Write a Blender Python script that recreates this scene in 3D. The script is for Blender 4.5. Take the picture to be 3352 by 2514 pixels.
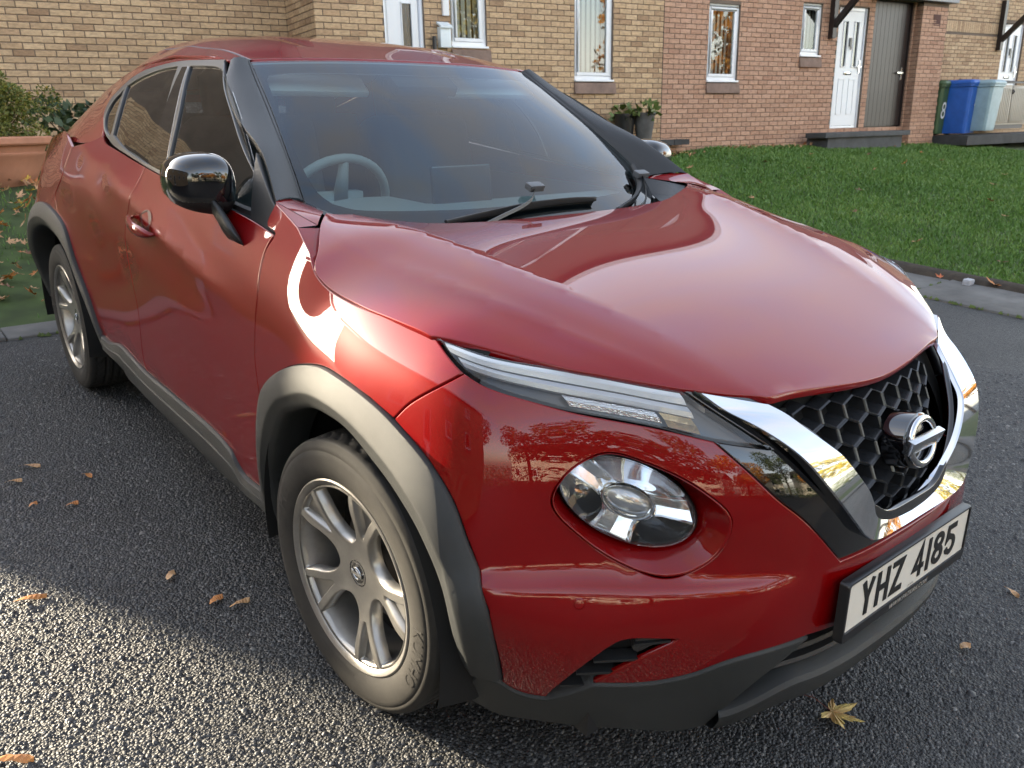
import bpy, bmesh, math, random
import numpy as np
from mathutils import Vector, Matrix, geometry
random.seed(7); rng=np.random.default_rng(7)
for o in list(bpy.data.objects): bpy.data.objects.remove(o)
SC=bpy.context.scene; COL=SC.collection
R=math.radians
# ------------------------------------------------------------------ camera
cam=bpy.data.cameras.new('camera'); cob=bpy.data.objects.new('camera',cam); COL.objects.link(cob); SC.camera=cob
cam.sensor_width=36.0; cam.sensor_fit='HORIZONTAL'; cam.lens=36.0*2685.384/3352; cam.clip_end=600; cam.clip_start=.02
_r=Vector((.7730308,-.63356181,.03198157)); _u=Vector((.19870962,.28971392,.93625869)); _f=Vector((.60244325,.71740176,-.3498526))
cob.matrix_world=Matrix(((_r.x,_u.x,-_f.x,-1.62),(_r.y,_u.y,-_f.y,-1.4846),(_r.z,_u.z,-_f.z,1.4482),(0,0,0,1)))
cam.dof.use_dof=True; cam.dof.focus_distance=1.95; cam.dof.aperture_fstop=11
# ------------------------------------------------------------------ sky and sun
SUN_AZ=Vector((-.4608,.8875,0)).normalized()      # horizontal direction towards the sun (behind the left-hand house)
SUN_EL=R(17)
wd=bpy.data.worlds.new('World'); SC.world=wd; wd.use_nodes=True
nt=wd.node_tree; bg=nt.nodes['Background']; sk=nt.nodes.new('ShaderNodeTexSky'); sk.sky_type='NISHITA'; sk.sun_disc=False
sk.sun_elevation=SUN_EL; sk.sun_rotation=math.atan2(SUN_AZ.x,SUN_AZ.y); sk.air_density=1.0; sk.dust_density=1.2; sk.ozone_density=.8
# thin high cloud: the blue is veiled unevenly, all over the sky
_tc=nt.nodes.new('ShaderNodeTexCoord'); _mp=nt.nodes.new('ShaderNodeMapping'); _mp.inputs['Scale'].default_value=(1.3,1.3,3.2); _n=nt.nodes.new('ShaderNodeTexNoise'); _n.inputs['Scale'].default_value=2.2; _n.inputs['Detail'].default_value=7; _n.inputs['Roughness'].default_value=.62; _n.inputs['Distortion'].default_value=.6
nt.links.new(_tc.outputs['Generated'],_mp.inputs['Vector']); nt.links.new(_mp.outputs['Vector'],_n.inputs['Vector'])
_cr=nt.nodes.new('ShaderNodeMapRange'); _cr.inputs['From Min'].default_value=.36; _cr.inputs['From Max'].default_value=.68; _cr.inputs['To Min'].default_value=.25; _cr.inputs['To Max'].default_value=.80; nt.links.new(_n.outputs['Fac'],_cr.inputs['Value'])
_bw=nt.nodes.new('ShaderNodeRGBToBW'); nt.links.new(sk.outputs['Color'],_bw.inputs['Color']); _cl=nt.nodes.new('ShaderNodeVectorMath'); _cl.operation='SCALE'; _cl.inputs[0].default_value=(1.32,1.22,1.10); nt.links.new(_bw.outputs['Val'],_cl.inputs['Scale'])
_mx=nt.nodes.new('ShaderNodeMix'); _mx.data_type='RGBA'; nt.links.new(_cr.outputs['Result'],_mx.inputs['Factor']); nt.links.new(sk.outputs['Color'],_mx.inputs['A']); nt.links.new(_cl.outputs['Vector'],_mx.inputs['B']); nt.links.new(_mx.outputs['Result'],bg.inputs['Color']); bg.inputs['Strength'].default_value=.15
sl=bpy.data.lights.new('sun','SUN'); sl.energy=3.6; sl.angle=R(.55); sl.color=(1,.86,.64)
so=bpy.data.objects.new('sun',sl); COL.objects.link(so)
_s=Vector((SUN_AZ.x*math.cos(SUN_EL),SUN_AZ.y*math.cos(SUN_EL),math.sin(SUN_EL))); so.rotation_euler=_s.to_track_quat('Z','Y').to_euler()
so.location=(-6,12,8)
SC.view_settings.view_transform='Standard'; SC.view_settings.look='None'; SC.view_settings.exposure=2.6; SC.view_settings.gamma=1
SC.view_settings.use_curve_mapping=False
SC.render.engine='CYCLES'; SC.cycles.use_denoising=True; SC.cycles.max_bounces=10; SC.cycles.transparent_max_bounces=16
SC.cycles.glossy_bounces=6; SC.cycles.caustics_reflective=False; SC.cycles.caustics_refractive=False; SC.cycles.sample_clamp_indirect=6
# ------------------------------------------------------------------ materials
MAT={}
def mat(name,col=(.5,.5,.5),rough=.5,metal=0,coat=0,coat_rough=.03,spec=.5,bump=None,noise=None,emit=None,trans=0,ior=1.5):
    """bump=(scale,strength,detail); noise=(scale,amount,detail) varies the base colour"""
    if name in MAT: return MAT[name]
    m=bpy.data.materials.new(name); m.use_nodes=True; t=m.node_tree; b=t.nodes['Principled BSDF']
    b.inputs['Base Color'].default_value=(*col,1); b.inputs['Roughness'].default_value=rough; b.inputs['Metallic'].default_value=metal
    b.inputs['Coat Weight'].default_value=coat; b.inputs['Coat Roughness'].default_value=coat_rough; b.inputs['Specular IOR Level'].default_value=spec
    b.inputs['Transmission Weight'].default_value=trans; b.inputs['IOR'].default_value=ior
    tc=t.nodes.new('ShaderNodeTexCoord')
    if noise:
        n=t.nodes.new('ShaderNodeTexNoise'); n.inputs['Scale'].default_value=noise[0]; n.inputs['Detail'].default_value=noise[2]; n.inputs['Roughness'].default_value=.65
        t.links.new(tc.outputs['Object'],n.inputs['Vector'])
        r=t.nodes.new('ShaderNodeMapRange'); r.inputs['From Min'].default_value=.3; r.inputs['From Max'].default_value=.7; r.inputs['To Min'].default_value=1-noise[1]; r.inputs['To Max'].default_value=1+noise[1]
        t.links.new(n.outputs['Fac'],r.inputs['Value'])
        x=t.nodes.new('ShaderNodeVectorMath'); x.operation='SCALE'; x.inputs[0].default_value=col; t.links.new(r.outputs['Result'],x.inputs['Scale']); t.links.new(x.outputs['Vector'],b.inputs['Base Color'])
    if bump:
        n=t.nodes.new('ShaderNodeTexNoise'); n.inputs['Scale'].default_value=bump[0]; n.inputs['Detail'].default_value=bump[2]
        t.links.new(tc.outputs['Object'],n.inputs['Vector'])
        u=t.nodes.new('ShaderNodeBump'); u.inputs['Strength'].default_value=bump[1]; u.inputs['Distance'].default_value=.002
        t.links.new(n.outputs['Fac'],u.inputs['Height']); t.links.new(u.outputs['Normal'],b.inputs['Normal'])
    if emit: b.inputs['Emission Color'].default_value=(*emit[:3],1); b.inputs['Emission Strength'].default_value=emit[3]
    MAT[name]=m; return m
def glass(name,tint=(.8,.9,.86),fac=1.0,rough=.0,base=.04):
    """thin pane: clear tint plus mirror reflection by Fresnel"""
    if name in MAT: return MAT[name]
    m=bpy.data.materials.new(name); m.use_nodes=True; t=m.node_tree; t.nodes.clear()
    o=t.nodes.new('ShaderNodeOutputMaterial'); mx=t.nodes.new('ShaderNodeMixShader'); tr=t.nodes.new('ShaderNodeBsdfTransparent'); gl=t.nodes.new('ShaderNodeBsdfGlossy')
    tr.inputs['Color'].default_value=(*tint,1); gl.inputs['Roughness'].default_value=rough; gl.inputs['Color'].default_value=(1,1,1,1)
    f=t.nodes.new('ShaderNodeFresnel'); f.inputs['IOR'].default_value=1.5
    k=t.nodes.new('ShaderNodeMath'); k.operation='MULTIPLY_ADD'; k.inputs[1].default_value=fac; k.inputs[2].default_value=base; k.use_clamp=True
    t.links.new(f.outputs['Fac'],k.inputs[0]); t.links.new(k.outputs['Value'],mx.inputs['Fac']); t.links.new(tr.outputs[0],mx.inputs[1]); t.links.new(gl.outputs[0],mx.inputs[2]); t.links.new(mx.outputs[0],o.inputs['Surface'])
    MAT[name]=m; return m
# ------------------------------------------------------------------ object helpers
def tag(o,label=None,cat=None,group=None,kind=None):
    if label: o['label']=label
    if cat: o['category']=cat
    if group: o['group']=group
    if kind: o['kind']=kind
    return o
def empty(name,loc=(0,0,0),rz=0,parent=None):
    o=bpy.data.objects.new(name,None); COL.objects.link(o); o.location=loc; o.rotation_euler=(0,0,rz); o.empty_display_size=.1
    if parent: o.parent=parent
    return o
def mk(name,V,F,m,parent=None,smooth=False,normals=None,fmat=None):
    me=bpy.data.meshes.new(name); me.from_pydata([tuple(map(float,v)) for v in V],[],[tuple(int(i) for i in f) for f in F])
    ms=m if isinstance(m,(list,tuple)) else [m]
    for x in ms: me.materials.append(x)
    if fmat is not None: me.polygons.foreach_set('material_index',np.asarray(fmat,dtype=np.int32))
    if smooth: me.polygons.foreach_set('use_smooth',[True]*len(me.polygons))
    me.update()
    if normals is not None:
        me.normals_split_custom_set_from_vertices([tuple(map(float,n)) for n in normals])
    o=bpy.data.objects.new(name,me); COL.objects.link(o)
    if parent: o.parent=parent
    return o
class MB:
    """collects boxes, tubes and lofts into one mesh"""
    def __init__(s): s.V=[];s.F=[];s.M=[];s.mi=0
    def add(s,V,F):
        n=len(s.V); s.V+= [tuple(map(float,v)) for v in V]; s.F+=[tuple(int(i)+n for i in f) for f in F]; s.M+=[s.mi]*len(F); return s
    def box(s,c,d,rot=None,bev=0):
        x,y,z=(k/2 for k in d); P=[Vector((a*x,b*y,e*z)) for e in(-1,1) for a,b in((-1,-1),(1,-1),(1,1),(-1,1))]
        if rot is not None: P=[rot@p for p in P]
        P=[p+Vector(c) for p in P]
        return s.add(P,[(3,2,1,0),(4,5,6,7),(0,1,5,4),(1,2,6,5),(2,3,7,6),(3,0,4,7)])
    def loft(s,rings,closed=True,caps=True):
        n=len(rings[0]);V=[p for r in rings for p in r];F=[]
        for i in range(len(rings)-1):
            for j in range(n if closed else n-1):
                k=(j+1)%n;F.append((i*n+j,i*n+k,(i+1)*n+k,(i+1)*n+j))
        if caps and closed: F.append(tuple(range(n))[::-1]);F.append(tuple((len(rings)-1)*n+j for j in range(n)))
        return s.add(V,F)
    def tube(s,pts,r,n=8,caps=True):
        P=[Vector(p) for p in pts];rs=r if hasattr(r,'__len__') else [r]*len(P);rings=[];ref=None
        for i,p in enumerate(P):
            t=(P[min(i+1,len(P)-1)]-P[max(i-1,0)]).normalized()
            if ref is None: ref=t.orthogonal().normalized()
            a=(ref-t*ref.dot(t)).normalized();ref=a;b=t.cross(a)
            rings.append([p+(a*math.cos(2*math.pi*k/n)+b*math.sin(2*math.pi*k/n))*rs[i] for k in range(n)])
        return s.loft(rings,True,caps)
    def build(s,name,m,parent=None,smooth=False,auto=None):
        o=mk(name,s.V,s.F,m,parent,smooth,fmat=s.M if isinstance(m,(list,tuple)) else None)
        fix(o,auto); return o
def fix(o,auto=None):
    bm=bmesh.new(); bm.from_mesh(o.data); bmesh.ops.remove_doubles(bm,verts=bm.verts,dist=1e-6); bmesh.ops.recalc_face_normals(bm,faces=bm.faces)
    if auto is not None:
        for e in bm.edges:
            if len(e.link_faces)==2 and e.calc_face_angle(0)>R(auto): e.smooth=False
        for f in bm.faces: f.smooth=True
    bm.to_mesh(o.data); bm.free(); return o
def bevel(o,w,seg=2,ang=35):
    bm=bmesh.new(); bm.from_mesh(o.data); bmesh.ops.remove_doubles(bm,verts=bm.verts,dist=1e-6); bmesh.ops.recalc_face_normals(bm,faces=bm.faces)
    es=[e for e in bm.edges if len(e.link_faces)==2 and e.calc_face_angle(0)>R(ang)]
    bmesh.ops.bevel(bm,geom=es,offset=w,segments=seg,profile=.7,affect='EDGES',clamp_overlap=True)
    for f in bm.faces: f.smooth=True
    for e in bm.edges:
        if len(e.link_faces)==2 and e.calc_face_angle(0)>R(50): e.smooth=False
    bm.to_mesh(o.data); bm.free(); return o
class TPS:
    """thin-plate spline through scattered control points"""
    def __init__(self,pts,vals,lam=0.0):
        self.p=np.asarray(pts,float);n=len(self.p);v=np.asarray(vals,float)
        K=self.k(np.linalg.norm(self.p[:,None]-self.p[None],axis=2))+lam*np.eye(n)
        Pm=np.c_[np.ones(n),self.p]
        A=np.block([[K,Pm],[Pm.T,np.zeros((3,3))]])
        s=np.linalg.solve(A,np.r_[v,0,0,0]);self.w=s[:n];self.a=s[n:]
    @staticmethod
    def k(r): return np.where(r>1e-9,r*r*np.log(np.maximum(r,1e-9)),0.0)
    def __call__(self,q):
        q=np.atleast_2d(q);out=np.empty(len(q))
        for i in range(0,len(q),4000):
            b=q[i:i+4000]
            out[i:i+4000]=self.k(np.linalg.norm(b[:,None]-self.p[None],axis=2))@self.w+self.a[0]+b@self.a[1:]
        return out
class Field:
    """a scattered-point surface sampled on a grid, blurred and read back as a cubic B-spline (smooth to the second derivative)"""
    def __init__(self,f,lo,hi,h,sig):
        self.lo=np.array(lo,float);self.h=np.array(h,float);n=[int(math.ceil((b-a)/c))+1 for a,b,c in zip(lo,hi,h)]
        u=self.lo[0]+np.arange(n[0])*h[0];v=self.lo[1]+np.arange(n[1])*h[1];U,V=np.meshgrid(u,v,indexing='ij')
        g=f(np.c_[U.ravel(),V.ravel()]).reshape(n)
        for ax in(0,1):
            r=int(3*sig[ax]/h[ax])
            if r<1:continue
            k=np.exp(-.5*(np.arange(-r,r+1)*h[ax]/sig[ax])**2);k/=k.sum()
            # linear extrapolation at the borders keeps slopes
            g=np.moveaxis(g,ax,0);a=np.stack([2*g[0]-g[i] for i in range(r,0,-1)]);b=np.stack([2*g[-1]-g[-1-i] for i in range(1,r+1)])
            e=np.concatenate([a,g,b]);g=sum(k[i]*e[i:i+len(g)] for i in range(2*r+1));g=np.moveaxis(g,0,ax)
        self.g=g
    def __call__(self,q):
        q=(np.atleast_2d(q)-self.lo)/self.h;n=self.g.shape
        def w(t): return [(1-t)**3/6,(3*t**3-6*t**2+4)/6,(-3*t**3+3*t**2+3*t+1)/6,t**3/6]
        i=np.floor(q).astype(int);t=q-i;wu=w(t[:,0]);wv=w(t[:,1]);o=0
        for a in range(4):
            ia=np.clip(i[:,0]+a-1,0,n[0]-1)
            for b in range(4): o=o+wu[a]*wv[b]*self.g[ia,np.clip(i[:,1]+b-1,0,n[1]-1)]
        return o
def spline(pts,n=12,closed=False):
    """Catmull-Rom (centripetal-ish) through points, any dimension"""
    P=np.asarray(pts,float)
    if len(P)<3: 
        t=np.linspace(0,1,n+1)[:,None];return P[0]*(1-t)+P[-1]*t
    if closed: Q=np.vstack([P[-1],P,P[0],P[1]])
    else: Q=np.vstack([2*P[0]-P[1],P,2*P[-1]-P[-2]])
    out=[]
    for i in range(1,len(Q)-2):
        p0,p1,p2,p3=Q[i-1],Q[i],Q[i+1],Q[i+2]
        d=[max(np.linalg.norm(b-a),1e-6)**.5 for a,b in((p0,p1),(p1,p2),(p2,p3))]
        m1=(p1-p0)/d[0]-(p2-p0)/(d[0]+d[1])+(p2-p1)/d[1]
        m2=(p2-p1)/d[1]-(p3-p1)/(d[1]+d[2])+(p3-p2)/d[2]
        m1=m1*d[1];m2=m2*d[1]
        t=np.linspace(0,1,n,endpoint=False)[:,None]
        out.append((2*t**3-3*t**2+1)*p1+(t**3-2*t**2+t)*m1+(-2*t**3+3*t**2)*p2+(t**3-t**2)*m2)
    if not closed: out.append(Q[-2][None])
    return np.vstack(out)
def resample(P,step):
    P=np.asarray(P,float);L=np.r_[0,np.cumsum(np.linalg.norm(np.diff(P,axis=0),axis=1))]
    n=max(1,int(round(L[-1]/step)));t=np.linspace(0,L[-1],n+1)
    return np.stack([np.interp(t,L,P[:,i]) for i in range(P.shape[1])],1)
def smooth01(x): x=np.clip(x,0,1);return x*x*(3-2*x)
# ---------------- lower body (bumper, fender, doors, quarter) ----------------
_b=[(0,-.870),(.15,-.862),(.30,-.838),(.45,-.785),(.58,-.70),(.69,-.59),(.77,-.47),(.82,-.34),(.85,-.18),(.862,0),(.866,.3),(.866,.9),(.866,1.5),(.866,2.1),(.86,2.5),(.84,2.8),(.80,3.0),(.72,3.15),(.58,3.25),(.35,3.31),(0,3.33)]
_q=spline(_b,24);_q=np.vstack([_q[1:40][::-1]*[-1,1],_q])
# smooth it a little so the normals run evenly
for _ in range(30): _q[1:-1]=(_q[:-2]+2*_q[1:-1]+_q[2:])/4
_L=np.r_[0,np.cumsum(np.linalg.norm(np.diff(_q,axis=0),axis=1))];_i0=np.abs(_q[:120,0]).argmin();_L-=_L[_i0]
BS=np.linspace(_L[0],_L[-1],1600);BX=np.stack([np.interp(BS,_L,_q[:,i]) for i in(0,1)],1)
_T=np.gradient(BX,BS,axis=0)
for _ in range(200): _T[1:-1]=(_T[:-2]+2*_T[1:-1]+_T[2:])/4
_T/=np.linalg.norm(_T,axis=1)[:,None];BN=np.stack([_T[:,1],-_T[:,0]],1)   # outward normal in plan
def base(s): return np.stack([np.interp(s,BS,BX[:,i]) for i in(0,1)],-1),np.stack([np.interp(s,BS,BN[:,i]) for i in(0,1)],-1)
def to_sd(X,y):
    p=np.array([X,y]);v=p-BX
    # where the offset is parallel to the normal
    i=(np.linalg.norm(v,axis=1)).argmin();s=BS[i]
    for _ in range(6):
        b,n=base(s);t=np.array([-n[1],n[0]]);s=s+(p-b)@t*0.9
    b,n=base(s);return s,(p-b)@n
LBP=[ # X,y,z control points of the lower body
 # centre line
 (0,-.835,.24),(0,-.858,.33),(0,-.866,.42),(0,-.868,.52),(0,-.868,.60),(0,-.862,.70),(0,-.83,.80),(0,-.775,.89),(0,-.70,.95),
 # around x=.25
 (.22,-.825,.24),(.24,-.845,.33),(.25,-.852,.42),(.26,-.855,.52),(.25,-.853,.60),(.262,-.842,.70),(.30,-.80,.80),(.33,-.735,.88),(.35,-.65,.95),
 # around x=.45
 (.44,-.735,.22),(.46,-.76,.33),(.46,-.782,.42),(.46,-.79,.52),(.445,-.772,.60),(.44,-.765,.70),(.425,-.745,.80),(.42,-.705,.865),(.47,-.63,.925),
 # lamp, outer front
 (.60,-.61,.22),(.62,-.645,.33),(.625,-.675,.42),(.62,-.69,.52),(.60,-.665,.60),(.59,-.645,.70),(.575,-.625,.80),(.56,-.60,.88),(.588,-.533,.947),
 (.72,-.49,.24),(.745,-.535,.33),(.755,-.57,.42),(.75,-.58,.52),(.735,-.555,.60),(.715,-.54,.72),(.70,-.52,.82),(.69,-.485,.91),(.682,-.438,.967),
 # corner, front of the arch
 (.80,-.38,.26),(.82,-.44,.36),(.83,-.50,.46),(.84,-.51,.54),(.852,-.465,.66),(.855,-.425,.74),(.84,-.41,.84),(.80,-.378,.95),(.79,-.25,.993),
 # fender over the wheel
 (.872,-.30,.805),(.865,-.28,.875),(.838,-.22,.95),(.815,-.09,.997),(.82,.08,1.005),(.822,.16,1.038),
 (.884,-.15,.862),(.868,-.10,.92),(.845,-.03,.97),(.884,.0,.87),(.884,.10,.86),(.865,.1,.93),(.845,.18,.99),(.815,.28,1.06),(.792,.35,1.105),(.776,.435,1.148),
 (.88,.2,.80),(.872,.33,.73),(.867,.42,.60),(.86,.44,.45),(.845,.44,.32),
 # doors
 (.835,.7,.30),(.85,.7,.42),(.857,.7,.60),(.862,.7,.76),(.862,.7,.90),(.838,.7,1.03),(.803,.7,1.108),(.842,.45,1.0),(.812,.45,1.08),
 (.835,1.2,.30),(.852,1.2,.42),(.857,1.2,.60),(.857,1.2,.78),(.864,1.2,.95),(.835,1.2,1.06),(.797,1.2,1.128),
 (.835,1.6,.30),(.855,1.6,.42),(.858,1.6,.60),(.855,1.6,.80),(.858,1.6,.97),(.838,1.6,1.10),(.785,1.6,1.152),
 (.84,1.95,.32),(.862,1.95,.44),(.866,1.95,.60),(.862,1.95,.80),(.862,1.95,1.0),(.835,1.95,1.125),(.765,1.95,1.19),
 # haunch and rear
 (.88,2.15,.62),(.885,2.25,.77),(.89,2.4,.84),(.89,2.6,.865),(.888,2.85,.82),(.88,3.0,.70),(.86,3.05,.5),(.83,3.02,.32),
 (.872,2.3,.93),(.86,2.3,1.06),(.83,2.3,1.15),(.87,2.65,.95),(.845,2.65,1.05),(.80,2.65,1.13),(.82,2.95,.92),(.79,2.95,1.03),(.755,2.9,1.12),
 (.60,3.23,.35),(.60,3.25,.6),(.58,3.22,.9),(.55,3.15,1.1),(0,3.32,.35),(0,3.34,.6),(0,3.28,.9),(0,3.2,1.1)]
_sd=[to_sd(X,y) for X,y,z in LBP]
_pts=[(s,z*1.25) for (s,d),(X,y,z) in zip(_sd,LBP)];_v=[d for s,d in _sd]
for (s,d),(X,y,z) in zip(_sd,LBP):
    if 0.1<s<0.5: _pts.append((-s,z*1.25));_v.append(d)
_lb=Field(TPS(_pts,_v,3e-4),(-.5,.15),(5.4,1.6),(.02,.02),(.05,.045))
# body-side crease running from the tail down to the front door
CRE=np.array([(.25,.84),(.478,.874),(.786,.918),(1.18,.983),(1.372,1.033),(1.651,1.082),(2.03,1.147),(2.5,1.2)])
CRE=resample(spline(CRE,12),.004)
for _ in range(60): CRE[1:-1]=(CRE[:-2]+2*CRE[1:-1]+CRE[2:])/4
_sy=lambda s: base(s)[0][...,1]
def softabs(x,e): return np.sqrt(x*x+e*e)-e
def lb_d(s,z):
    s=np.asarray(s,float);z=np.asarray(z,float)
    d=_lb(np.c_[np.ravel(s),np.ravel(z)*1.25]).reshape(np.shape(s))
    y=_sy(s)
    zc=np.interp(y,CRE[:,0],CRE[:,1])
    w=smooth01((y-.35)/.5)*smooth01((2.55-y)/.45)
    q=z-zc
    d=d+w*(.007*np.exp(-(q/.2)**2)-.20*softabs(q,.005)*np.exp(-(q/.10)**2))
    # ledge across the lower bumper under the lamps
    w2=smooth01((s-.30)/.16)*smooth01((1.02-s)/.12)
    zl=.572+.02*(s-.6)
    d=d+w2*(.020*(1-smooth01((z-zl)/.034))-.010)*np.exp(-((z-zl)/.13)**2)
    return d
def LB(s,z):
    """lower-body point: X outward, y back, z up (right half, X>0)"""
    b,n=base(s);d=lb_d(s,z)
    return np.stack([b[...,0]+n[...,0]*d,b[...,1]+n[...,1]*d,np.asarray(z,float)+0*d],-1)
# ---------------- bonnet: height field over plan ----------------
RIDGE=np.array([(.64,.36,1.123),(.589,.155,1.117),(.558,.044,1.102),(.533,-.065,1.085),(.509,-.167,1.067),(.483,-.256,1.048),(.455,-.339,1.028),(.428,-.418,1.007),(.404,-.495,.985),(.381,-.567,.962),(.36,-.636,.936),(.343,-.703,.909)])
_RD=resample(spline(RIDGE[::-1][:,:2],12),.004)
for _ in range(120): _RD[1:-1]=(_RD[:-2]+2*_RD[1:-1]+_RD[2:])/4
def ridge_q(X,y):
    Xr=np.interp(y,_RD[:,1],_RD[:,0]);return X-Xr
CR2=np.array([(.40,-.72),(.47,-.62),(.56,-.46),(.64,-.27),(.70,-.05),(.735,.12),(.74,.25),(.72,.36)])
CR2=resample(spline(CR2,12),.004)
for _ in range(120): CR2[1:-1]=(CR2[:-2]+2*CR2[1:-1]+CR2[2:])/4
def _sm(P,n=160,step=.004):
    C=resample(spline(np.array(P,float),12),step)
    for _ in range(n): C[1:-1]=(C[:-2]+2*C[1:-1]+C[2:])/4
    return C
_HE=_sm([(.30,-.725,.898),(.343,-.704,.909),(.42,-.662,.917),(.485,-.619,.927),(.537,-.576,.937),(.588,-.533,.947),(.639,-.489,.957),(.682,-.438,.967),(.722,-.383,.977),(.762,-.326,.987),(.800,-.262,.996),(.818,-.17,.998),(.823,-.09,.998),(.826,0,.999),(.826,.07,1.007),(.824,.13,1.024),(.815,.175,1.048),(.79,.215,1.073),(.755,.262,1.098),(.72,.31,1.115),(.684,.362,1.127),(.64,.43,1.135)],60)
_HC=_sm([(-.80,.870),(-.752,.896),(-.68,.924),(-.55,.966),(-.4,1.006),(-.2,1.044),(0,1.070),(.15,1.080),(.30,1.081),(.42,1.08)],60)
_RZ=_sm([(r[1],r[2]) for r in RIDGE[::-1]],60)
def hood_z(X,y):
    X=np.abs(np.asarray(X,float));y=np.asarray(y,float)
    xr=np.interp(y,_RD[:,1],_RD[:,0]);zr=np.interp(y,_RZ[:,0],_RZ[:,1]);xe=np.maximum(np.interp(y,_HE[:,1],_HE[:,0]),xr+.012);ze=np.interp(y,_HE[:,1],_HE[:,2]);zc=np.interp(y,_HC[:,0],_HC[:,1])
    fi=X/xr;zi=zc+(zr-zc)*(.35*fi**2+.65*fi**4.2)
    f=np.clip((X-xr)/(xe-xr),0,1.6);zo=zr+(ze-zr)*(.25*f+.75*f**2.5)
    # blend the two across a narrow ridge
    t=np.clip((X-xr)/.014*.5+.5,0,1);t=t*t*(3-2*t);z=zi*(1-t)+zo*t
    q2=X-np.interp(y,CR2[:,1],CR2[:,0])
    return z+.0012*np.exp(-(q2/.09)**2)-.07*softabs(q2,.006)*np.exp(-(q2/.05)**2)
def HOOD(X,y): return np.stack([X+0*y,y+0*X,hood_z(X,y)],-1)

# ---------------- glasshouse side: X over (y,z) ----------------
def _gx(y,z):
    x=np.interp(z,[1.04,1.10,1.15,1.20,1.25,1.30,1.35,1.40,1.44,1.47,1.50,1.53],[.822,.806,.788,.769,.747,.720,.691,.658,.629,.604,.575,.54])
    return x-.06*max(0,1.15-y)**2-.05*max(0,y-1.5)**2
GSP=[(_gx(y,z),y,z) for y,z in((.42,1.06),(.5,1.15),(.53,1.10),(.65,1.22),(.85,1.10),(.85,1.2),(.85,1.32),(1.0,1.40),(1.1,1.47),(1.1,1.2),(1.1,1.32),(1.2,1.06),(1.3,1.14),(1.3,1.24),(1.3,1.34),(1.3,1.42),(1.3,1.475),(1.3,1.52),(1.55,1.08),(1.55,1.16),(1.55,1.26),(1.55,1.36),(1.55,1.46),(1.7,1.5),(1.8,1.15),(1.8,1.24),(1.8,1.33),(1.8,1.42),(1.95,1.14))]+[(.66,1.995,1.377),(.70,2.055,1.321),(.732,2.03,1.281),(.757,1.99,1.21),(.60,2.30,1.387),(.66,2.3,1.325),(.70,2.3,1.275),(.75,2.3,1.222),(.785,2.3,1.18),(.80,2.3,1.15),(.60,2.6,1.31),(.69,2.6,1.23),(.765,2.6,1.16),(.80,2.6,1.12),(.58,2.85,1.22),(.72,2.85,1.14),(.76,2.85,1.10),(.575,2.1,1.45)]
_gs=Field(TPS([(y,z) for X,y,z in GSP],[X for X,y,z in GSP],3e-4),(.2,.95),(3.1,1.65),(.02,.02),(.05,.03))
def GS(y,z):
    y=np.asarray(y,float);z=np.asarray(z,float);x=_gs(np.c_[y.ravel(),z.ravel()]).reshape(y.shape)
    return np.stack([x,y+0*x,z+0*x],-1)
# ---------------- windscreen: across u (0 centre..1 edge) and up v ----------------
_we=spline([(.705,.30,.985),(.68,.42,1.058),(.655,.534,1.127),(.644,.591,1.173),(.613,.733,1.265),(.575,.903,1.364),(.539,1.093,1.470)],20)
_wc=spline([(0,.205,.985),(0,.42,1.120),(0,.62,1.245),(0,.83,1.372),(0,1.035,1.487)],20)
def _par(C,v):
    L=np.r_[0,np.cumsum(np.linalg.norm(np.diff(C,axis=0),axis=1))];L/=L[-1];return np.stack([np.interp(v,L,C[:,i]) for i in range(3)],-1)
def WS(u,v):
    u=np.asarray(u,float);v=np.asarray(v,float);a=np.abs(u)/.6
    c=_par(_wc,v);e=_par(_we,v);k=(.6*a**2+.4*a**3.5)[...,None]
    p=c*(1-k)+e*k;p[...,0]=e[...,0]*u/.6
    return p
# ---------------- roof: height over (X,y) ----------------
RFP=[(0,1.035,1.487),(0,1.15,1.512),(0,1.35,1.545),(0,1.6,1.566),(0,1.9,1.565),(0,2.2,1.525),(0,2.5,1.455),(0,2.8,1.365),
 (.3,1.05,1.484),(.3,1.3,1.535),(.3,1.6,1.557),(.3,1.9,1.556),(.3,2.2,1.512),(.3,2.5,1.44),(.3,2.8,1.35),
 (.45,1.075,1.478),(.45,1.3,1.52),(.45,1.6,1.54),(.45,1.9,1.535),(.45,2.2,1.485),(.45,2.5,1.412),(.45,2.8,1.32),
 (.539,1.093,1.471),(.55,1.3,1.503),(.555,1.6,1.515),(.555,1.9,1.50),(.555,2.15,1.447),(.555,2.5,1.365),(.55,2.8,1.272),
 (.59,1.10,1.468),(.598,1.3,1.482),(.607,1.5,1.480),(.612,1.7,1.468),(.617,1.9,1.445),(.605,2.1,1.418),(.605,2.3,1.378),(.60,2.6,1.305),(.585,2.8,1.245)]
_rp=[];_rv=[]
for X,y,z in RFP:
    _rp.append((X,y));_rv.append(z)
    if X>.05:_rp.append((-X,y));_rv.append(z)
_rf=Field(TPS(_rp,_rv,1e-4),(-.7,.9),(.7,3.0),(.02,.02),(.025,.06))
def ROOF(X,y):
    X=np.asarray(X,float);y=np.asarray(y,float);z=_rf(np.c_[X.ravel(),y.ravel()]).reshape(X.shape)
    # two shallow swages along the roof
    z=z-.006*np.exp(-((np.abs(X)-.27)/.035)**2)*smooth01((y-1.1)/.25)
    return np.stack([X,y,z],-1)
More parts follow.
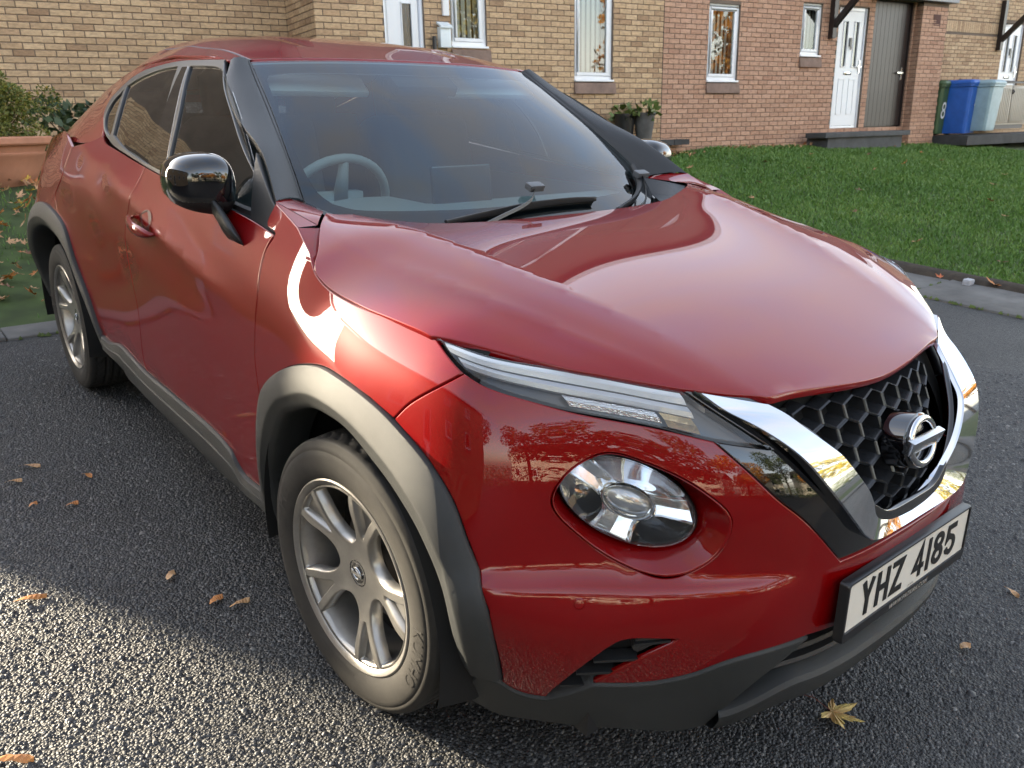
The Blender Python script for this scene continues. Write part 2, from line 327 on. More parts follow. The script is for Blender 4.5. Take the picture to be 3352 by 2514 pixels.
# ------------------------------------------------------------------ trimmed panels cut from a smooth surface
def inpoly(P,q):
    P=np.asarray(P);q=np.atleast_2d(q);x,y=q[:,0],q[:,1];c=np.zeros(len(q),bool);j=len(P)-1
    for i in range(len(P)):
        a,b=P[i],P[j];m=((a[1]>y)!=(b[1]>y));d=(b[1]-a[1]) or 1e-12
        c^=m&(x<(b[0]-a[0])*(y-a[1])/d+a[0]);j=i
    return c
def area(P): x,y=P[:,0],P[:,1];return .5*np.sum(x*np.roll(y,-1)-np.roll(x,-1)*y)
def pdist(P,q,closed=True):
    A=np.asarray(P);B=np.roll(A,-1,0)
    if not closed: A,B=A[:-1],B[:-1]
    q=np.atleast_2d(q);best=np.full(len(q),1e9)
    for a,b in zip(A,B):
        d=b-a;t=np.clip(((q-a)@d)/max(d@d,1e-12),0,1);best=np.minimum(best,np.linalg.norm(q-a-t[:,None]*d,axis=1))
    return best
def outline(segs,step):
    """segs: list of point lists, smooth inside a list, corners between lists"""
    out=[]
    for s in segs:
        s=np.asarray(s,float);c=spline(s,10) if len(s)>2 else s
        c=resample(c,step);out.append(c[:-1] if len(out)<len(segs) else c)
    P=np.vstack(out)
    k=np.linalg.norm(P-np.roll(P,-1,0),axis=1)>step*.15
    P=P[k]
    if area(P)<0:P=P[::-1]
    return P
def inset(P,d):
    a=P-np.roll(P,1,0);b=np.roll(P,-1,0)-P
    a/=np.linalg.norm(a,axis=1)[:,None]+1e-12;b/=np.linalg.norm(b,axis=1)[:,None]+1e-12
    na=np.stack([-a[:,1],a[:,0]],1);nb=np.stack([-b[:,1],b[:,0]],1);n=na+nb
    l=np.linalg.norm(n,axis=1)[:,None];n=n/np.maximum(l,.3);k=1/np.maximum(np.sum(n*nb,axis=1)[:,None],.5)
    dd=np.asarray(d,float);dd=dd[:,None] if dd.ndim else dd
    return P+n*k*dd
def nrm(S,uv,out,h=2e-3):
    u,v=uv[:,0],uv[:,1];du=S(u+h,v)-S(u-h,v);dv=S(u,v+h)-S(u,v-h);n=np.cross(du,dv);n/=np.linalg.norm(n,axis=1)[:,None]+1e-12
    o=out(S(u,v),u,v) if callable(out) else np.broadcast_to(out,n.shape)
    sg=np.sign(np.sum(n*o,axis=1));sg[sg==0]=1
    return n*sg[:,None]
def panel(name,S,segs,m,parent,out,step=.02,bstep=.01,gap=.0018,round_=.0025,flange=.012,off=0.0,holes=(),cut0=False,side='R',keep=None,edge_drop=.0014,extra=None,deep=None):
    """cut0: the half panel meets the centre line u=0 and is mirrored into one mesh"""
    O=outline(segs,bstep) if isinstance(segs,list) else segs
    Hs=[outline(h,bstep) for h in holes]
    def prep(P,sgn):
        at0=(np.abs(P[:,0])<1e-6) if cut0 else np.zeros(len(P),bool)
        E=inset(P,sgn*gap);T=inset(P,sgn*(gap+round_))
        if cut0: E[at0,0]=0;T[at0,0]=0
        return E,T,at0
    loops=[prep(O,1)]+[prep(h,-1) for h in Hs]
    top=[l[1] for l in loops]
    lo=O.min(0);hi=O.max(0)
    gu=np.arange(lo[0]+step*.5,hi[0],step);gv=np.arange(lo[1]+step*.5,hi[1],step*.9)
    G=np.array([(a+(step/2 if j%2 else 0),b) for j,b in enumerate(gv) for a in gu]) if len(gu) and len(gv) else np.zeros((0,2))
    if len(G):
        k=inpoly(top[0],G)&(pdist(top[0],G)>step*.45)
        for t in top[1:]: k&=~inpoly(t,G)&(pdist(t,G)>step*.45)
        if extra is not None:
            for e in extra:
                k&=pdist(e,G,False)>step*.4
        G=G[k]
    if extra is not None:
        for e in extra:
            e=np.asarray(e);kk=inpoly(top[0],e)&(pdist(top[0],e)>step*.3)
            for t in top[1:]: kk&=~inpoly(t,e)
            G=np.vstack([G,e[kk]])
    pts=[];edges=[]
    for t in top:
        n0=len(pts);pts+=[Vector(p) for p in t];edges+=[(n0+i,n0+(i+1)%len(t)) for i in range(len(t))]
    nb=len(pts);pts+=[Vector(p) for p in G]
    r=geometry.delaunay_2d_cdt(pts,edges,[],0,1e-7)
    co=np.array([tuple(p) for p in r[0]]);tri=np.array(r[2])
    cen=co[tri].mean(1);k=inpoly(top[0],cen)
    for t in top[1:]:k&=~inpoly(t,cen)
    if keep is not None:k&=keep(cen)
    tri=tri[k]
    omap={}
    for i,src in enumerate(r[3]):
        for q in src: omap[q]=i
    P3=S(co[:,0],co[:,1]);N=nrm(S,co,out);P3=P3+N*off
    V=list(P3);NN=list(N);F=[tuple(t) for t in tri]
    # orientation of the triangles
    if len(F):
        a,b,c=(P3[tri[:,i]] for i in range(3));fn=np.cross(b-a,c-a);flip=np.sum(fn*N[tri[:,0]],axis=1).sum()<0
        if flip:F=[t[::-1] for t in F]
    n0=0
    for li,(E,T,at0) in enumerate(loops):
        n=len(T);ti=[omap.get(n0+i) for i in range(n)];n0+=n
        Pe=S(E[:,0],E[:,1]);Ne=nrm(S,E,out)
        inner=S(T[:,0],T[:,1]);outd=Pe-inner;outd/=np.linalg.norm(outd,axis=1)[:,None]+1e-9
        dp=flange if deep is None else deep(E)
        Pr=Pe+Ne*(off-edge_drop);Pf=Pe+Ne*(off-np.reshape(dp,(-1,1)) if np.ndim(dp) else off-dp)
        bi=len(V);V+=list(Pr);NN+=list((Ne*.6+outd*.8)/np.linalg.norm(Ne*.6+outd*.8,axis=1)[:,None])
        fi=len(V);V+=list(Pf);NN+=list(outd)
        for i in range(n):
            j=(i+1)%n
            if cut0 and at0[i] and at0[j]:continue
            if ti[i] is None or ti[j] is None:continue
            q1=(ti[i],bi+i,bi+j,ti[j]);q2=(bi+i,fi+i,fi+j,bi+j)
            # orient so the faces look away from the panel
            p=np.array([V[x] for x in q1]);f=np.cross(p[1]-p[0],p[3]-p[0])+np.cross(p[2]-p[1],p[3]-p[1])
            if f@(Ne[i]*.5+outd[i])<0:q1=q1[::-1]
            p=np.array([V[x] for x in q2]);f=np.cross(p[1]-p[0],p[2]-p[0])
            if f@outd[i]<0:q2=q2[::-1]
            F+=[q1,q2]
    V=np.array(V);NN=np.array(NN)
    def sided(sx): 
        return V*[sx,1,1],NN*[sx,1,1],([f[::-1] for f in F] if sx<0 else F)
    if cut0:
        a=sided(-1);b=sided(1);n=len(V)
        VV=np.vstack([a[0],b[0]]);FF=list(a[2])+[tuple(i+n for i in f) for f in b[2]];NV=np.vstack([a[1],b[1]])
        # weld the centre line
        c0=np.abs(VV[:,0])<1e-5;NV[c0,0]=0
        return mk(name,VV,FF,m,parent,True,NV)
    v,nn,f=sided(-1 if side=='R' else 1)
    return mk(name,v,f,m,parent,True,nn)
def both(fn):
    return [fn('R'),fn('L')]
def mirror_obj(o,name=None,parent=None):
    """left-hand twin of a right-hand part"""
    me=o.data.copy();n=len(me.vertices);co=np.empty(n*3);me.vertices.foreach_get('co',co);co=co.reshape(-1,3);co[:,0]*=-1;me.vertices.foreach_set('co',co.ravel());me.flip_normals();me.update()
    p=bpy.data.objects.new(name or o.name.split('.')[0],me);COL.objects.link(p);p.parent=parent or o.parent
    return p
# outlines on the body surfaces in metres: (distance round the body, height), glass: (y,z), windscreen: (across, up)
TB={
 'dlo':[(1.119,1.472),(1.327,1.470),(1.516,1.465),(1.734,1.445),(1.902,1.418),(2.006,1.377),(2.071,1.320),(2.057,1.280),(2.015,1.240),(1.972,1.207),(1.864,1.178),(1.619,1.155),(1.385,1.137),(1.187,1.124),(0.835,1.106),(0.560,1.093)],
 'fglass_rt':[(1.386,1.449),(1.232,1.450),(1.145,1.447),(1.084,1.436)],
 'fglass_f':[(1.084,1.436),(0.907,1.365),(0.731,1.275),(0.623,1.200),(0.577,1.145),(0.561,1.101)],
 'fglass_b':[(0.561,1.101),(0.842,1.117),(1.189,1.134)],
 'fglass_r':[(1.189,1.134),(1.237,1.285),(1.386,1.449)],
 'rglass_t':[(1.495,1.447),(1.670,1.432),(1.841,1.401),(1.938,1.374)],
 'rglass_r':[(1.938,1.374),(1.883,1.301),(1.856,1.206)],
 'rglass_b':[(1.856,1.206),(1.699,1.178),(1.536,1.161),(1.371,1.147)],
 'rglass_f':[(1.371,1.147),(1.391,1.304),(1.495,1.447)],
 'qglass':[(1.954,1.363),(2.004,1.317),(2.012,1.268),(1.965,1.216),(1.893,1.204),(1.911,1.294)],
 'sail':[(0.628,1.245),(0.471,1.139),(0.434,1.069),(0.556,1.086),(0.581,1.144)],
 'w_clear_t':[(0.561,0.915),(0.500,0.925),(0.273,0.920),(0.042,0.917),(-0.236,0.934),(-0.409,0.945)],
 'w_clear_l':[(0.573,0.894),(0.579,0.745),(0.576,0.454),(0.561,0.332),(0.537,0.286)],
 'w_clear_b':[(0.537,0.286),(0.493,0.258),(0.441,0.246),(0.330,0.234),(0.209,0.226),(0.035,0.228)],
 'arch_out':[(1.873,0.315),(1.831,0.543),(1.776,0.686),(1.698,0.755),(1.585,0.815),(1.490,0.850),(1.407,0.868),(1.321,0.868),(1.229,0.858),(1.150,0.838),(1.056,0.793),(0.997,0.735),(0.961,0.662),(0.914,0.542),(0.904,0.439),(0.909,0.340)],
 'arch_in':[(1.810,0.276),(1.801,0.438),(1.743,0.549),(1.651,0.669),(1.563,0.718),(1.467,0.758),(1.381,0.772),(1.294,0.771),(1.206,0.744),(1.116,0.705),(1.051,0.653),(0.998,0.554),(0.998,0.346)],
 'rarch_out':[(3.402,0.419),(3.471,0.561),(3.567,0.680),(3.657,0.811),(3.742,0.850),(3.905,0.876),(4.005,0.857)],
 'fb_shut':[(1.150,0.839),(1.115,0.879),(1.023,0.948)],
 'drl_low':[(1.023,0.948),(0.979,0.932),(0.885,0.908),(0.807,0.890),(0.640,0.866),(0.532,0.847),(0.407,0.831)],
 'drl_front':[(0.590,0.926),(0.533,0.897),(0.467,0.864),(0.407,0.831)],
 'v_edge':[(0.532,0.847),(0.465,0.797),(0.404,0.744),(0.349,0.701),(0.249,0.598)],
 'v_bot':[(0.249,0.598),(0.180,0.602),(0.031,0.600),(-0.091,0.595)],
 'door_f':[(1.784,1.079),(1.800,1.042),(1.802,1.003),(1.795,0.924),(1.804,0.840)],
 'door_r':[(2.784,1.138),(2.811,1.033),(2.880,0.910),(2.877,0.744),(2.854,0.650),(2.869,0.458),(2.853,0.420)],
 'rdoor':[(3.780,0.896),(3.790,0.928),(3.662,1.028),(3.592,1.139)],
 'sill_top':[(3.402,0.419),(3.315,0.412),(3.150,0.445),(2.853,0.420),(2.552,0.423),(2.094,0.406),(2.023,0.357),(1.844,0.374)],
 'sill_bot':[(3.200,0.300),(2.949,0.290),(2.736,0.286),(2.396,0.276),(2.169,0.271),(1.893,0.302)],
 'vent_top':[(0.823,0.307),(0.809,0.336),(0.759,0.413),(0.703,0.478),(0.679,0.490),(0.590,0.490)],
 'vent_bot':[(0.590,0.490),(0.661,0.437),(0.736,0.369)],
 'wing_top':[(0.736,0.369),(0.639,0.372),(0.556,0.393),(0.472,0.429),(0.306,0.444)],
 'wing_r':[(0.306,0.444),(0.407,0.355),(0.487,0.227)],
 'bump_low':[(0.910,0.339),(0.888,0.317),(0.862,0.308),(0.823,0.307)],
 'wing_bot':[(0.487,0.227),(0.543,0.213),(0.666,0.217),(0.847,0.213),(0.936,0.205),(0.994,0.227)],
 'lip_bot':[(0.393,0.212),(0.198,0.289),(0.051,0.300)],
 'lip_top':[(0.397,0.275),(0.198,0.393),(0.024,0.401)],
 'lens':[(0.818,0.753),(0.734,0.809),(0.563,0.729),(0.657,0.644)],
 'sensor':[(0.769,0.558)],
 'handle':[(2.818,0.972),(2.653,0.967),(2.546,0.951),(2.757,0.995),(2.625,1.009)],
}
# ------------------------------------------------------------------ the place: axes and ground levels
Q=Matrix(((.999973,.000271,.00728),(.000271,.997229,-.074391),(-.00728,.074391,.997203)))   # the drive slopes: car frame -> world
QM=Q.to_4x4()
DW=np.array([.98971443,-.14305717,0]);BW=np.array([.14305717,.98971443,0])                     # along the house fronts / away from the drive
def hp(a,b,z): return a*DW+b*BW+np.array([0,0,z])
def drive_z(x,y): return (-.00728*-1*0+.0073*0)+(.00730*-1*-1*0)+(-.0073*x+.0746*y)*1.0
def drive_z(x,y): return -(.00728*x-.074391*y)/.997203
def sstep(a,b,x): t=np.clip((np.asarray(x,float)-a)/(b-a),0,1);return t*t*(3-2*t)
def ground_z(x,y):
    x=np.asarray(x,float);y=np.asarray(y,float);b=.14305717*x+.98971443*y;z=drive_z(x,y)
    r=np.maximum(sstep(3.6,6.6,y)*.50*sstep(7.5,3.5,x),0)                 # bank behind the car
    l=.46*np.clip((x-5.5)/4.5,0,1)**1.1*np.clip((b-.5)/8.3,0,1)**.9          # lawn rising to the houses
    m=np.maximum(r,l)+.22*sstep(4.6,8.6,b)*sstep(4.4,6.5,y)*sstep(2,6,x)*sstep(9.5,6,x)
    return z+m
cob.matrix_world=QM@cob.matrix_world
# asphalt ------------------------------------------------------------------------
def asphalt():
    m=bpy.data.materials.new('asphalt');m.use_nodes=True;t=m.node_tree;b=t.nodes['Principled BSDF'];tc=t.nodes.new('ShaderNodeTexCoord')
    v=t.nodes.new('ShaderNodeTexVoronoi');v.inputs['Scale'].default_value=135;t.links.new(tc.outputs['Object'],v.inputs['Vector'])
    r=t.nodes.new('ShaderNodeValToRGB');e=r.color_ramp.elements;e[0].position=.0;e[0].color=(.016,.016,.016,1);e[1].position=1;e[1].color=(.072,.070,.067,1);k=r.color_ramp.elements.new(.75);k.color=(.034,.034,.034,1)
    sp=t.nodes.new('ShaderNodeSeparateColor');t.links.new(v.outputs['Color'],sp.inputs['Color']);t.links.new(sp.outputs['Red'],r.inputs['Fac'])
    n=t.nodes.new('ShaderNodeTexNoise');n.inputs['Scale'].default_value=1.7;n.inputs['Detail'].default_value=5;t.links.new(tc.outputs['Object'],n.inputs['Vector'])
    mr=t.nodes.new('ShaderNodeMapRange');mr.inputs['From Min'].default_value=.35;mr.inputs['From Max'].default_value=.7;mr.inputs['To Min'].default_value=.72;mr.inputs['To Max'].default_value=1.25;t.links.new(n.outputs['Fac'],mr.inputs['Value'])
    x=t.nodes.new('ShaderNodeVectorMath');x.operation='SCALE';t.links.new(r.outputs['Color'],x.inputs[0]);t.links.new(mr.outputs['Result'],x.inputs['Scale']);t.links.new(x.outputs['Vector'],b.inputs['Base Color'])
    b.inputs['Roughness'].default_value=.62
    u=t.nodes.new('ShaderNodeBump');u.inputs['Strength'].default_value=.9;u.inputs['Distance'].default_value=.006;u.invert=True;t.links.new(v.outputs['Distance'],u.inputs['Height']);t.links.new(u.outputs['Normal'],b.inputs['Normal'])
    return m
ASPH=asphalt()
dr=mk('driveway',[(-30,-40,0),(4.6,-40,0),(4.6,3.58,0),(-30,3.58,0)],[(0,1,2,3)],ASPH);dr.matrix_world=QM;tag(dr,kind='structure')
rd_=mk('road',[(4.6,-40,-.03),(60,-40,-.03),(60,-7,-.03),(4.6,-7,-.03)],[(0,1,2,3)],ASPH);rd_.matrix_world=QM;tag(rd_,kind='structure')
# loose aggregate standing proud of the binder, thick near the camera and thinning out
def chips():
    n=150000;P=[]
    cx,cy=-1.62,-1.48
    u=rng.random((n,2));r_=.55+4.6*u[:,0]**1.25;a=rng.uniform(R(8),R(122),n)   # fan over the part of the drive in view
    x=cx+r_*np.cos(a);y=cy+r_*np.sin(a)
    k=(y<3.5)&(x<4.5);x,y,r_=x[k],y[k],r_[k];n=len(x)
    s=rng.gamma(6,.00046,n)+.0012;s*=np.clip(.8+.16*r_,.8,1.5);rot=rng.uniform(0,6.283,n);h=s*rng.uniform(.3,.8,n)
    ang=np.array([0,1.15,2.2,3.3,4.4,5.3]);m=6
    V=np.empty((n,m+3,3))
    for j in range(m):
        rr=s*rng.uniform(.7,1.25,n);V[:,j,0]=x+rr*np.cos(ang[j]+rot);V[:,j,1]=y+rr*np.sin(ang[j]+rot)*.85;V[:,j,2]=-.0008+h*rng.uniform(0,.35,n)
    for j in range(3):
        V[:,m+j,0]=x+s*.42*np.cos(rot+j*2.1);V[:,m+j,1]=y+s*.42*np.sin(rot+j*2.1);V[:,m+j,2]=h*rng.uniform(.7,1.15,n)
    T=np.array([(0,1,6),(1,2,7),(1,7,6),(2,3,7),(3,4,8),(3,8,7),(4,5,8),(5,0,6),(5,6,8),(6,7,8)])
    F=(np.arange(n)[:,None,None]*(m+3)+T[None]).reshape(-1,3)
    me=bpy.data.meshes.new('asphalt_chippings');me.vertices.add(n*(m+3));me.vertices.foreach_set('co',V.ravel());me.loops.add(F.size);me.loops.foreach_set('vertex_index',F.ravel().astype(np.int32));me.polygons.add(len(F));me.polygons.foreach_set('loop_start',np.arange(0,F.size,3,dtype=np.int32));me.polygons.foreach_set('loop_total',np.full(len(F),3,dtype=np.int32));me.update(calc_edges=True)
    mt=bpy.data.materials.new('stone_chip');mt.use_nodes=True;t=mt.node_tree;b=t.nodes['Principled BSDF'];g=t.nodes.new('ShaderNodeNewGeometry');rr=t.nodes.new('ShaderNodeValToRGB');rr.color_ramp.elements[0].color=(.020,.020,.021,1);rr.color_ramp.elements[1].color=(.16,.155,.145,1);q=rr.color_ramp.elements.new(.7);q.color=(.060,.060,.060,1);q=rr.color_ramp.elements.new(.93);q.color=(.095,.092,.088,1)
    t.links.new(g.outputs['Random Per Island'],rr.inputs['Fac']);t.links.new(rr.outputs['Color'],b.inputs['Base Color']);b.inputs['Roughness'].default_value=.48
    me.materials.append(mt);o=bpy.data.objects.new('asphalt_chippings',me);COL.objects.link(o);o.matrix_world=QM;tag(o,'loose grey stone chippings in the asphalt surface','chippings',kind='stuff')
chips()
# lawn and bank: one sheet -----------------------------------------------------------
def soil():
    m=bpy.data.materials.new('lawn_soil');m.use_nodes=True;t=m.node_tree;b=t.nodes['Principled BSDF'];tc=t.nodes.new('ShaderNodeTexCoord');n=t.nodes.new('ShaderNodeTexNoise');n.inputs['Scale'].default_value=6;n.inputs['Detail'].default_value=8;t.links.new(tc.outputs['Object'],n.inputs['Vector']);r=t.nodes.new('ShaderNodeValToRGB');r.color_ramp.elements[0].position=.35;r.color_ramp.elements[0].color=(.030,.045,.012,1);r.color_ramp.elements[1].position=.7;r.color_ramp.elements[1].color=(.055,.085,.020,1);t.links.new(n.outputs['Fac'],r.inputs['Fac']);t.links.new(r.outputs['Color'],b.inputs['Base Color']);b.inputs['Roughness'].default_value=.95;return m
xs=np.r_[np.arange(-16,-3,.8),np.arange(-3,20,.25),np.arange(20,60,2.)];ys=np.r_[np.arange(-7,3.6,.25),np.arange(3.6,11,.2),np.arange(11,60,2.5)]
def lawn_ok(x,y): return (y>3.84) | (x>5.35)
V=[];idx={}
for i,x in enumerate(xs):
    for j,y in enumerate(ys): idx[i,j]=len(V);V.append((x,y,float(ground_z(x,y))-.012))
F=[]
for i in range(len(xs)-1):
    for j in range(len(ys)-1):
        xm,ym=(xs[i]+xs[i+1])/2,(ys[j]+ys[j+1])/2
        if lawn_ok(xm,ym): F.append((idx[i,j],idx[i+1,j],idx[i+1,j+1],idx[i,j+1]))
lw=mk('lawn',V,F,soil(),None,True);tag(lw,kind='structure')
# grass blades, as one mass
def grass():
    n=260000;x=np.empty(0);y=np.empty(0)
    # thick where the lawn shows right of the car
    a=rng.uniform(0,1,(n,2));xx=5.5+11.5*a[:,0]**1.15;yy=-.6+ (9.8)*a[:,1];k=(.143*xx+.99*yy<8.72)&(yy>.0-.12*(xx-5.5)+.2);x=np.r_[x,xx[k]];y=np.r_[y,yy[k]]
    # patchy on the bank behind the rear wheel
    m=16000;xx=rng.uniform(-3.2,3.5,m);yy=3.95+4.2*rng.random(m)**1.3;pn=np.sin(xx*2.3+1)*np.cos(yy*2.9)+.4*np.sin(xx*7+yy*5);k=pn>.05;x=np.r_[x,xx[k]];y=np.r_[y,yy[k]]
    n=len(x);dist=np.hypot(x+1.6,y+1.6);h=rng.uniform(.022,.055,n)*np.clip(.7+dist*.035,.8,1.25);w=rng.uniform(.0016,.0034,n)*np.clip(dist/4.5,1,3.2);t=rng.uniform(0,6.283,n);ln=rng.uniform(.1,.9,n)*h;la=rng.uniform(0,6.283,n);z=ground_z(x,y)-.014
    V=np.empty((n,4,3));V[:,0]=np.c_[x-w*np.cos(t),y-w*np.sin(t),z];V[:,1]=np.c_[x+w*np.cos(t),y+w*np.sin(t),z]
    V[:,2]=np.c_[x+ln*.4*np.cos(la)+w*.6*np.cos(t),y+ln*.4*np.sin(la)+w*.6*np.sin(t),z+h*.62];V[:,3]=np.c_[x+ln*np.cos(la),y+ln*np.sin(la),z+h]
    T=np.array([(0,1,2),(0,2,3)]);F=(np.arange(n)[:,None,None]*4+T[None]).reshape(-1,3)
    me=bpy.data.meshes.new('grass');me.vertices.add(n*4);me.vertices.foreach_set('co',V.ravel());me.loops.add(F.size);me.loops.foreach_set('vertex_index',F.ravel().astype(np.int32));me.polygons.add(len(F));me.polygons.foreach_set('loop_start',np.arange(0,F.size,3,dtype=np.int32));me.polygons.foreach_set('loop_total',np.full(len(F),3,dtype=np.int32));me.update(calc_edges=True)
    mt=bpy.data.materials.new('grass_blade');mt.use_nodes=True;tt=mt.node_tree;b=tt.nodes['Principled BSDF'];g=tt.nodes.new('ShaderNodeNewGeometry');tc=tt.nodes.new('ShaderNodeTexCoord');nn=tt.nodes.new('ShaderNodeTexNoise');nn.inputs['Scale'].default_value=1.1;nn.inputs['Detail'].default_value=6;tt.links.new(tc.outputs['Object'],nn.inputs['Vector'])
    ad=tt.nodes.new('ShaderNodeMath');ad.operation='MULTIPLY_ADD';ad.inputs[1].default_value=.45;tt.links.new(g.outputs['Random Per Island'],ad.inputs[0]);mu=tt.nodes.new('ShaderNodeMath');mu.operation='MULTIPLY';mu.inputs[1].default_value=.62;tt.links.new(nn.outputs['Fac'],mu.inputs[0]);tt.links.new(mu.outputs['Value'],ad.inputs[2])
    r=tt.nodes.new('ShaderNodeValToRGB');r.color_ramp.elements[0].position=.22;r.color_ramp.elements[0].color=(.050,.115,.016,1);r.color_ramp.elements[1].position=.85;r.color_ramp.elements[1].color=(.16,.25,.045,1);q=r.color_ramp.elements.new(.55);q.color=(.085,.185,.025,1);q=r.color_ramp.elements.new(.97);q.color=(.28,.27,.10,1)
    tt.links.new(ad.outputs['Value'],r.inputs['Fac']);tt.links.new(r.outputs['Color'],b.inputs['Base Color']);b.inputs['Roughness'].default_value=.55;b.inputs['Subsurface Weight'].default_value=0
    me.materials.append(mt);o=bpy.data.objects.new('grass',me);COL.objects.link(o);tag(o,'short green lawn grass in front of the houses','grass',kind='stuff')
grass()
# paving flags along the lawn and behind the car ------------------------------------------
FLAG=mat('paving_flag',(.105,.103,.098),rough=.85,bump=(60,.7,6),noise=(3.5,.32,7))
pth=empty('path',(0,0,0));tag(pth,kind='structure')
bx_=None
def slab(x0,x1,y0,y1,zt,name='paving_slab',m=None,par=None,th=.05):
    b=MB();b.box(((x0+x1)/2,(y0+y1)/2,zt-th/2),(x1-x0-.010,y1-y0-.010,th));o=b.build(name,m or FLAG,par);bevel(o,.006,1);o.matrix_world=QM@Matrix.Rotation(random.uniform(-.004,.004),4,'X')@Matrix.Rotation(random.uniform(-.004,.004),4,'Y');return o
yy=-6.8;i=0
while yy<3.5:
    slab(4.60,5.38,yy,yy+.9,.014+random.uniform(-.003,.003),par=pth);yy+=.9
xx=-7.0
while xx<4.5:
    slab(xx,xx+.75,3.58,3.84,.016+random.uniform(-.003,.003),par=pth);xx+=.75
MOSS=mat('moss',(.06,.085,.015),rough=.95,bump=(200,.8,4),noise=(30,.5,4))
def mossy():
    b=MB()
    for k in range(260):
        if k<170: x=4.605+random.gauss(0,.006);y=random.uniform(-1.6,2.2)
        elif k<215: x=random.uniform(4.62,5.36);y=-6.8+.9*random.randint(5,9)+random.gauss(0,.006)
        else: x=random.uniform(-2.2,-.2);y=3.578+random.gauss(0,.008)
        s=random.uniform(.006,.022);h=s*.35
        ring=[(x+s*random.uniform(.7,1.2)*math.cos(t),y+s*random.uniform(.7,1.2)*math.sin(t),.004) for t in np.linspace(0,6.283,7)[:-1]];b.add(ring+[(x,y,.018+h)],[(j,(j+1)%6,6) for j in range(6)])
    o=b.build('moss_tufts',MOSS,None,True);o.matrix_world=QM;tag(o,'green moss growing in the joints of the paving','moss',kind='stuff')
mossy()
# earth edge between the paving and the lawn
b=MB();rings=[]
for yq in np.arange(-2.5,3.9,.12):
    j=random.uniform(-.02,.02);rings.append([(5.34+j*.3,yq,.0),(5.40+j,yq,.045+random.uniform(-.01,.012)),(5.50+j,yq,.062),(5.62,yq,.03)])
b.loft(rings,closed=False);o=b.build('lawn_edge',mat('bare_earth',(.030,.022,.014),rough=.95,bump=(40,1,6),noise=(14,.5,6)),None,True);o.matrix_world=QM;tag(o,kind='structure')
# ------------------------------------------------------------------ brickwork
def brickmat(name,cols,joined,rough=.85):
    m=bpy.data.materials.new(name);m.use_nodes=True;t=m.node_tree;b=t.nodes['Principled BSDF'];tc=t.nodes.new('ShaderNodeTexCoord')
    s=t.nodes.new('ShaderNodeNewGeometry') if joined else t.nodes.new('ShaderNodeObjectInfo');so_=s.outputs['Random Per Island'] if joined else s.outputs['Random']
    r=t.nodes.new('ShaderNodeValToRGB');r.color_ramp.interpolation='LINEAR';E=r.color_ramp.elements
    E[0].position=0;E[0].color=(*cols[0],1);E[1].position=1;E[1].color=(*cols[-1],1)
    for i,c in enumerate(cols[1:-1]): q=E.new((i+1)/(len(cols)-1));q.color=(*c,1)
    t.links.new(so_,r.inputs['Fac'])
    g=t.nodes.new('ShaderNodeNewGeometry');n=t.nodes.new('ShaderNodeTexNoise');n.inputs['Scale'].default_value=16;n.inputs['Detail'].default_value=7;n.inputs['Roughness'].default_value=.7
    mp=t.nodes.new('ShaderNodeMapping');mp.inputs['Scale'].default_value=(1,1,2.6);t.links.new(g.outputs['Position'],mp.inputs['Vector']);t.links.new(mp.outputs['Vector'],n.inputs['Vector'])
    mr=t.nodes.new('ShaderNodeMapRange');mr.inputs['From Min'].default_value=.32;mr.inputs['From Max'].default_value=.68;mr.inputs['To Min'].default_value=.66;mr.inputs['To Max'].default_value=1.16;t.links.new(n.outputs['Fac'],mr.inputs['Value'])
    x=t.nodes.new('ShaderNodeVectorMath');x.operation='SCALE';t.links.new(r.outputs['Color'],x.inputs[0]);t.links.new(mr.outputs['Result'],x.inputs['Scale']);t.links.new(x.outputs['Vector'],b.inputs['Base Color'])
    u=t.nodes.new('ShaderNodeBump');u.inputs['Strength'].default_value=.8;u.inputs['Distance'].default_value=.006;t.links.new(n.outputs['Fac'],u.inputs['Height']);t.links.new(u.outputs['Normal'],b.inputs['Normal']);b.inputs['Roughness'].default_value=rough
    return m
TAN=[(.30,.185,.105),(.50,.345,.20),(.54,.375,.22),(.45,.305,.175),(.58,.41,.245),(.50,.34,.195),(.38,.245,.14),(.55,.385,.23)]
PINK=[(.36,.20,.13),(.44,.255,.165),(.49,.295,.195),(.40,.23,.15),(.51,.31,.21),(.43,.25,.165)]
TANC=[(.34,.22,.13),(.50,.35,.21),(.45,.31,.185),(.54,.39,.24)]
BM={k:(brickmat('brick_'+k+'_single',c,False),brickmat('brick_'+k,c,True)) for k,c in(('tan',TAN),('pink',PINK),('buff',TANC))}
MORT=mat('mortar',(.15,.115,.088),rough=.95,bump=(90,.6,5),noise=(2,.2,5))
BRK=None
def brickmesh(L=.215):
    """one brick, centred, with softened arrises"""
    b=bmesh.new();bmesh.ops.create_cube(b,size=1);bmesh.ops.scale(b,vec=(L,.05,.065),verts=b.verts);me=bpy.data.meshes.new('brick')
    bmesh.ops.bevel(b,geom=[e for e in b.edges if all(v.co.y<0 for v in e.verts)],offset=.004,segments=1,affect='EDGES');b.to_mesh(me);b.free();return me
FULL=brickmesh();HALF=brickmesh(.1025)
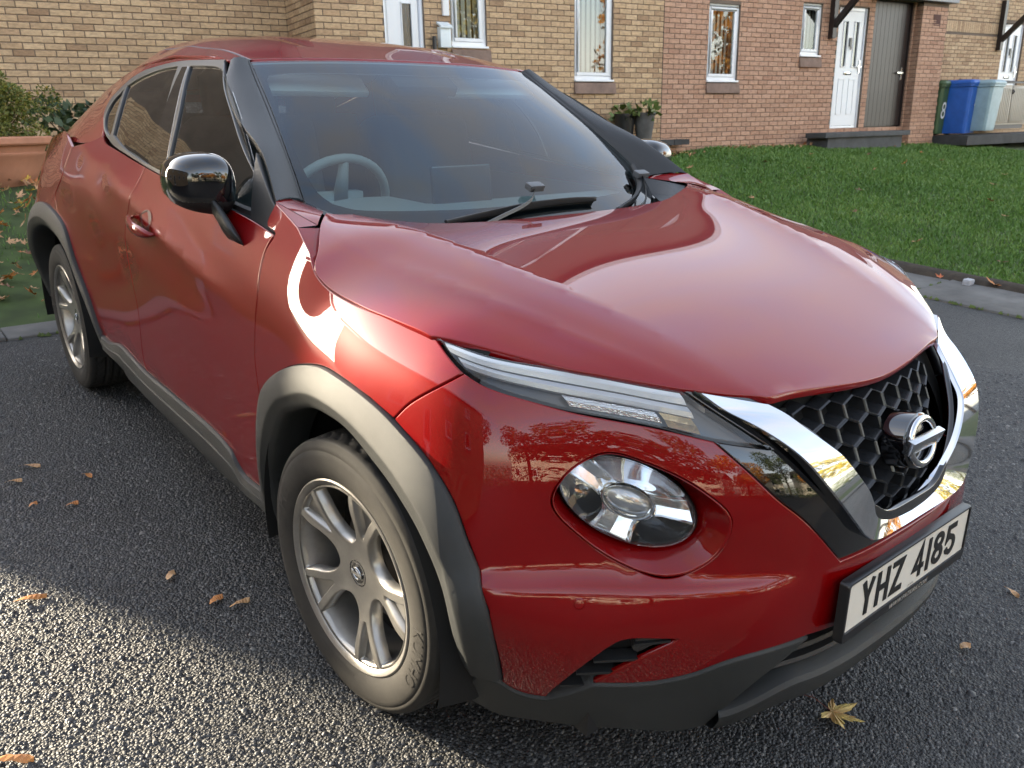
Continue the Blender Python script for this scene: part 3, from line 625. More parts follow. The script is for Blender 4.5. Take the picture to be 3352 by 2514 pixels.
def house_wall(owner,kind,a0,a1,b,z0,z1,holes=(),single=None,side=None,joint=.010,off=0):
    """bricks on a face that looks at the drive (b = const), or on a return (side=(a, b0, b1, sign))"""
    ms,mj=BM[kind];big=MB();nz=int(math.ceil((z1-z0)/.075));lst=[]
    ln=(a1-a0);nx=int(ln/.225)+2
    for r_ in range(nz):
        z=z0+r_*.075+.0325+.01
        if z+.0325>z1:break
        x=a0-(.1125 if (r_+off)%2 else 0)
        for c_ in range(nx):
            l=x+c_*.225;rr=l+.215;l=max(l,a0);rr=min(rr,a1)
            if rr-l<.045:continue
            segs=[(l,rr)]
            for h in holes:
                if z+.03>h[2] and z-.03<h[3]:
                    ns=[]
                    for p,q in segs:
                        if q<=h[0] or p>=h[1]:ns.append((p,q));continue
                        if h[0]-p>.03:ns.append((p,h[0]-.004))
                        if q-h[1]>.03:ns.append((h[1]+.004,q))
                    segs=ns
            for p,q in segs: lst.append((p,q,z))
    used=set()
    if single:
        c=[i for i,(p,q,z) in enumerate(lst) if single(p,q,z) and (abs(q-p-.215)<.001 or abs(q-p-.1025)<.004)][:300];used=set(c)
    for i,(p,q,z) in enumerate(lst):
        dy=random.uniform(-.0025,.0015);tw=random.gauss(0,.004);m=(p+q)/2
        if side is None: P=hp(m,b+.0235+dy,z);ang=math.atan2(DW[1],DW[0])
        else: P=hp(b+(.0235+dy)*side,m,z);ang=math.atan2(BW[1],BW[0])
        if i in used:
            o=bpy.data.objects.new('brick',FULL if q-p>.2 else HALF);COL.objects.link(o)
            if not o.data.materials: o.data.materials.append(ms)
            o.material_slots[0].link='OBJECT';o.material_slots[0].material=ms
            o.parent=owner;o.location=P;o.rotation_euler=(random.gauss(0,.003),tw*.6,ang+tw)
        else:
            L=q-p;R3=Matrix.Rotation(ang+tw,3,'Z');w=.05;h=.0325;e=.0035
            # front face with a chamfered edge
            s=-1 if side is None else (1 if side<0 else -1)
            loc=[(-L/2,0.02,-h),(L/2,.02,-h),(L/2,.02,h),(-L/2,.02,h),(-L/2,-.0205,-h),(L/2,-.0205,-h),(L/2,-.0205,h),(-L/2,-.0205,h),(-L/2+e,-.0235,-h+e),(L/2-e,-.0235,-h+e),(L/2-e,-.0235,h-e),(-L/2+e,-.0235,h-e)]
            if side is not None and side<0: loc=[(x,y,z_) for x,y,z_ in loc]
            if side is not None: loc=[(x,-y*side*-1*-1 if side>0 else -y*-1*-1,z_) for x,y,z_ in loc]
            V=[tuple(np.array(R3@Vector(v))+P) for v in loc]
            big.add(V,[(8,9,10,11),(4,5,9,8),(5,6,10,9),(6,7,11,10),(7,4,8,11),(0,1,5,4),(1,2,6,5),(2,3,7,6),(3,0,4,7)])
    o=big.build('brick_courses',mj,owner);tag(o,kind='stuff')
def slabquad(name,P,m,par): return mk(name,P,[(0,1,2,3)],m,par)
def mortar(owner,a0,a1,b,z0,z1,holes=()):
    """backing sheet of mortar, 7 mm behind the brick faces, with the openings left out"""
    As=sorted({a0,a1,*[h[0] for h in holes],*[h[1] for h in holes]});Zs=sorted({z0,z1,*[h[2] for h in holes],*[h[3] for h in holes]});b_=MB()
    for i in range(len(As)-1):
        for j in range(len(Zs)-1):
            am,zm=(As[i]+As[i+1])/2,(Zs[j]+Zs[j+1])/2
            if am<a0 or am>a1 or zm<z0 or zm>z1 or any(h[0]<am<h[1] and h[2]<zm<h[3] for h in holes):continue
            b_.add([hp(As[i],b+.007,Zs[j]),hp(As[i+1],b+.007,Zs[j]),hp(As[i+1],b+.007,Zs[j+1]),hp(As[i],b+.007,Zs[j+1])],[(0,1,2,3)])
    b_.build('mortar_bed',MORT,owner)
SILVER=mat('silver_trim',(.55,.56,.57),rough=.22,metal=1)
UPVC=mat('white_upvc',(.72,.74,.76),rough=.32,coat=.2,noise=(4,.04,3))
UPVCD=mat('white_door',(.70,.72,.74),rough=.35)
SILL=mat('concrete_sill',(.20,.135,.105),rough=.9,bump=(70,.6,5),noise=(7,.28,6))
PANE=glass('window_pane',(.80,.84,.82),.9,.0,.03)
ROOM=mat('room_painted_dim',(.05,.05,.045),rough=.9)  # indoor dimness put into the colour of the back board
BLIND=mat('net_blind',(.52,.53,.48),rough=.9)
def hbox(b_,a0,a1,b0,b1,z0,z1):
    P=[hp(a,b,z) for z in(z0,z1) for a,b in((a0,b0),(a1,b0),(a1,b1),(a0,b1))];b_.add(P,[(3,2,1,0),(4,5,6,7),(0,1,5,4),(1,2,6,5),(2,3,7,6),(3,0,4,7)]);return b_
def window(owner,a0,a1,b,z0,z1,fr=.055,sash=.045,blind=None,sill=True,mull=()):
    w=empty('window',(0,0,0),0,owner)
    bb=b+.035
    m=MB();hbox(m,a0,a1,bb,bb+.06,z0,z0+fr);hbox(m,a0,a1,bb,bb+.06,z1-fr,z1);hbox(m,a0,a0+fr,bb,bb+.06,z0+fr,z1-fr);hbox(m,a1-fr,a1,bb,bb+.06,z0+fr,z1-fr);o=m.build('frame',UPVC,w);bevel(o,.006,2)
    i0,i1,j0,j1=a0+fr+.003,a1-fr-.003,z0+fr+.003,z1-fr-.003
    m=MB();hbox(m,i0,i1,bb-.012,bb+.04,j0,j0+sash);hbox(m,i0,i1,bb-.012,bb+.04,j1-sash,j1);hbox(m,i0,i0+sash,bb-.012,bb+.04,j0+sash,j1-sash);hbox(m,i1-sash,i1,bb-.012,bb+.04,j0+sash,j1-sash);o=m.build('sash',UPVC,w);bevel(o,.005,2)
    slabquad('pane',[hp(i0+sash,bb+.012,j0+sash),hp(i1-sash,bb+.012,j0+sash),hp(i1-sash,bb+.012,j1-sash),hp(i0+sash,bb+.012,j1-sash)],PANE,w)
    m=MB();hbox(m,a0-.01,a1+.01,b-.035,bb+.02,z0-.028,z0);o=m.build('cill',UPVC,w);bevel(o,.005,2)
    if blind:
        n=int((i1-i0)/.09)+1
        for k in range(n):
            x0=i0+k*.09;m=MB();P=[hp(x0,bb+.12,j0),hp(x0+.082,bb+.155,j0),hp(x0+.082,bb+.155,j1),hp(x0,bb+.12,j1)];m.add(P,[(0,1,2,3)]);m.build('blind_slat',BLIND,w)
    m=MB();hbox(m,a0-.05,a1+.05,bb+.50,bb+.55,z0-.1,z1+.1);m.build('room_back',ROOM if not blind else mat('room_painted_lit',(.20,.20,.17),rough=.9),w)  # paler board behind blinds: room light put into its colour
    # reveals
    m=MB();hbox(m,a0-.004,a0,b+.002,bb+.5,z0,z1);hbox(m,a1,a1+.004,b+.002,bb+.5,z0,z1);hbox(m,a0,a1,b+.002,bb+.5,z1,z1+.004);m.build('reveal',MORT,w)
    if sill:
        m=MB();P=[]
        for a in(a0-.01,a1+.05):
            P+=[hp(a,b+.05,z0-.03),hp(a,b-.022,z0-.045),hp(a,b-.045,z0-.20),hp(a,b+.05,z0-.215)]
        m.add(P,[(0,1,2,3),(7,6,5,4),(0,4,5,1),(1,5,6,2),(2,6,7,3),(3,7,4,0)]);o=m.build('stone_sill',SILL,w);bevel(o,.008,2)
    return w
# --- house on the left: gable wall, return and front with door and windows
ZB=.86
h1=empty('brick_house',(0,0,0));tag(h1,'tan brick house behind the car with white door and narrow white windows','house')
W1=9.95;W2=8.80;AC=2.242;JT=7.83
wL=[(-7.2,-6.3,1.75,3.0),(-5.1,-4.2,1.75,3.0)]
for w_ in wL: window(h1,w_[0],w_[1],W1,w_[2],w_[3],blind=True)
house_wall(h1,'tan',-8.1,AC,W1,ZB-.05,4.1,holes=wL,single=lambda p,q,z:p>-1.55 and 1.72<z<2.95)
mortar(h1,-8.11,AC+.05,W1,ZB-.3,6.6,holes=wL)
house_wall(h1,'tan',W2+.05,W1,AC,ZB-.05,4.1,side=-1*-1,off=1)
b=MB();b.add([hp(AC+.007,W2,ZB-.3),hp(AC+.007,W1,ZB-.3),hp(AC+.007,W1,6.6),hp(AC+.007,W2,6.6)],[(0,1,2,3)]);b.build('mortar_bed',MORT,h1)
d1=(3.157,3.722,.9,3.13);wA=(4.118,4.662,2.396,3.55);wB=(6.135,6.838,1.985,3.35)
up1=[(-4.2,-3.2,4.3,5.5),(.2,1.3,4.3,5.5)];up2=[(3.6,4.6,4.35,5.5),(6.0,7.0,4.35,5.5)]
hl=[d1,wA,wB]
house_wall(h1,'tan',AC,JT-.006,W2,ZB-.05,4.1,holes=hl)
mortar(h1,AC,JT,W2,ZB-.3,6.6,holes=hl+up2)
window(h1,*wA[:2],W2,*wA[2:],blind=True);window(h1,*wB[:2],W2,*wB[2:],blind=True)
for u in up2: window(h1,u[0],u[1],W2,u[2],u[3])
def door(owner,a0,a1,b,z0,z1,name='front_door',lights=2,split=.5,mcol=None,lb=None):
    d=empty(name,(0,0,0),0,owner);fr=.065;bb=b+.04
    m=MB();hbox(m,a0,a0+fr,bb,bb+.07,z0,z1);hbox(m,a1-fr,a1,bb,bb+.07,z0,z1);hbox(m,a0+fr,a1-fr,bb,bb+.07,z1-fr,z1);hbox(m,a0+fr,a1-fr,bb,bb+.07,z0,z0+.04);o=m.build('frame',UPVC,d);bevel(o,.006,2)
    i0,i1=a0+fr+.004,a1-fr-.004;j0,j1=z0+.045,z1-fr-.004;w=i1-i0;hs=[]
    gw=w*.20;gz0,gz1=j0+(j1-j0)*.52,j1-.16
    for k in range(lights):
        c=i0+w*((.28,.72)[k] if lights==2 else .62);g=gw if lights==2 else w*.36;hs.append((c-g/2,c+g/2,gz0 if lights==2 else j0+.25,gz1))
    As=sorted({i0,i1,*[h[0] for h in hs],*[h[1] for h in hs]});Zs=sorted({j0,j1,*[h[2] for h in hs],*[h[3] for h in hs]});m=MB()
    for i in range(len(As)-1):
        for j in range(len(Zs)-1):
            am,zm=(As[i]+As[i+1])/2,(Zs[j]+Zs[j+1])/2
            if any(h[0]<am<h[1] and h[2]<zm<h[3] for h in hs):continue
            hbox(m,As[i],As[i+1],bb+.005,bb+.05,Zs[j],Zs[j+1])
    o=m.build('leaf',UPVCD,d)
    for h in hs:
        e=.012;m=MB();hbox(m,h[0],h[1],bb-.008,bb+.02,h[2],h[2]+e);hbox(m,h[0],h[1],bb-.008,bb+.02,h[3]-e,h[3]);hbox(m,h[0],h[0]+e,bb-.008,bb+.02,h[2],h[3]);hbox(m,h[1]-e,h[1],bb-.008,bb+.02,h[2],h[3]);m.build('glazing_bead',UPVCD,d)
        slabquad('pane',[hp(h[0],bb+.02,h[2]),hp(h[1],bb+.02,h[2]),hp(h[1],bb+.02,h[3]),hp(h[0],bb+.02,h[3])],glass('door_pane_dark',(.10,.13,.12),1.2,.02,.05) if mcol is None else mcol,d)
    if lights==2:
        for k in(.28,.72):
            c=i0+w*k;P0=j0+.20;P1=gz0-.20;e=.02;m=MB()
            hbox(m,c-gw*.62,c+gw*.62,bb-.003,bb+.01,P0,P0+e);hbox(m,c-gw*.62,c+gw*.62,bb-.003,bb+.01,P1-e,P1);hbox(m,c-gw*.62,c-gw*.62+e,bb-.003,bb+.01,P0,P1);hbox(m,c+gw*.62-e,c+gw*.62,bb-.003,bb+.01,P0,P1);o=m.build('door_moulding',UPVCD,d)
        m=MB();hbox(m,i0+w*.34,i0+w*.66,bb-.006,bb+.01,gz0-.13,gz0-.07);o=m.build('letter_plate',SILVER,d);bevel(o,.004,1)
        m=MB();hbox(m,i0+w*.46,i0+w*.54,bb-.02,bb+.01,gz0+.36,gz0+.50);hbox(m,i0+w*.475,i0+w*.525,bb-.03,bb-.02,gz0+.30,gz0+.36);m.build('knocker',mat('knocker_black',(.03,.03,.03),rough=.3),d)
        m=MB();hbox(m,i1-.045,i1-.015,bb-.010,bb+.01,gz0-.10,gz0+.12);hbox(m,i1-.12,i1-.015,bb-.045,bb-.025,gz0+.0,gz0+.02);m.build('handle',SILVER,d)
    m=MB();hbox(m,a0-.02,a1+.02,bb+.55,bb+.6,z0,z1);m.build('hall_back',ROOM,d)
    m=MB();hbox(m,a0-.004,a0,b+.002,bb+.5,z0,z1);hbox(m,a1,a1+.004,b+.002,bb+.5,z0,z1);hbox(m,a0,a1,b+.002,bb+.5,z1,z1+.004);m.build('reveal',MORT,d)
    return d
door(h1,*d1[:2],W2,*d1[2:],lights=1,mcol=glass('door_pane_frosted',(.42,.42,.30),.9,.25,.03))
def roof(owner,a0,a1,b0,b1,z,rise,m):
    mid=(b0+b1)/2;P=[hp(a0-.2,b0-.35,z),hp(a1,b0-.35,z),hp(a1,mid,z+rise),hp(a0-.2,mid,z+rise),hp(a0-.2,b1+.35,z),hp(a1,b1+.35,z)]
    b_=MB();b_.add(P,[(0,1,2,3),(3,2,5,4)]);o=b_.build('roof',m,owner);b_=MB();hbox(b_,a0-.2,a1,b0-.36,b0-.33,z-.16,z+.02);b_.build('fascia',UPVC,owner);return o
TILE=mat('roof_tile',(.10,.075,.062),rough=.85,bump=(9,1,2),noise=(8,.3,5))
roof(h1,AC,JT,W2,W2+7,6.6,2.2,TILE);roof(h1,-7.95,AC+.1,W1,W1+6,6.6,2.0,TILE)
b=MB();hbox(b,-8.11,-7.3,W1+.012,W1+6,ZB-.5,6.6);hbox(b,-7.3,-4.1,W1+.62,W1+6,ZB-.5,6.6);hbox(b,-4.1,AC,W1+.012,W1+6,ZB-.5,6.6);hbox(b,-7.3,-4.1,W1+.012,W1+.62,3.1,6.6);hbox(b,AC+.1,JT-.05,W2+.75,W2+7,ZB-.5,6.6);b.build('house_core',mat('inner_masonry',(.2,.14,.09),rough=.9),h1)
b=MB();b.add([hp(-8.09,W1+.2,6.6),hp(-8.09,W1+6,6.6),hp(-8.09,W1+3.1,8.6)],[(0,1,2)]);b.build('gable',BM['tan'][1],h1)
# movement joint between the two houses
b=MB();hbox(b,JT-.006,JT+.006,W2+.002,W2+.02,ZB-.1,6.6);b.build('movement_joint',mat('joint_mastic',(.012,.010,.010),rough=.7),h1)
# things fixed to the wall by the door
b=MB();hbox(b,3.905,4.06,W2-.10,W2,2.36,2.62);o=b.build('letter_box',mat('powder_white',(.66,.72,.74),rough=.4),None);bevel(o,.01,2);b=MB();b.add([hp(3.895,W2-.13,2.60),hp(4.07,W2-.13,2.60),hp(4.07,W2-.0,2.66),hp(3.895,W2-.0,2.66),hp(3.895,W2-.13,2.625),hp(4.07,W2-.13,2.625),hp(4.07,W2-.0,2.685),hp(3.895,W2-.0,2.685)],[(3,2,1,0),(4,5,6,7),(0,1,5,4),(1,2,6,5),(2,3,7,6),(3,0,4,7)]);lid=b.build('lid',MAT['powder_white'],o);tag(o,'small pale letter box with sloping lid on the wall beside the door','letter box')
b=MB();hbox(b,3.985,4.075,W2-.045,W2,2.76,4.0);o=b.build('cable_duct',UPVC,None);bevel(o,.006,2);tag(o,'white plastic cable duct running up the wall beside the narrow window','cable duct')
b=MB();b.tube([hp(3.83,W2-.06,2.34),hp(3.83,W2-.06,2.50)],.028,14);o=b.build('wall_lamp',mat('lamp_black',(.02,.02,.02),rough=.4),None);tag(o,'small dark wall lamp beside the letter box','lamp')
# --- house in the middle: pink brick, small windows, white door, brown store door, brick pier
h2=empty('brick_house',(0,0,0));tag(h2,'pink brick house with white panelled door and dark brown store door','house')
wC=(8.775,9.462,1.995,3.16);wD=(10.96,11.46,2.43,3.27);dW=(11.915,12.73,1.18,3.265);dB=(12.90,14.05,1.18,3.42)
ZP_=.80;hl=[wC,wD,dW,dB]
house_wall(h2,'pink',JT+.006,14.12,W2,ZP_,4.1,holes=hl,single=lambda p,q,z:8.0<p<11.8 and 1.05<z<2.05)
up3=[(8.9,9.9,4.35,5.5),(11.2,12.2,4.35,5.5)]
mortar(h2,JT,14.12,W2,ZP_-.2,6.6,holes=hl+up3)
window(h2,*wC[:2],W2,*wC[2:],blind=True);window(h2,*wD[:2],W2,*wD[2:],blind=True)
for u in up3: window(h2,u[0],u[1],W2,u[2],u[3])
door(h2,*dW[:2],W2,*dW[2:])
BRN=mat('brown_paint',(.020,.014,.013),rough=.38,noise=(3,.15,4))
sd_=empty('store_door',(0,0,0),0,h2);n=9
for k in range(n):
    x0=dB[0]+.03+k*(dB[1]-dB[0]-.06)/n;b=MB();hbox(b,x0+.003,x0+(dB[1]-dB[0]-.06)/n-.003,W2+.055,W2+.10,dB[2]+.02,dB[3]-.03);b.build('plank',BRN,sd_)
b=MB();hbox(b,dB[0],dB[0]+.03,W2+.03,W2+.11,dB[2],dB[3]);hbox(b,dB[1]-.03,dB[1],W2+.03,W2+.11,dB[2],dB[3]);hbox(b,dB[0],dB[1],W2+.105,W2+.15,dB[2],dB[3]);b.build('frame',BRN,sd_)
b=MB();hbox(b,dB[1]-.16,dB[1]-.115,W2+.035,W2+.055,dB[2]+.86,dB[2]+1.08);hbox(b,dB[1]-.30,dB[1]-.115,W2+.005,W2+.025,dB[2]+.98,dB[2]+1.005);b.build('handle',SILVER,sd_)
PB=8.65
PA0,PA1=14.10,14.90
house_wall(h2,'pink',PA0,PA1,PB,ZP_,3.42);mortar(h2,PA0,PA1,PB,ZP_-.2,3.42)
house_wall(h2,'pink',PB+.05,W2,PA0,ZP_,3.42,side=1,off=1)
b=MB();hbox(b,PA0+.008,PA1-.002,PB+.009,W2+.6,ZP_-.2,3.41);b.build('pier_core',MORT,h2)
b=MB();hbox(b,12.75,PA1+.12,PB-.12,W2+.3,3.43,3.56);o=b.build('porch_fascia',mat('grey_fascia',(.20,.21,.22),rough=.5),h2)
b=MB()
for k in range(6): hbox(b,PA0+.36,PA0+.56,PB-.006,PB+.004,3.02+k*.032,3.02+k*.032+.018)
hbox(b,PA0+.345,PA0+.575,PB-.002,PB+.002,3.0,3.22);b.build('air_brick',mat('air_brick_brown',(.09,.04,.03),rough=.8),h2)
b=MB();hbox(b,11.06,13.45,8.18,8.62,1.03,1.115);o=b.build('door_step',mat('step_slab',(.065,.068,.070),rough=.8,bump=(50,.6,5),noise=(4,.3,5)),None);bevel(o,.012,2);tag(o,'dark stone step slab below the white and brown doors','step')
b=MB();hbox(b,11.2,13.3,8.24,8.7,.80,1.03);o2=b.build('step_base',MAT['step_slab'],o)
roof(h2,JT,15.3,W2,W2+7,6.6,2.2,TILE)
b=MB();hbox(b,JT+.05,15.2,W2+.75,W2+7,ZB-.5,6.6);b.build('house_core',MAT['inner_masonry'],h2)
def bracket(owner,a,b,z,label):
    o=empty('canopy_bracket',(0,0,0),0,owner);m=MB();hbox(m,a-.05,a+.05,b-.10,b,z,z+1.0);m.build('post',BRN,o)
    m=MB();P0=hp(a,b-.05,z+.18);P1=hp(a,b-.85,z+.95);t=.045;d=(P1-P0)/np.linalg.norm(P1-P0);up=np.cross(DW,d)
    m.loft([[tuple(P+DW*sx*t+up*sy*t) for sx,sy in((-1,-1),(1,-1),(1,1),(-1,1))] for P in(P0,P1)],True,True);m.build('brace',BRN,o);return o
bracket(h2,11.70,W2,2.72,'')
b=MB();hbox(b,11.55,12.85,W2-.95,W2,3.70,3.82);b.build('door_canopy',BRN,h2)
# --- house on the right
h3=empty('brick_house',(0,0,0));tag(h3,'buff brick house at the far right edge behind the bins','house')
WC=9.25;dR=(17.95,18.75,1.20,3.27)
house_wall(h3,'buff',14.41,22,WC,ZP_,3.02,holes=[dR],single=lambda p,q,z:p<18 and z>1.9);
b=MB()
for k in range(int((22-14.41)/.075)):
    a=14.41+k*.075
    if dR[0]-.02<a<dR[1]:continue
    hbox(b,a+.005,a+.07,WC-.0,WC+.04,3.03,3.24)
o=b.build('soldier_course',BM['buff'][1],h3);tag(o,kind='stuff')
house_wall(h3,'buff',14.41,22,WC,3.25,4.2,holes=[dR])
mortar(h3,14.4,24,WC,ZP_-.2,6.6,holes=[dR]);door(h3,*dR[:2],WC,*dR[2:],mcol=glass('door_pane_amber',(.5,.45,.25),1.,.1,.05));bracket(h3,17.75,WC,2.70,'')
roof(h3,15.3,24,WC,WC+7,6.6,2.2,TILE)
b=MB();hbox(b,15.2,24,WC+.75,WC+7,ZB-.5,6.6);b.build('house_core',MAT['inner_masonry'],h3)

# --- neighbour on the left of the drive: out of frame, mirrored in the doors and side glass; stretched to cut sky glare on the wing
h4=empty('brick_house',(0,0,0));tag(h4,'tan brick house left of the drive, seen only as a reflection in the car doors','house')
_DW,_BW=DW,BW
DW=np.array([0.06,.998,0]);BW=np.array([-.998,.06,0]);NB=8.2
ws4=[(6.4,7.4,1.3,2.5),(-4.6,-3.7,1.3,2.5),(-1.6,-.7,1.3,2.5),(1.4,2.3,.4,2.5),(4.2,5.1,1.3,2.5),(-4.6,-3.7,3.9,5.0),(-1.2,-.2,3.9,5.0),(3.0,4.0,3.9,5.0)]
house_wall(h4,'tan',-7,10.0,NB,-.6,5.6,holes=ws4);mortar(h4,-7,10.0,NB,-.8,5.6,holes=ws4)
for w_ in ws4: window(h4,w_[0],w_[1],NB,w_[2],w_[3],blind=w_[2]>3)
roof(h4,-7,10.0,NB,NB+6,5.6,1.8,TILE)
b=MB();hbox(b,-7,10.0,NB+.7,NB+6,-.8,5.6);b.build('house_core',MAT['inner_masonry'],h4)
DW,BW=_DW,_BW

b=MB();hbox(b,14.95,21,7.95,9.2,.80,.975);o=b.build('paved_stand',mat('dark_paving',(.05,.05,.05),rough=.85,noise=(4,.3,5)),None);tag(o,kind='structure')
# ------------------------------------------------------------------ car materials
PAINT=mat('red_paint',(.19,.0005,.0013),rough=.42,metal=.12,coat=1,coat_rough=.0,spec=.05,noise=(900,.10,1))
SATIN=mat('satin_black',(.018,.019,.020),rough=.42,bump=(1400,.25,2),noise=(3,.12,4))
CLAD=mat('grey_cladding',(.028,.030,.030),rough=.50,bump=(1600,.5,2),noise=(5,.18,5))
GLOSSB=mat('gloss_black',(.004,.004,.005),rough=.04,coat=1,coat_rough=.01)
DARK=mat('dark_plastic',(.010,.010,.011),rough=.6)
VOID=mat('black_inner',(.004,.004,.004),rough=.9)
CHROME=mat('chrome',(.60,.62,.65),rough=.045,metal=1)
SILVER=mat('silver_trim',(.55,.56,.57),rough=.22,metal=1)
WSGLASS=glass('windscreen_glass',(.78,.92,.90),1.1,.0,.02)
SIDEGLASS=glass('side_glass',(.66,.74,.72),1.35,.0,.05)
TINTGLASS=glass('dark_tinted_glass',(.035,.04,.045),1.35,.0,.05)
LENS=glass('lamp_lens',(.95,.96,.96),.8,.0,.01)
TRIM=mat('window_trim',(.028,.030,.032),rough=.38)
RUB=mat('tyre_rubber',(.020,.0195,.019),rough=.72,bump=(260,.25,3),noise=(9,.25,5))
RUBD=mat('tyre_sidewall',(.026,.0235,.020),rough=.8,bump=(300,.2,3),noise=(14,.3,5))
RIMM=mat('alloy_rim',(.36,.345,.32),rough=.34,metal=.75,noise=(11,.2,6))
INT=mat('interior_plastic',(.26,.285,.29),rough=.65,bump=(700,.3,2))
SEAT=mat('seat_fabric',(.06,.064,.07),rough=.9,bump=(500,.5,2))
LINING=mat('headlining',(.48,.49,.47),rough=.9)
car=empty('car',(0,0,0)); car.rotation_euler=Q.to_euler(); tag(car,'red crossover car with black cladding parked on the driveway','car')
def lbout(P,u,v): return np.c_[base(u)[1],np.full(len(u),.15)]
UP=np.array([0,0,1.]);OUT=np.array([1.,0,.3])
def cut(a,z0,z1): return [p for p in a if z0<=p[1]<=z1]
A=TB
def rev(l): return l[::-1]
HS=[(.684,.361),(.735,.292),(.790,.201),(.812,.175),(.823,.152),(.826,.110),(.825,.067),(.822,0),(.820,-.083),(.812,-.19),(.802,-.269)]      # bonnet side shut line (X,y)
HD=[(.802,-.269),(.762,-.326),(.722,-.383),(.682,-.438),(.639,-.489),(.588,-.533),(.537,-.576),(.487,-.618),(.42,-.662),(.343,-.704)]
HF=[(.343,-.704),(.298,-.711),(.217,-.727),(.134,-.741),(.06,-.749),(0,-.752)]
HR=[(0,.268),(.2,.267),(.33,.266),(.459,.266),(.555,.297),(.645,.331),(.684,.361)]
_rl=np.c_[np.interp(np.arange(-.69,.34,.012),_RD[:,1],_RD[:,0]),np.arange(-.69,.34,.012)]
_cl=np.c_[np.interp(np.arange(-.6,.30,.012),CR2[:,1],CR2[:,0]),np.arange(-.6,.30,.012)]
hood=panel('bonnet',HOOD,[HR,HS,HD,HF,[(0,-.752),(0,.268)]],PAINT,car,UP,step=.022,cut0=True,gap=.002,extra=[_rl,_cl],flange=.018)
# fender -----------------------------------------------------------------
HSLB=[]
for X,y in HS: 
    s_,d_=to_sd(X,y);HSLB.append((s_,float(hood_z(X,y))))
ao=A['arch_out'];fb=A['fb_shut']
iA=9
cap=[(.776,.435,1.148),(.662,.538,1.128),(.6865,.3635,1.1265),(.7385,.2945,float(hood_z(.735,.292)))]
s1=to_sd(.776,.435)[0];s4=to_sd(.7385,.2945)[0];z4=cap[3][2]
fender_segs=[fb,[fb[-1],HSLB[-1]],rev(HSLB[2:]),[HSLB[2],(s4,z4)],[(s4,z4),(s1,1.147)],[(s1,1.147),(1.838,1.095)]+A['door_f']+[(1.815,.76),(1.80,.66)],[(1.80,.66),(1.775,.69)]+ao[3:iA],[ao[iA-1],fb[0]]]
for sd in 'RL':
    o=panel('front_wing',LB,fender_segs,PAINT,car,lbout,step=.022,side=sd)
    sx=-1 if sd=='R' else 1
    n=8;g=[]
    for i in range(n+1):
        for j in range(n+1):
            u,v=i/n,j/n
            p=(1-u)*(1-v)*np.array(cap[0])+(1-u)*v*np.array(cap[1])+u*v*np.array(cap[2])+u*(1-v)*np.array(cap[3])
            p[2]+=.006*math.sin(math.pi*v)*(1-.3*u);g.append((sx*p[0],p[1],p[2]))
    q=mk('wing_cap',g,[(i*(n+1)+j,i*(n+1)+j+1,(i+1)*(n+1)+j+1,(i+1)*(n+1)+j) for i in range(n) for j in range(n)],PAINT,car,True);fix(q)
# painted returns closing the seam under the cap and along the bonnet edge
for sx in(-1,1):
    e1=np.array([LB(np.array([s4*(1-t)+s1*t]),np.array([z4*(1-t)+1.147*t]))[0] for t in np.linspace(0,1,9)]);e2=np.array([np.array(cap[3])*(1-t)+np.array(cap[0])*t for t in np.linspace(0,1,9)])
    b=MB();b.loft([[tuple((q+[0,0,-.002])*[sx,1,1]) for q in e1],[tuple((q+[0,0,-.001])*[sx,1,1]) for q in e2]],closed=False)
    f1=np.array([LB(np.array([a]),np.array([z]))[0] for a,z in HSLB[1:7]]);f2=np.array([(X,y,float(hood_z(X,y))) for X,y in HS[1:7]])
    b.loft([[tuple((q+[0,0,-.003])*[sx,1,1]) for q in f1],[tuple((q+[-.004,0,-.008])*[sx,1,1]) for q in f2]],closed=False);b.build('wing_return',PAINT,car,True)
# bumper cover -------------------------------------------------------------
lens_c=np.array([.5938,-.6155,.7270])
bz=[(.835,.736),(.815,.785),(.751,.822),(.66,.806),(.56,.765),(.497,.711),(.512,.650),(.565,.610),(.623,.600),(.70,.622),(.775,.668)]
bzc=spline(bz,8,True);bzs=[[tuple(q) for q in bzc]+[tuple(bzc[0])]]
bumper_segs=[rev(fb),ao[iA:]and [fb[0]]+ao[iA+1:-2],[ao[-3],ao[-2],(.905,.345)],A['bump_low'],A['vent_top'],A['vent_bot'],A['wing_top'],[A['wing_top'][-1],(.16,.437),(0,.437)],[(0,.437),(0,.601)],[(0,.601),(.12,.601),(.25,.599)],rev(A['v_edge']),rev(A['drl_low'][:-1])]
bumper_segs=[s for s in bumper_segs if s]
bump=panel('front_bumper',LB,bumper_segs,PAINT,car,lbout,step=.02,bstep=.009,cut0=True,holes=[bzs],gap=.0015)
# doors ---------------------------------------------------------------------
def lbpt(X,y,z): return (to_sd(X,y)[0],z)
belt=[lbpt(.812,.43,1.072),lbpt(.80,.53,1.096),lbpt(.80,.85,1.112),lbpt(.80,1.17,1.125),lbpt(.79,1.39,1.138)]
belt2=[lbpt(.79,1.39,1.138),lbpt(.775,1.65,1.156),lbpt(.76,1.90,1.178),lbpt(.757,1.97,1.196)]
st=A['sill_top']
crl=np.array([(to_sd(.866,y)[0],np.interp(y,CRE[:,0],CRE[:,1])) for y in np.arange(.4,2.4,.015)])
dr=A['door_r'];ra=A['rarch_out'];rq=A['rdoor']
fd=[A['door_f']+[(1.815,.76),(1.80,.66)],[(1.80,.66),(1.832,.55),(1.855,.45),st[-1]],[st[-1],st[-2],st[-3]],[st[-3],st[-4],st[-5]],rev(dr)[0:-1]+[belt[-1]],rev(belt)[:-1]+[A['door_f'][0]]]
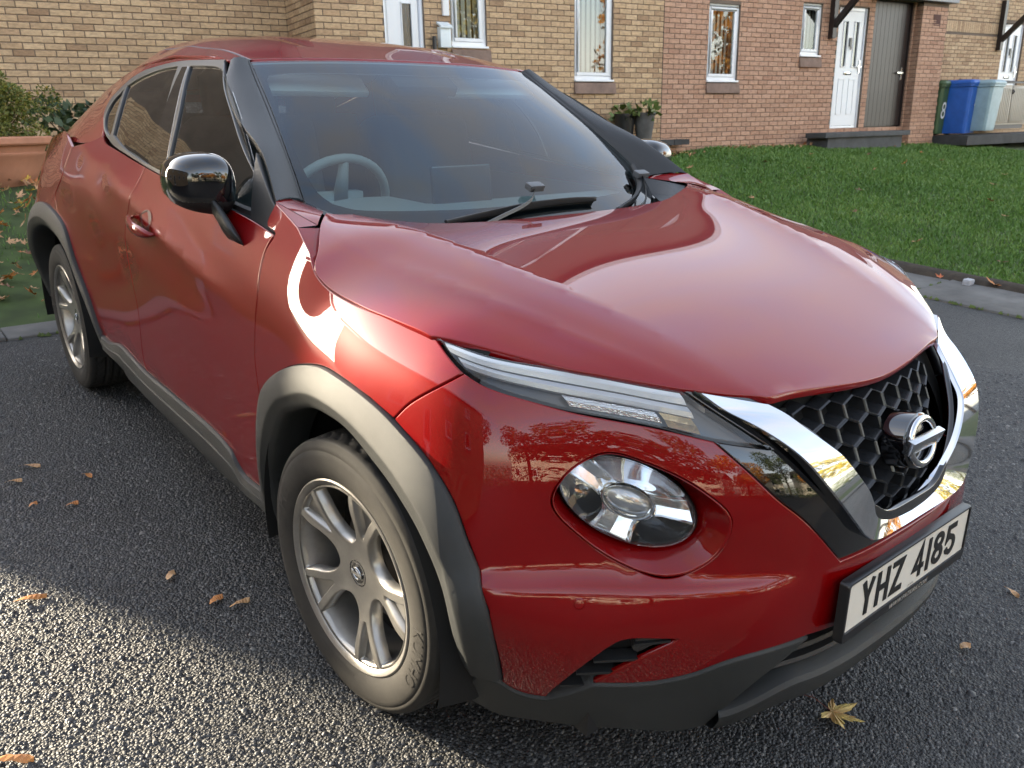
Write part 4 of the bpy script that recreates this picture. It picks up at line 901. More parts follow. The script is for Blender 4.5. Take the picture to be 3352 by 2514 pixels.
RQ=[rq[3],rq[2],(rq[1][0],rq[1][1]),rq[0],(ra[4][0]+.02,ra[4][1]+.006)]
rd=[[st[3]]+rev(dr)[1:-1]+[belt[-1]],belt2,[belt2[-1],lbpt(.80,2.03,1.172),RQ[0]],RQ,[RQ[-1],ra[4],ra[3],ra[2],ra[1],ra[0]],[st[0],st[1],st[2]],[st[2],st[3]]]
hz=[(2.792,.992),(2.74,1.008),(2.66,1.012),(2.56,.998),(2.515,.968),(2.54,.945),(2.64,.945),(2.75,.958)]
DOORS={}
for sd in 'RL':
    DOORS['f'+sd]=panel('front_door',LB,fd,PAINT,car,lbout,step=.028,side=sd,extra=[crl],holes=[])
    DOORS['r'+sd]=panel('rear_door',LB,rd,PAINT,car,lbout,step=.03,side=sd,extra=[crl])
# quarter, rear -----------------------------------------------------------------
sR=lambda y,X=.86: to_sd(X,y)[0]
sE=BS[-1]
for sd in 'RL':
    panel('rear_quarter',LB,[rev(RQ),[RQ[0],(3.75,1.185),(3.9,1.172),(4.1,1.145),(4.3,1.115)],[(4.3,1.115),(4.42,1.0),(4.46,.86)],[(4.46,.86),(4.2,.84),(4.12,.83),(4.0,.868),(3.9,.877),RQ[-1]]],PAINT,car,lbout,step=.03,side=sd)
    panel('tail_lamp',LB,[[(4.305,1.112),(4.425,1.0),(4.465,.86)],[(4.465,.86),(4.56,.93),(4.62,1.07)],[(4.62,1.07),(4.305,1.112)]],mat('tail_lens',(.35,.01,.012),rough=.1,coat=1),car,lbout,step=.03,side=sd)
    panel('rear_bumper',LB,[[(4.465,.855),(4.9,.84),(sE-.002,.83)],[(sE-.002,.83),(sE-.002,.36)],[(sE-.002,.36),(4.7,.36),(4.45,.36)],[(4.45,.36),(4.46,.5),(4.36,.68),(4.2,.80),(4.12,.83)],[(4.12,.83),(4.465,.855)]],PAINT,car,lbout,step=.04,side=sd)
# inner shell keeps the gaps dark -----------------------------------------------
def shell(name,S,out,us,vs,off,m):
    U,Vv=np.meshgrid(us,vs,indexing='ij');uv=np.c_[U.ravel(),Vv.ravel()];P=S(uv[:,0],uv[:,1])+nrm(S,uv,out)*off
    nu,nv=len(us),len(vs);F=[(i*nv+j,i*nv+j+1,(i+1)*nv+j+1,(i+1)*nv+j) for i in range(nu-1) for j in range(nv-1)]
    b=MB();b.add(P*[-1,1,1],F);b.add(P,F);return b
def wellout(s,z):
    y=_sy(s);return True
us=np.arange(.30,1.02,.03);b=shell('s',LB,lbout,us,np.arange(.30,.90,.03),-.05,VOID);inner=b
b2=shell('s',LB,lbout,np.arange(1.0,1.86,.03),np.arange(.86,1.0,.02),-.022,VOID);inner.add(b2.V,b2.F)
b2=shell('s',LB,lbout,np.arange(1.80,3.45,.05),np.arange(.30,1.08,.05),-.024,VOID);inner.add(b2.V,b2.F)
b2=shell('s',LB,lbout,np.arange(3.5,4.5,.05),np.arange(.88,1.12,.04),-.022,VOID);inner.add(b2.V,b2.F)
b2=shell('s',HOOD,UP,np.arange(0,.80,.03),np.arange(-.60,.30,.03),-.03,VOID)
keep=[f for f in b2.F if all(abs(b2.V[i][0])<.80-.9*max(0,-.28-b2.V[i][1]) for i in f)];inner.add(b2.V,keep)
inner.build('inner_shell',VOID,car)
# underside
b=MB();b.box((0,1.25,.26),(1.3,3.7,.10));b.box((0,-.38,.30),(.8,.5,.08));b.build('underbody',DARK,car)
# ------------------------------------------------------------------ arch cladding, sills
def ang_resample(P,n,cy,cz):
    P=np.array([LB(np.array([s]),np.array([z]))[0] for s,z in resample(spline(P,8),.004)]);a=np.unwrap(np.arctan2(P[:,2]-cz,P[:,1]-cy));return P,a
def arch(outer,inner,cy,sd,n=72):
    O=resample(spline(outer,10),.004);I=resample(spline(inner,10),.004)
    # pair by fraction of length
    t=np.linspace(0,1,n)
    def at(C,t): L=np.r_[0,np.cumsum(np.linalg.norm(np.diff(C,axis=0),axis=1))];L/=L[-1];return np.stack([np.interp(t,L,C[:,i]) for i in(0,1)],1)
    o=at(O,t);i=at(I,t);prof=[(-.0,-.006),(.0,.006),(.02,.0105),(.06,.0125),(.3,.016),(.60,.0165),(.66,.0150),(.70,.0115),(.85,.004),(.97,-.006),(1.0,-.012),(1.0,-.030)]
    rings=[]
    for f,h in prof:
        uv=o*(1-f)+i*f;P=LB(uv[:,0],uv[:,1])+nrm(LB,uv,lbout)*h;rings.append(P)
    last=rings[-1].copy();last[:,0]-=.07;rings.append(last)
    sx=-1 if sd=='R' else 1
    b=MB();G=[[tuple(p*[sx,1,1]) for p in r] for r in rings];b.loft(G,closed=False)
    return b
ai=A['arch_in']
a_out=ao[:-1]+[(.905,.36)];a_in=ai[:-1]+[(.992,.36)]
# rear arch: same form about the rear axle
ro=ra[:6]+[(4.06,.868),(4.2,.82),(4.32,.74),(4.40,.62),(4.45,.48),(4.46,.36)]
ri=[(3.40,.34),(3.46,.46),(3.54,.56),(3.62,.655),(3.72,.725),(3.86,.765),(4.0,.775),(4.12,.755),(4.24,.70),(4.33,.60),(4.38,.48),(4.39,.36)]
for sd in 'RL':
    fix(arch(a_out,a_in,0,sd).build('arch_cladding',CLAD,car),30);fix(arch(ro,ri,2.636,sd).build('arch_cladding',CLAD,car),30)
# sill: a band with a step line along it
sb=A['sill_bot']
def curve(P,n): C=resample(spline(P,10),.005);L=np.r_[0,np.cumsum(np.linalg.norm(np.diff(C,axis=0),axis=1))];L/=L[-1];t=np.linspace(0,1,n);return np.stack([np.interp(t,L,C[:,i]) for i in(0,1)],1)
for sd in 'RL':
    n=90;tp=curve(rev(st),n);s_=tp[:,0]
    sbx=np.array(sorted(sb));bt=np.c_[s_,np.interp(s_,sbx[:,0],sbx[:,1])];bt[s_>3.14,1]=.3226+(s_[s_>3.14]-3.14)*.10
    rings=[]
    for f,h in((0,-.004),(0,.004),(.04,.010),(.33,.0155),(.36,.0105),(.40,.0155),(.8,.018),(.95,.012),(1,-.004),(1.02,-.06)):
        uv=tp*(1-f)+bt*f;rings.append(LB(uv[:,0],uv[:,1])+nrm(LB,uv,lbout)*h)
    sx=-1 if sd=='R' else 1;b=MB();b.loft([[tuple(p*[sx,1,1]) for p in r] for r in rings],closed=False);fix(b.build('sill_cladding',CLAD,car),28)
# wheel wells
for sd in(-1,1):
    for cy in(0,2.636):
        b=MB();n=40;rings=[]
        for xx,rr in((.875,.41),(.80,.43),(.60,.43),(.52,.30)):
            rings.append([(sd*xx,cy+rr*math.cos(a),.35+rr*math.sin(a)) for a in np.linspace(-.22,math.pi+.22,n)])
        b.loft(rings,closed=False);b.build('wheel_well_liner',VOID,car,True)
# ------------------------------------------------------------------ nose: black V panel, chrome, grille
VB=[(0,.601),(.12,.601),(.25,.599)]
chi=[(.338,-.706,.894),(.317,-.730,.880),(.296,-.760,.858),(.275,-.789,.836),(.253,-.818,.812),(.222,-.838,.774),(.183,-.850,.730),(.145,-.8505,.683)]
chi_b=[(.145,-.8505,.683),(.125,-.8485,.668),(.09,-.8475,.655),(.05,-.8455,.648),(0,-.8445,.6465)]
cho=[(.470,-.640,.926),(.440,-.676,.897),(.409,-.722,.876),(.380,-.765,.851),(.353,-.803,.820),(.318,-.834,.772),(.270,-.858,.712),(.222,-.874,.656)]
cho_b=[(.222,-.874,.656),(.195,-.879,.637),(.15,-.8795,.627),(.08,-.8775,.622),(0,-.8765,.6205)]
vp=[[(0,.601),(0,.660)],[(0,.660),(.10,.664),(.15,.69)],[(.15,.69),(.19,.735),(.24,.79),(.29,.845),(.36,.885),(.43,.912)],[(.43,.912),(.56,.934),(.592,.926)],A['drl_front'],rev(A['drl_low'][-2:]),A['v_edge'],rev(VB)]
panel('grille_surround',LB,vp,GLOSSB,car,lbout,step=.022,cut0=True,off=-.004,gap=.001)
def dens3(P,n): 
    C=resample(spline(np.array(P),10),.003);L=np.r_[0,np.cumsum(np.linalg.norm(np.diff(C,axis=0),axis=1))];L/=L[-1];t=np.linspace(0,1,n);return np.stack([np.interp(t,L,C[:,i]) for i in range(3)],1)
def strip(name,inn,out,m,n=40,back=.03,lift=.004,join=False):
    I=dens3(inn,n);O=dens3(out,n);rings=[]
    for f,dy,dz in((0,.012,0),(0,.002,0),(.03,-.001,0),(.5,-lift,.0),(.97,-.001,0),(1,.003,0),(1,back,0)):
        P=I*(1-f)+O*f;P=P+[0,dy,dz];rings.append(P)
    if join:
        b=MB()
        for sx in(-1,1): b.loft([[tuple(p*[sx,1,1]) for p in r] for r in rings],closed=False)
        o=b.build(name,m,car);fix(o,20);return
    for sx in(-1,1):
        b=MB();b.loft([[tuple(p*[sx,1,1]) for p in r] for r in rings],closed=False);o=b.build(name,m,car);fix(o,20)
strip('chrome_strut',chi,cho,CHROME,lift=.002)
strip('chrome_lower_bar',chi_b,cho_b,CHROME,lift=.002,join=True)
# grille mesh: hexagon cells on a recessed surface
def inside_g(X,z):
    P=np.array([(0,.64),(.09,.648),(.14,.678),(.18,.73),(.222,.776),(.25,.812),(.29,.855),(.335,.897),(.345,.915),(0,.915)])
    return inpoly(P,np.c_[np.abs(X),z])
def gy(X,z): return -.845+.55*X*X+np.maximum(0,z-.70)*.50+.014
hw=.0335;hh=.0265   # half width / half height of a cell (point upwards, upright sides)
def hexp(cx,cz,k): return [(cx+hw*k*a,cz+hh*k*bb) for a,bb in((0,1),(1,.5),(1,-.5),(0,-1),(-1,-.5),(-1,.5))]
GP=mat('grille_plastic',(.020,.021,.023),rough=.26,coat=.35)
cells=[(c_*2*hw+(hw if r_%2 else 0),.648+r_*1.5*hh) for r_ in range(0,9) for c_ in range(-7,8)]
gm=empty('grille',(0,0,0),0,car)
for cx,cz in cells:
    if not inside_g(np.array([cx*.97]),np.array([cz]))[0] or cz>.872:continue
    ring=[]
    for k,dy in((1.0,.030),(1.0,.0),(.93,-.003),(.88,.0),(.80,.036)): ring.append([(x,float(gy(x,z))+dy,z) for x,z in hexp(cx,cz,k)])
    b=MB();b.loft(ring,True,False);b.build('grille_cell',GP,gm)
X_=np.linspace(-.36,.36,25);Z_=np.linspace(.60,.895,15);V=[(x,float(gy(x,z))+.036,z) for x in X_ for z in Z_]
mk('grille_backing',V,[(i*15+j,i*15+j+1,(i+1)*15+j+1,(i+1)*15+j) for i in range(24) for j in range(14)],VOID,car)
# emblem: pod, ring and bar
ec=np.array([0,-.850,.785]);et=R(14);eb=np.array([0,math.sin(et),math.cos(et)]);en=np.array([0,-math.cos(et),math.sin(et)]);ex=np.array([1,0,0])
emb=empty('emblem',(0,0,0),0,car)
def epl(rx,rz,d,n=48): return [tuple(ec+ex*rx*math.cos(a)+eb*rz*math.sin(a)+en*d) for a in np.linspace(0,2*math.pi,n,endpoint=False)]
b=MB();b.loft([epl(.066,.060,-.050),epl(.063,.057,-.006),epl(.058,.052,-.002)],True,True);o=b.build('emblem_pod',GLOSSB,emb);fix(o,40)
rings=[]
for a in np.linspace(0,2*math.pi,14,endpoint=False): rings.append(epl(.0500+.0078*math.cos(a),.0460+.0078*math.cos(a),.003+.0065*math.sin(a)))
rings.append(rings[0]);b=MB();b.loft(rings,True,False);o=b.build('emblem_ring',CHROME,emb);fix(o,60)
b=MB();b.box(ec+en*.006,(.132,.016,.031),Matrix(((1,0,0),(0,math.cos(et),math.sin(et)),(0,-math.sin(et),math.cos(et)))).transposed());o=b.build('emblem_bar',SILVER,emb);bevel(o,.003,2)
# ------------------------------------------------------------------ daytime lights
DU=[lbpt(X,y,hood_z(X,y)) for X,y in HD[:8]]
drl=[[DU[0]]+DU[1:],[DU[-1]]+A['drl_front'][1:],rev(A['drl_low']),[A['drl_low'][0],DU[0]]]
drl[0]=[(float(a),float(bb)) for a,bb in drl[0]]
for sd in 'RL':
    lamp=panel('running_lamp',LB,drl,mat('lamp_housing',(.012,.012,.013),rough=.3,coat=.4),car,lbout,step=.02,side=sd,off=-.030,gap=.001,flange=.02)
    panel('lens_cover',LB,drl,LENS,lamp,lbout,step=.02,side=sd,off=.0005,gap=.0022,flange=.01)
    sx=-1 if sd=='R' else 1
    # silver light guide along the upper half, prism strip under it, amber indicator at the nose
    up=curve([(float(a),float(c)) for a,c in DU],60);lo=curve(A['drl_low'][:-1],60)
    def band(f0,f1,h,m,name,t0=0,t1=60,bulge=.004):
        rings=[]
        for f,k in((f0,-.012),(f0,0),((f0+f1)/2,bulge),(f1,0),(f1,-.012)):
            uv=up*(1-f)+lo*f;uv=uv[t0:t1];rings.append([tuple(p*[sx,1,1]) for p in LB(uv[:,0],uv[:,1])+nrm(LB,uv,lbout)*(h+k)])
        b=MB();b.loft(rings,closed=False);o=b.build(name,m,lamp);fix(o,40)
    band(.06,.30,-.007,mat('frosted_guide',(.80,.83,.86),rough=.25,coat=.6),'light_guide',2,59)
    band(.33,.56,-.009,mat('prism_silver',(.78,.82,.88),rough=.28,metal=.5),'reflector_strip',4,59)
    band(.60,.84,-.012,mat('lamp_chrome',(.80,.81,.82),rough=.14,metal=1,bump=(420,.9,0)),'reflector_bowl',26,49)
    band(.58,.90,-.010,mat('amber_reflector',(.75,.55,.28),rough=.18,metal=.7,bump=(160,.6,0)),'indicator',49,58,.006)
# ------------------------------------------------------------------ round headlamps
_L=[LB(np.array([s]),np.array([z]))[0] for s,z in A['lens']]          # left, top, right, bottom
lc=sum(_L)/4;la=(_L[2]-_L[0])/2;lt=(_L[1]-_L[3])/2;ln=np.cross(la,lt);ln/=np.linalg.norm(ln)
if ln[1]>0: ln=-ln
la_n=la/np.linalg.norm(la);lb_n=np.cross(ln,la_n);lb_n*=np.sign(lb_n[2]);RL_=.116
def lp(r,a,d,k=1.0): return lc+ln*d+(la*math.cos(a)+lt*math.sin(a))*(r/.116)
for sd in 'RL':
    sx=-1 if sd=='R' else 1;W=lambda p: tuple(np.asarray(p)*[sx,1,1])
    lampo=empty('headlamp',(0,0,0),0,car)
    n=72;As=np.linspace(0,2*math.pi,n,endpoint=False)
    # painted bezel: from the bumper opening down to the lamp
    bo=outline(bzs,.004)
    P=LB(bo[:,0],bo[:,1]);Nb=nrm(LB,bo,lbout)
    _B=np.linalg.inv(np.stack([la,lt,ln],1));_q=(P-lc)@_B.T;ang=np.arctan2(_q[:,1],_q[:,0]);o_=np.argsort(ang);ang=ang[o_];P=P[o_];Nb=Nb[o_]
    def outer(a,h):
        i=np.array([np.interp(a,ang,P[:,k],period=2*math.pi) for k in range(3)]);nn=np.array([np.interp(a,ang,Nb[:,k],period=2*math.pi) for k in range(3)]);return i+nn*h
    rings=[[W(outer(a,-.006)) for a in As],[W(outer(a,.003)) for a in As],[W(outer(a,.006)*.95+lp(RL_,a,.0)*.05) for a in As],[W(outer(a,.004)*.88+lp(RL_,a,-.004)*.12) for a in As],[W(outer(a,-.008)*.6+lp(RL_+.006,a,-.014)*.4) for a in As],[W(outer(a,-.014)*.15+lp(RL_+.006,a,-.024)*.85) for a in As],[W(lp(RL_+.004,a,-.045)) for a in As]]
    b=MB();b.loft(rings,True,False);o=b.build('bezel',PAINT,lampo,True);fix(o);[setattr(f,'use_smooth',True) for f in o.data.polygons]
    b=MB();b.loft([[W(lp(RL_+.005,a,-.028)) for a in As],[W(lp(RL_-.003,a,-.020)) for a in As],[W(lp(RL_-.009,a,-.026)) for a in As],[W(lp(RL_-.012,a,-.075)) for a in As],[W(lp(.02,a,-.095)) for a in As]],True,True);b.build('lamp_bowl',DARK,lampo,True)
    # three broad chrome arms round a projector, gloss black between them
    for ac in(R(128),R(-3),R(-121)):
        d=(math.cos(ac),math.sin(ac));pp=(-d[1],d[0]);rings=[]
        for rr,hw_,dp in((.030,.036,-.020),(.052,.030,-.017),(.080,.032,-.013),(.107,.037,-.012)):
            prof=[]
            for w_,dd in((-1,-.035),(-1,-.001),(-.86,.004),(-.74,.0),(0,-.006),(.74,.0),(.86,.004),(1,-.001),(1,-.035)):
                x=d[0]*rr+pp[0]*hw_*w_;y=d[1]*rr+pp[1]*hw_*w_;k=min(1,.109/math.hypot(x,y));prof.append(W(lc+ln*(dp+dd)+la*(x*k/.116)+lt*(y*k/.116)))
            rings.append(prof)
        b=MB();b.loft(rings,True,True);o=b.build('reflector_arm',mat('lamp_reflector',(.86,.88,.90),rough=.16,metal=.85),lampo);fix(o,22)
    b=MB();b.loft([[W(lp(.050,a,-.04)) for a in As],[W(lp(.048,a,-.012)) for a in As],[W(lp(.0445,a,-.008)) for a in As],[W(lp(.041,a,-.012)) for a in As],[W(lp(.036,a,-.05)) for a in As]],True,False);o=b.build('projector_ring',CHROME,lampo);fix(o,40)
    rings=[[W(lp(.0405*math.cos(t),a,-.026+.016*math.sin(t))) for a in As] for t in np.linspace(0,1.5,8)];b=MB();b.loft(rings,True,True);b.build('projector_lens',mat('projector_glass',(.45,.47,.50),rough=.05,metal=.35,coat=1,coat_rough=0),lampo,True)
    rings=[[W(lp(r_,a,dd)) for a in As] for r_,dd in((RL_-.001,-.020),(RL_-.004,-.006),(RL_-.012,.0),(.09,.006),(.06,.011),(.03,.0135),(.006,.0145))];b=MB();b.loft(rings,True,True);b.build('lens_cover',LENS,lampo,True)
# ------------------------------------------------------------------ lower front: winglets, vents, lip, intake
wing=[A['bump_low'],[A['bump_low'][-1],(.78,.335),A['wing_top'][0]],A['wing_top'],A['wing_r'],A['wing_bot'],[A['wing_bot'][-1],(.985,.29),(.955,.345)],[(.955,.345),A['bump_low'][0]]]
for sd in 'RL':
    panel('bumper_winglet',LB,wing,CLAD,car,lbout,step=.02,side=sd,off=.006,gap=.0,flange=.05,round_=.004,edge_drop=.003)
    vt=A['vent_top'];vb=A['vent_bot']
    panel('vent_recess',LB,[vt,vb,[vb[-1],vt[0]]],DARK,car,lbout,step=.02,side=sd,off=-.040,gap=-.004,flange=.005)
    sx=-1 if sd=='R' else 1
    for i,(sa,za,sb_,zb) in enumerate(((.665,.478,.60,.486),(.735,.432,.655,.440),(.765,.395,.695,.402),(.795,.352,.735,.360))):
        rings=[]
        for f in np.linspace(0,1,8):
            s_=sa+(sb_-sa)*f;z_=za+(zb-za)*f;uv=np.array([[s_,z_]]);n_=nrm(LB,uv,lbout)[0];p=LB(uv[:,0],uv[:,1])[0]
            rings.append([tuple((p+n_*h+np.array([0,0,dz]))*[sx,1,1]) for h,dz in((-.004,0),(-.036,-.006),(-.036,-.014),(-.005,-.006))])
        b=MB();b.loft(rings,True,True);b.build('vent_slat',SATIN,car)
    # wedge of grey trim filling the front end of the vent
    panel('vent_fin',LB,[[(.595,.4915),(.66,.4915)],[(.66,.4915),(.668,.455),(.655,.446)],[(.655,.446),(.595,.4915)]],CLAD,car,lbout,step=.02,side=sd,off=-.012,gap=.001,flange=.03)
    uv=np.array([A['sensor'][0]]);P=LB(uv[:,0],uv[:,1])[0];n_=nrm(LB,uv,lbout)[0];t1=np.cross(n_,[0,0,1]);t1/=np.linalg.norm(t1);t2=np.cross(n_,t1)
    rings=[[tuple((P+n_*h+(t1*math.cos(a)+t2*math.sin(a))*r_)*[sx,1,1]) for a in np.linspace(0,2*math.pi,24,endpoint=False)] for r_,h in((.0115,-.003),(.0115,.0006),(.0095,.0012),(.009,.0002),(.0085,.0012),(.003,.0016))];b=MB();b.loft(rings,True,True);o=b.build('parking_sensor',PAINT,car);fix(o,40)
# front lip under the plate
rings=[]
sl_=np.concatenate([np.linspace(0,.36,19),np.linspace(.38,.47,6)])
for h,z in((-.05,.352),(-.012,.346),(.006,.340),(.014,.330),(.016,.318),(.008,.268),(-.004,.258),(-.05,.255)):
    row=[]
    for s_ in sl_:
        k=smooth01((s_-.30)/.18);zz=z-(.05+.02*(z>.30))*k*.9
        uv=np.array([[s_,zz]]);row.append(LB(uv[:,0],uv[:,1])[0]+np.array([*base(s_)[1],0])*(h+.004*k))
    rings.append(np.array(row))
b=MB()
for sx in(-1,1): b.loft([[tuple(p*[sx,1,1]) for p in r] for r in rings],closed=False)
o=b.build('front_lip',CLAD,car);fix(o,30)
# dark intake behind, with two cross slats
b=MB()
for z0,z1,h in((.30,.45,-.07),):
    rings=[]
    for z in np.linspace(z0,z1,6):
        rings.append([tuple(LB(np.array([s_]),np.array([z]))[0]+np.array([*base(s_)[1],0])*h) for s_ in np.linspace(0,.50,20)])
    for sx in(-1,1): b.loft([[tuple(np.array(p)*[sx,1,1]) for p in r] for r in rings],closed=False)
b.build('intake_backing',VOID,car)
for z,h in((.398,-.014),(.365,-.012)):
    rings=[]
    for s_ in np.linspace(0,.42,18):
        p=LB(np.array([s_]),np.array([z]))[0];nn=np.array([*base(s_)[1],0]);rings.append([p+nn*h,p+nn*(h-.004)+[0,0,.007],p+nn*(h-.05)+[0,0,.007],p+nn*(h-.05)-[0,0,.004],p+nn*(h-.002)-[0,0,.004]])
    b=MB()
    for sx in(-1,1): b.loft([[tuple(p*[sx,1,1]) for p in r] for r in rings],True,True)
    b.build('intake_slat',DARK,car)
b=MB();b.add([(-.80,-.34,.24),(-.72,-.36,.245),(-.755,-.36,.175),(-.80,-.30,.24),(-.72,-.32,.245),(-.755,-.32,.175)],[(0,1,2),(5,4,3),(0,2,5,3),(1,4,5,2)]);o=b.build('air_deflector',DARK,car);mirror_obj(o)
# ------------------------------------------------------------------ glasshouse
GOUT=np.array([1.,0,.35]);WOUT=np.array([0,-.6,.8])
EDG=[(.60*.0,0)]
ws_o=[[(0,.10),(.3,.10),(.6,.10)],[(.6,.10),(.6,.5),(.6,.995)],[(.6,.995),(.3,.995),(0,.995)],[(0,.995),(0,.10)]]
wsp=panel('windscreen',WS,ws_o,WSGLASS,car,WOUT,step=.03,cut0=True,flange=.004,gap=.001)
cl=[A['w_clear_b'][:5]+[(.10,.225),(0,.224)],[(0,.224),(0,.915)],[(0,.915),(.06,.9165)]+rev(A['w_clear_t'][0:3]),[A['w_clear_t'][0],A['w_clear_l'][0]],A['w_clear_l']]
# black ceramic border inside the glass: outer band with the clear field cut out (cut as a C along the centre line)
frit=[[(0,.10),(.6,.10)],[(.6,.10),(.6,.995)],[(.6,.995),(0,.995)],[(0,.995),(0,.915)],[(0,.915),(.06,.9165),(.2729,.9204),(.50,.9246),(.5609,.915)],[(.5609,.915),(.573,.894)],A['w_clear_l'],A['w_clear_b'][:5]+[(.10,.225),(0,.224)],[(0,.224),(0,.10)]]
panel('windscreen_border',WS,frit,mat('ceramic_black',(.006,.007,.009),rough=.25,coat=.5),wsp,WOUT,step=.03,cut0=True,off=-.005,gap=0,flange=.001)
# A pillar covers
for sx in(-1,1):
    Aq=_par(spline([(.776,.435,1.148)]+[tuple(GS(np.array([y]),np.array([z]))[0]) for y,z in ((A['sail'][0][0]-.02,A['sail'][0][1]),(.84,1.325),(1.02,1.412))]+[(.596,1.10,1.470)],20),np.linspace(0,1,40))
    Bq=_par(_we[_we[:,2]>1.128],np.linspace(0,1,40))
    rings=[]
    for f,h in((-.02,-.02),(0,-.004),(.03,.002),(.2,.010),(.5,.014),(.8,.010),(.88,.007),(.90,.003),(.92,.005),(.99,.002),(1.0,-.004)):
        P=Aq*(1-f)+Bq*f+np.array([.35,-.55,.75])*h;rings.append([tuple(p*[sx,1,1]) for p in P])
    b=MB();b.loft(rings,closed=False);o=b.build('pillar_cover',SATIN,car);fix(o,35)
# roof ------------------------------------------------------------------------
re_=[(.592,1.10),(.598,1.25),(.606,1.45),(.612,1.65),(.617,1.87),(.612,2.05),(.608,2.25),(.604,2.5),(.590,2.78)]
ditch=[(.536,1.096),(.54,1.3),(.542,1.6),(.54,1.9),(.538,2.2),(.535,2.5),(.52,2.80)]
rfe=[(0,1.037),(.2,1.043),(.4,1.068),(.536,1.096)]
panel('roof',ROOF,[rfe,ditch,[ditch[-1],(.3,2.84),(0,2.85)],[(0,2.85),(0,1.037)]],PAINT,car,UP,step=.03,cut0=True,flange=.015,gap=.003)
for sd in 'RL':
    panel('roof_rail_panel',ROOF,[[(.538,1.095),(.592,1.10)],re_,[re_[-1],ditch[-1]],rev(ditch)[:-1]+[(.538,1.095)]],PAINT,car,UP,step=.025,side=sd,flange=.012,gap=.0015)
    sx=-1 if sd=='R' else 1
    rings=[]
    D=resample(spline(ditch,10),.04)
    for dx,dz in((-.011,-.004),(-.006,-.0005),(.006,-.0005),(.011,-.004)):
        rings.append([tuple(ROOF(np.array([x+dx]),np.array([y]))[0]*[sx,1,1]+[0,0,dz]) for x,y in D])
    b=MB();b.loft(rings,closed=False);b.build('roof_seal',SATIN,car,True)
    # cant rail / C pillar (painted) from the roof rail round the windows
    dl=A['dlo']
    up=[(1.10,1.472),(1.25,1.486),(1.45,1.484),(1.65,1.472),(1.87,1.448),(2.05,1.426),(2.25,1.388),(2.5,1.330),(2.78,1.250)]
    cp=[up,[up[-1],(2.84,1.17),(2.80,1.085)],[(2.80,1.085),(2.5,1.125),(2.3,1.145),(2.1,1.160),(1.985,1.180)],[(1.985,1.180),(1.990,1.215)]+rev(dl[1:9]),[dl[1],(1.1328,1.470),(1.10,1.466)],[(1.10,1.466),up[0]]]
    panel('c_pillar',GS,cp,PAINT,car,GOUT,step=.028,side=sd,gap=.0005,flange=.01)
    # window trim ring
    hole_f=[A['fglass_rt'],A['fglass_f'],A['fglass_b'],A['fglass_r']]
    hole_r=[A['rglass_t'],A['rglass_r'],A['rglass_b'],A['rglass_f']]
    dlo=[dl[:-1]+[(.5289,1.0979)],[(.5289,1.0979),(.4764,1.1384)],[(.4764,1.1384),(.6908,1.2388),(.86,1.328),(1.02,1.405),(1.1328,1.4721)]]
    hq=A['qglass']
    panel('window_trim',GS,dlo,TRIM,car,GOUT,step=.025,side=sd,gap=.0005,flange=.012,holes=[hole_f,hole_r,[hq+[hq[0]]]],off=.001)
    fg=panel('front_window',GS,hole_f,SIDEGLASS,car,GOUT,step=.05,side=sd,off=-.006,gap=-.006,flange=.001)
    panel('rear_window',GS,hole_r,TINTGLASS,car,GOUT,step=.05,side=sd,off=-.006,gap=-.006,flange=.001)
    panel('quarter_light',GS,[hq+[hq[0]]],TINTGLASS,car,GOUT,step=.05,side=sd,off=-.005,gap=-.005,flange=.001)
    # gloss B pillar between the windows
    pb=[[(1.3838+.012,1.4487),(1.4605-.010,1.4475)],[(1.4505,1.4475),(1.392,1.3037),(1.372,1.1461)],[(1.372,1.1461),(1.192,1.1346)],[(1.192,1.1346),(1.26,1.2842),(1.3958,1.4487)]]
    panel('b_pillar',GS,pb,GLOSSB,car,GOUT,step=.03,side=sd,off=.0025,gap=.001,flange=.006)
    # mirror sail
    sa=A['sail'];sail=[[sa[0],sa[1]],[sa[1],(.41,1.105),sa[2]],[sa[2],sa[3]],[sa[3],sa[4],sa[0]]]
    panel('mirror_sail',GS,sail,SATIN,car,GOUT,step=.02,side=sd,off=.006,gap=.001,flange=.012)
    # seal along the foot of the glass
    bl=np.array(spline(A['fglass_b'],12));rings=[]
    for dz,h in((-.006,.002),(.006,.005),(.012,-.004)):
        uv=bl+[0,dz];rings.append([tuple(p*[sx,1,1]) for p in GS(uv[:,0],uv[:,1])+np.array([1,0,.2])*h])
    b=MB();b.loft(rings,closed=False);b.build('window_seal',DARK,car)
# tailgate, closing the back
V=[];F=[];n=9;rowz=[(2.80,1.31,.52),(2.88,1.25,.57),(3.00,1.14,.64),(3.10,1.04,.62),(3.22,.86,.62)]
for y,z,w in rowz:
    for i in range(n): u=i/(n-1)*2-1;V.append((u*w,y+.06*(1-u*u),z+.03*(1-u*u)))
F=[(r_*n+i,r_*n+i+1,(r_+1)*n+i+1,(r_+1)*n+i) for r_ in range(4) for i in range(n-1)]
o=mk('tailgate',V,F,[PAINT,TINTGLASS],car,True,fmat=[1 if 0<f//(n-1)<2 else 0 for f in range(len(F))]);fix(o)
b=MB();b.loft([[(x,2.74,1.372-.20*x*x),(x,2.93,1.325-.20*x*x),(x,2.94,1.31-.20*x*x),(x,2.74,1.345-.20*x*x)] for x in np.linspace(-.50,.50,9)],True,True);b.build('roof_spoiler',PAINT,car)
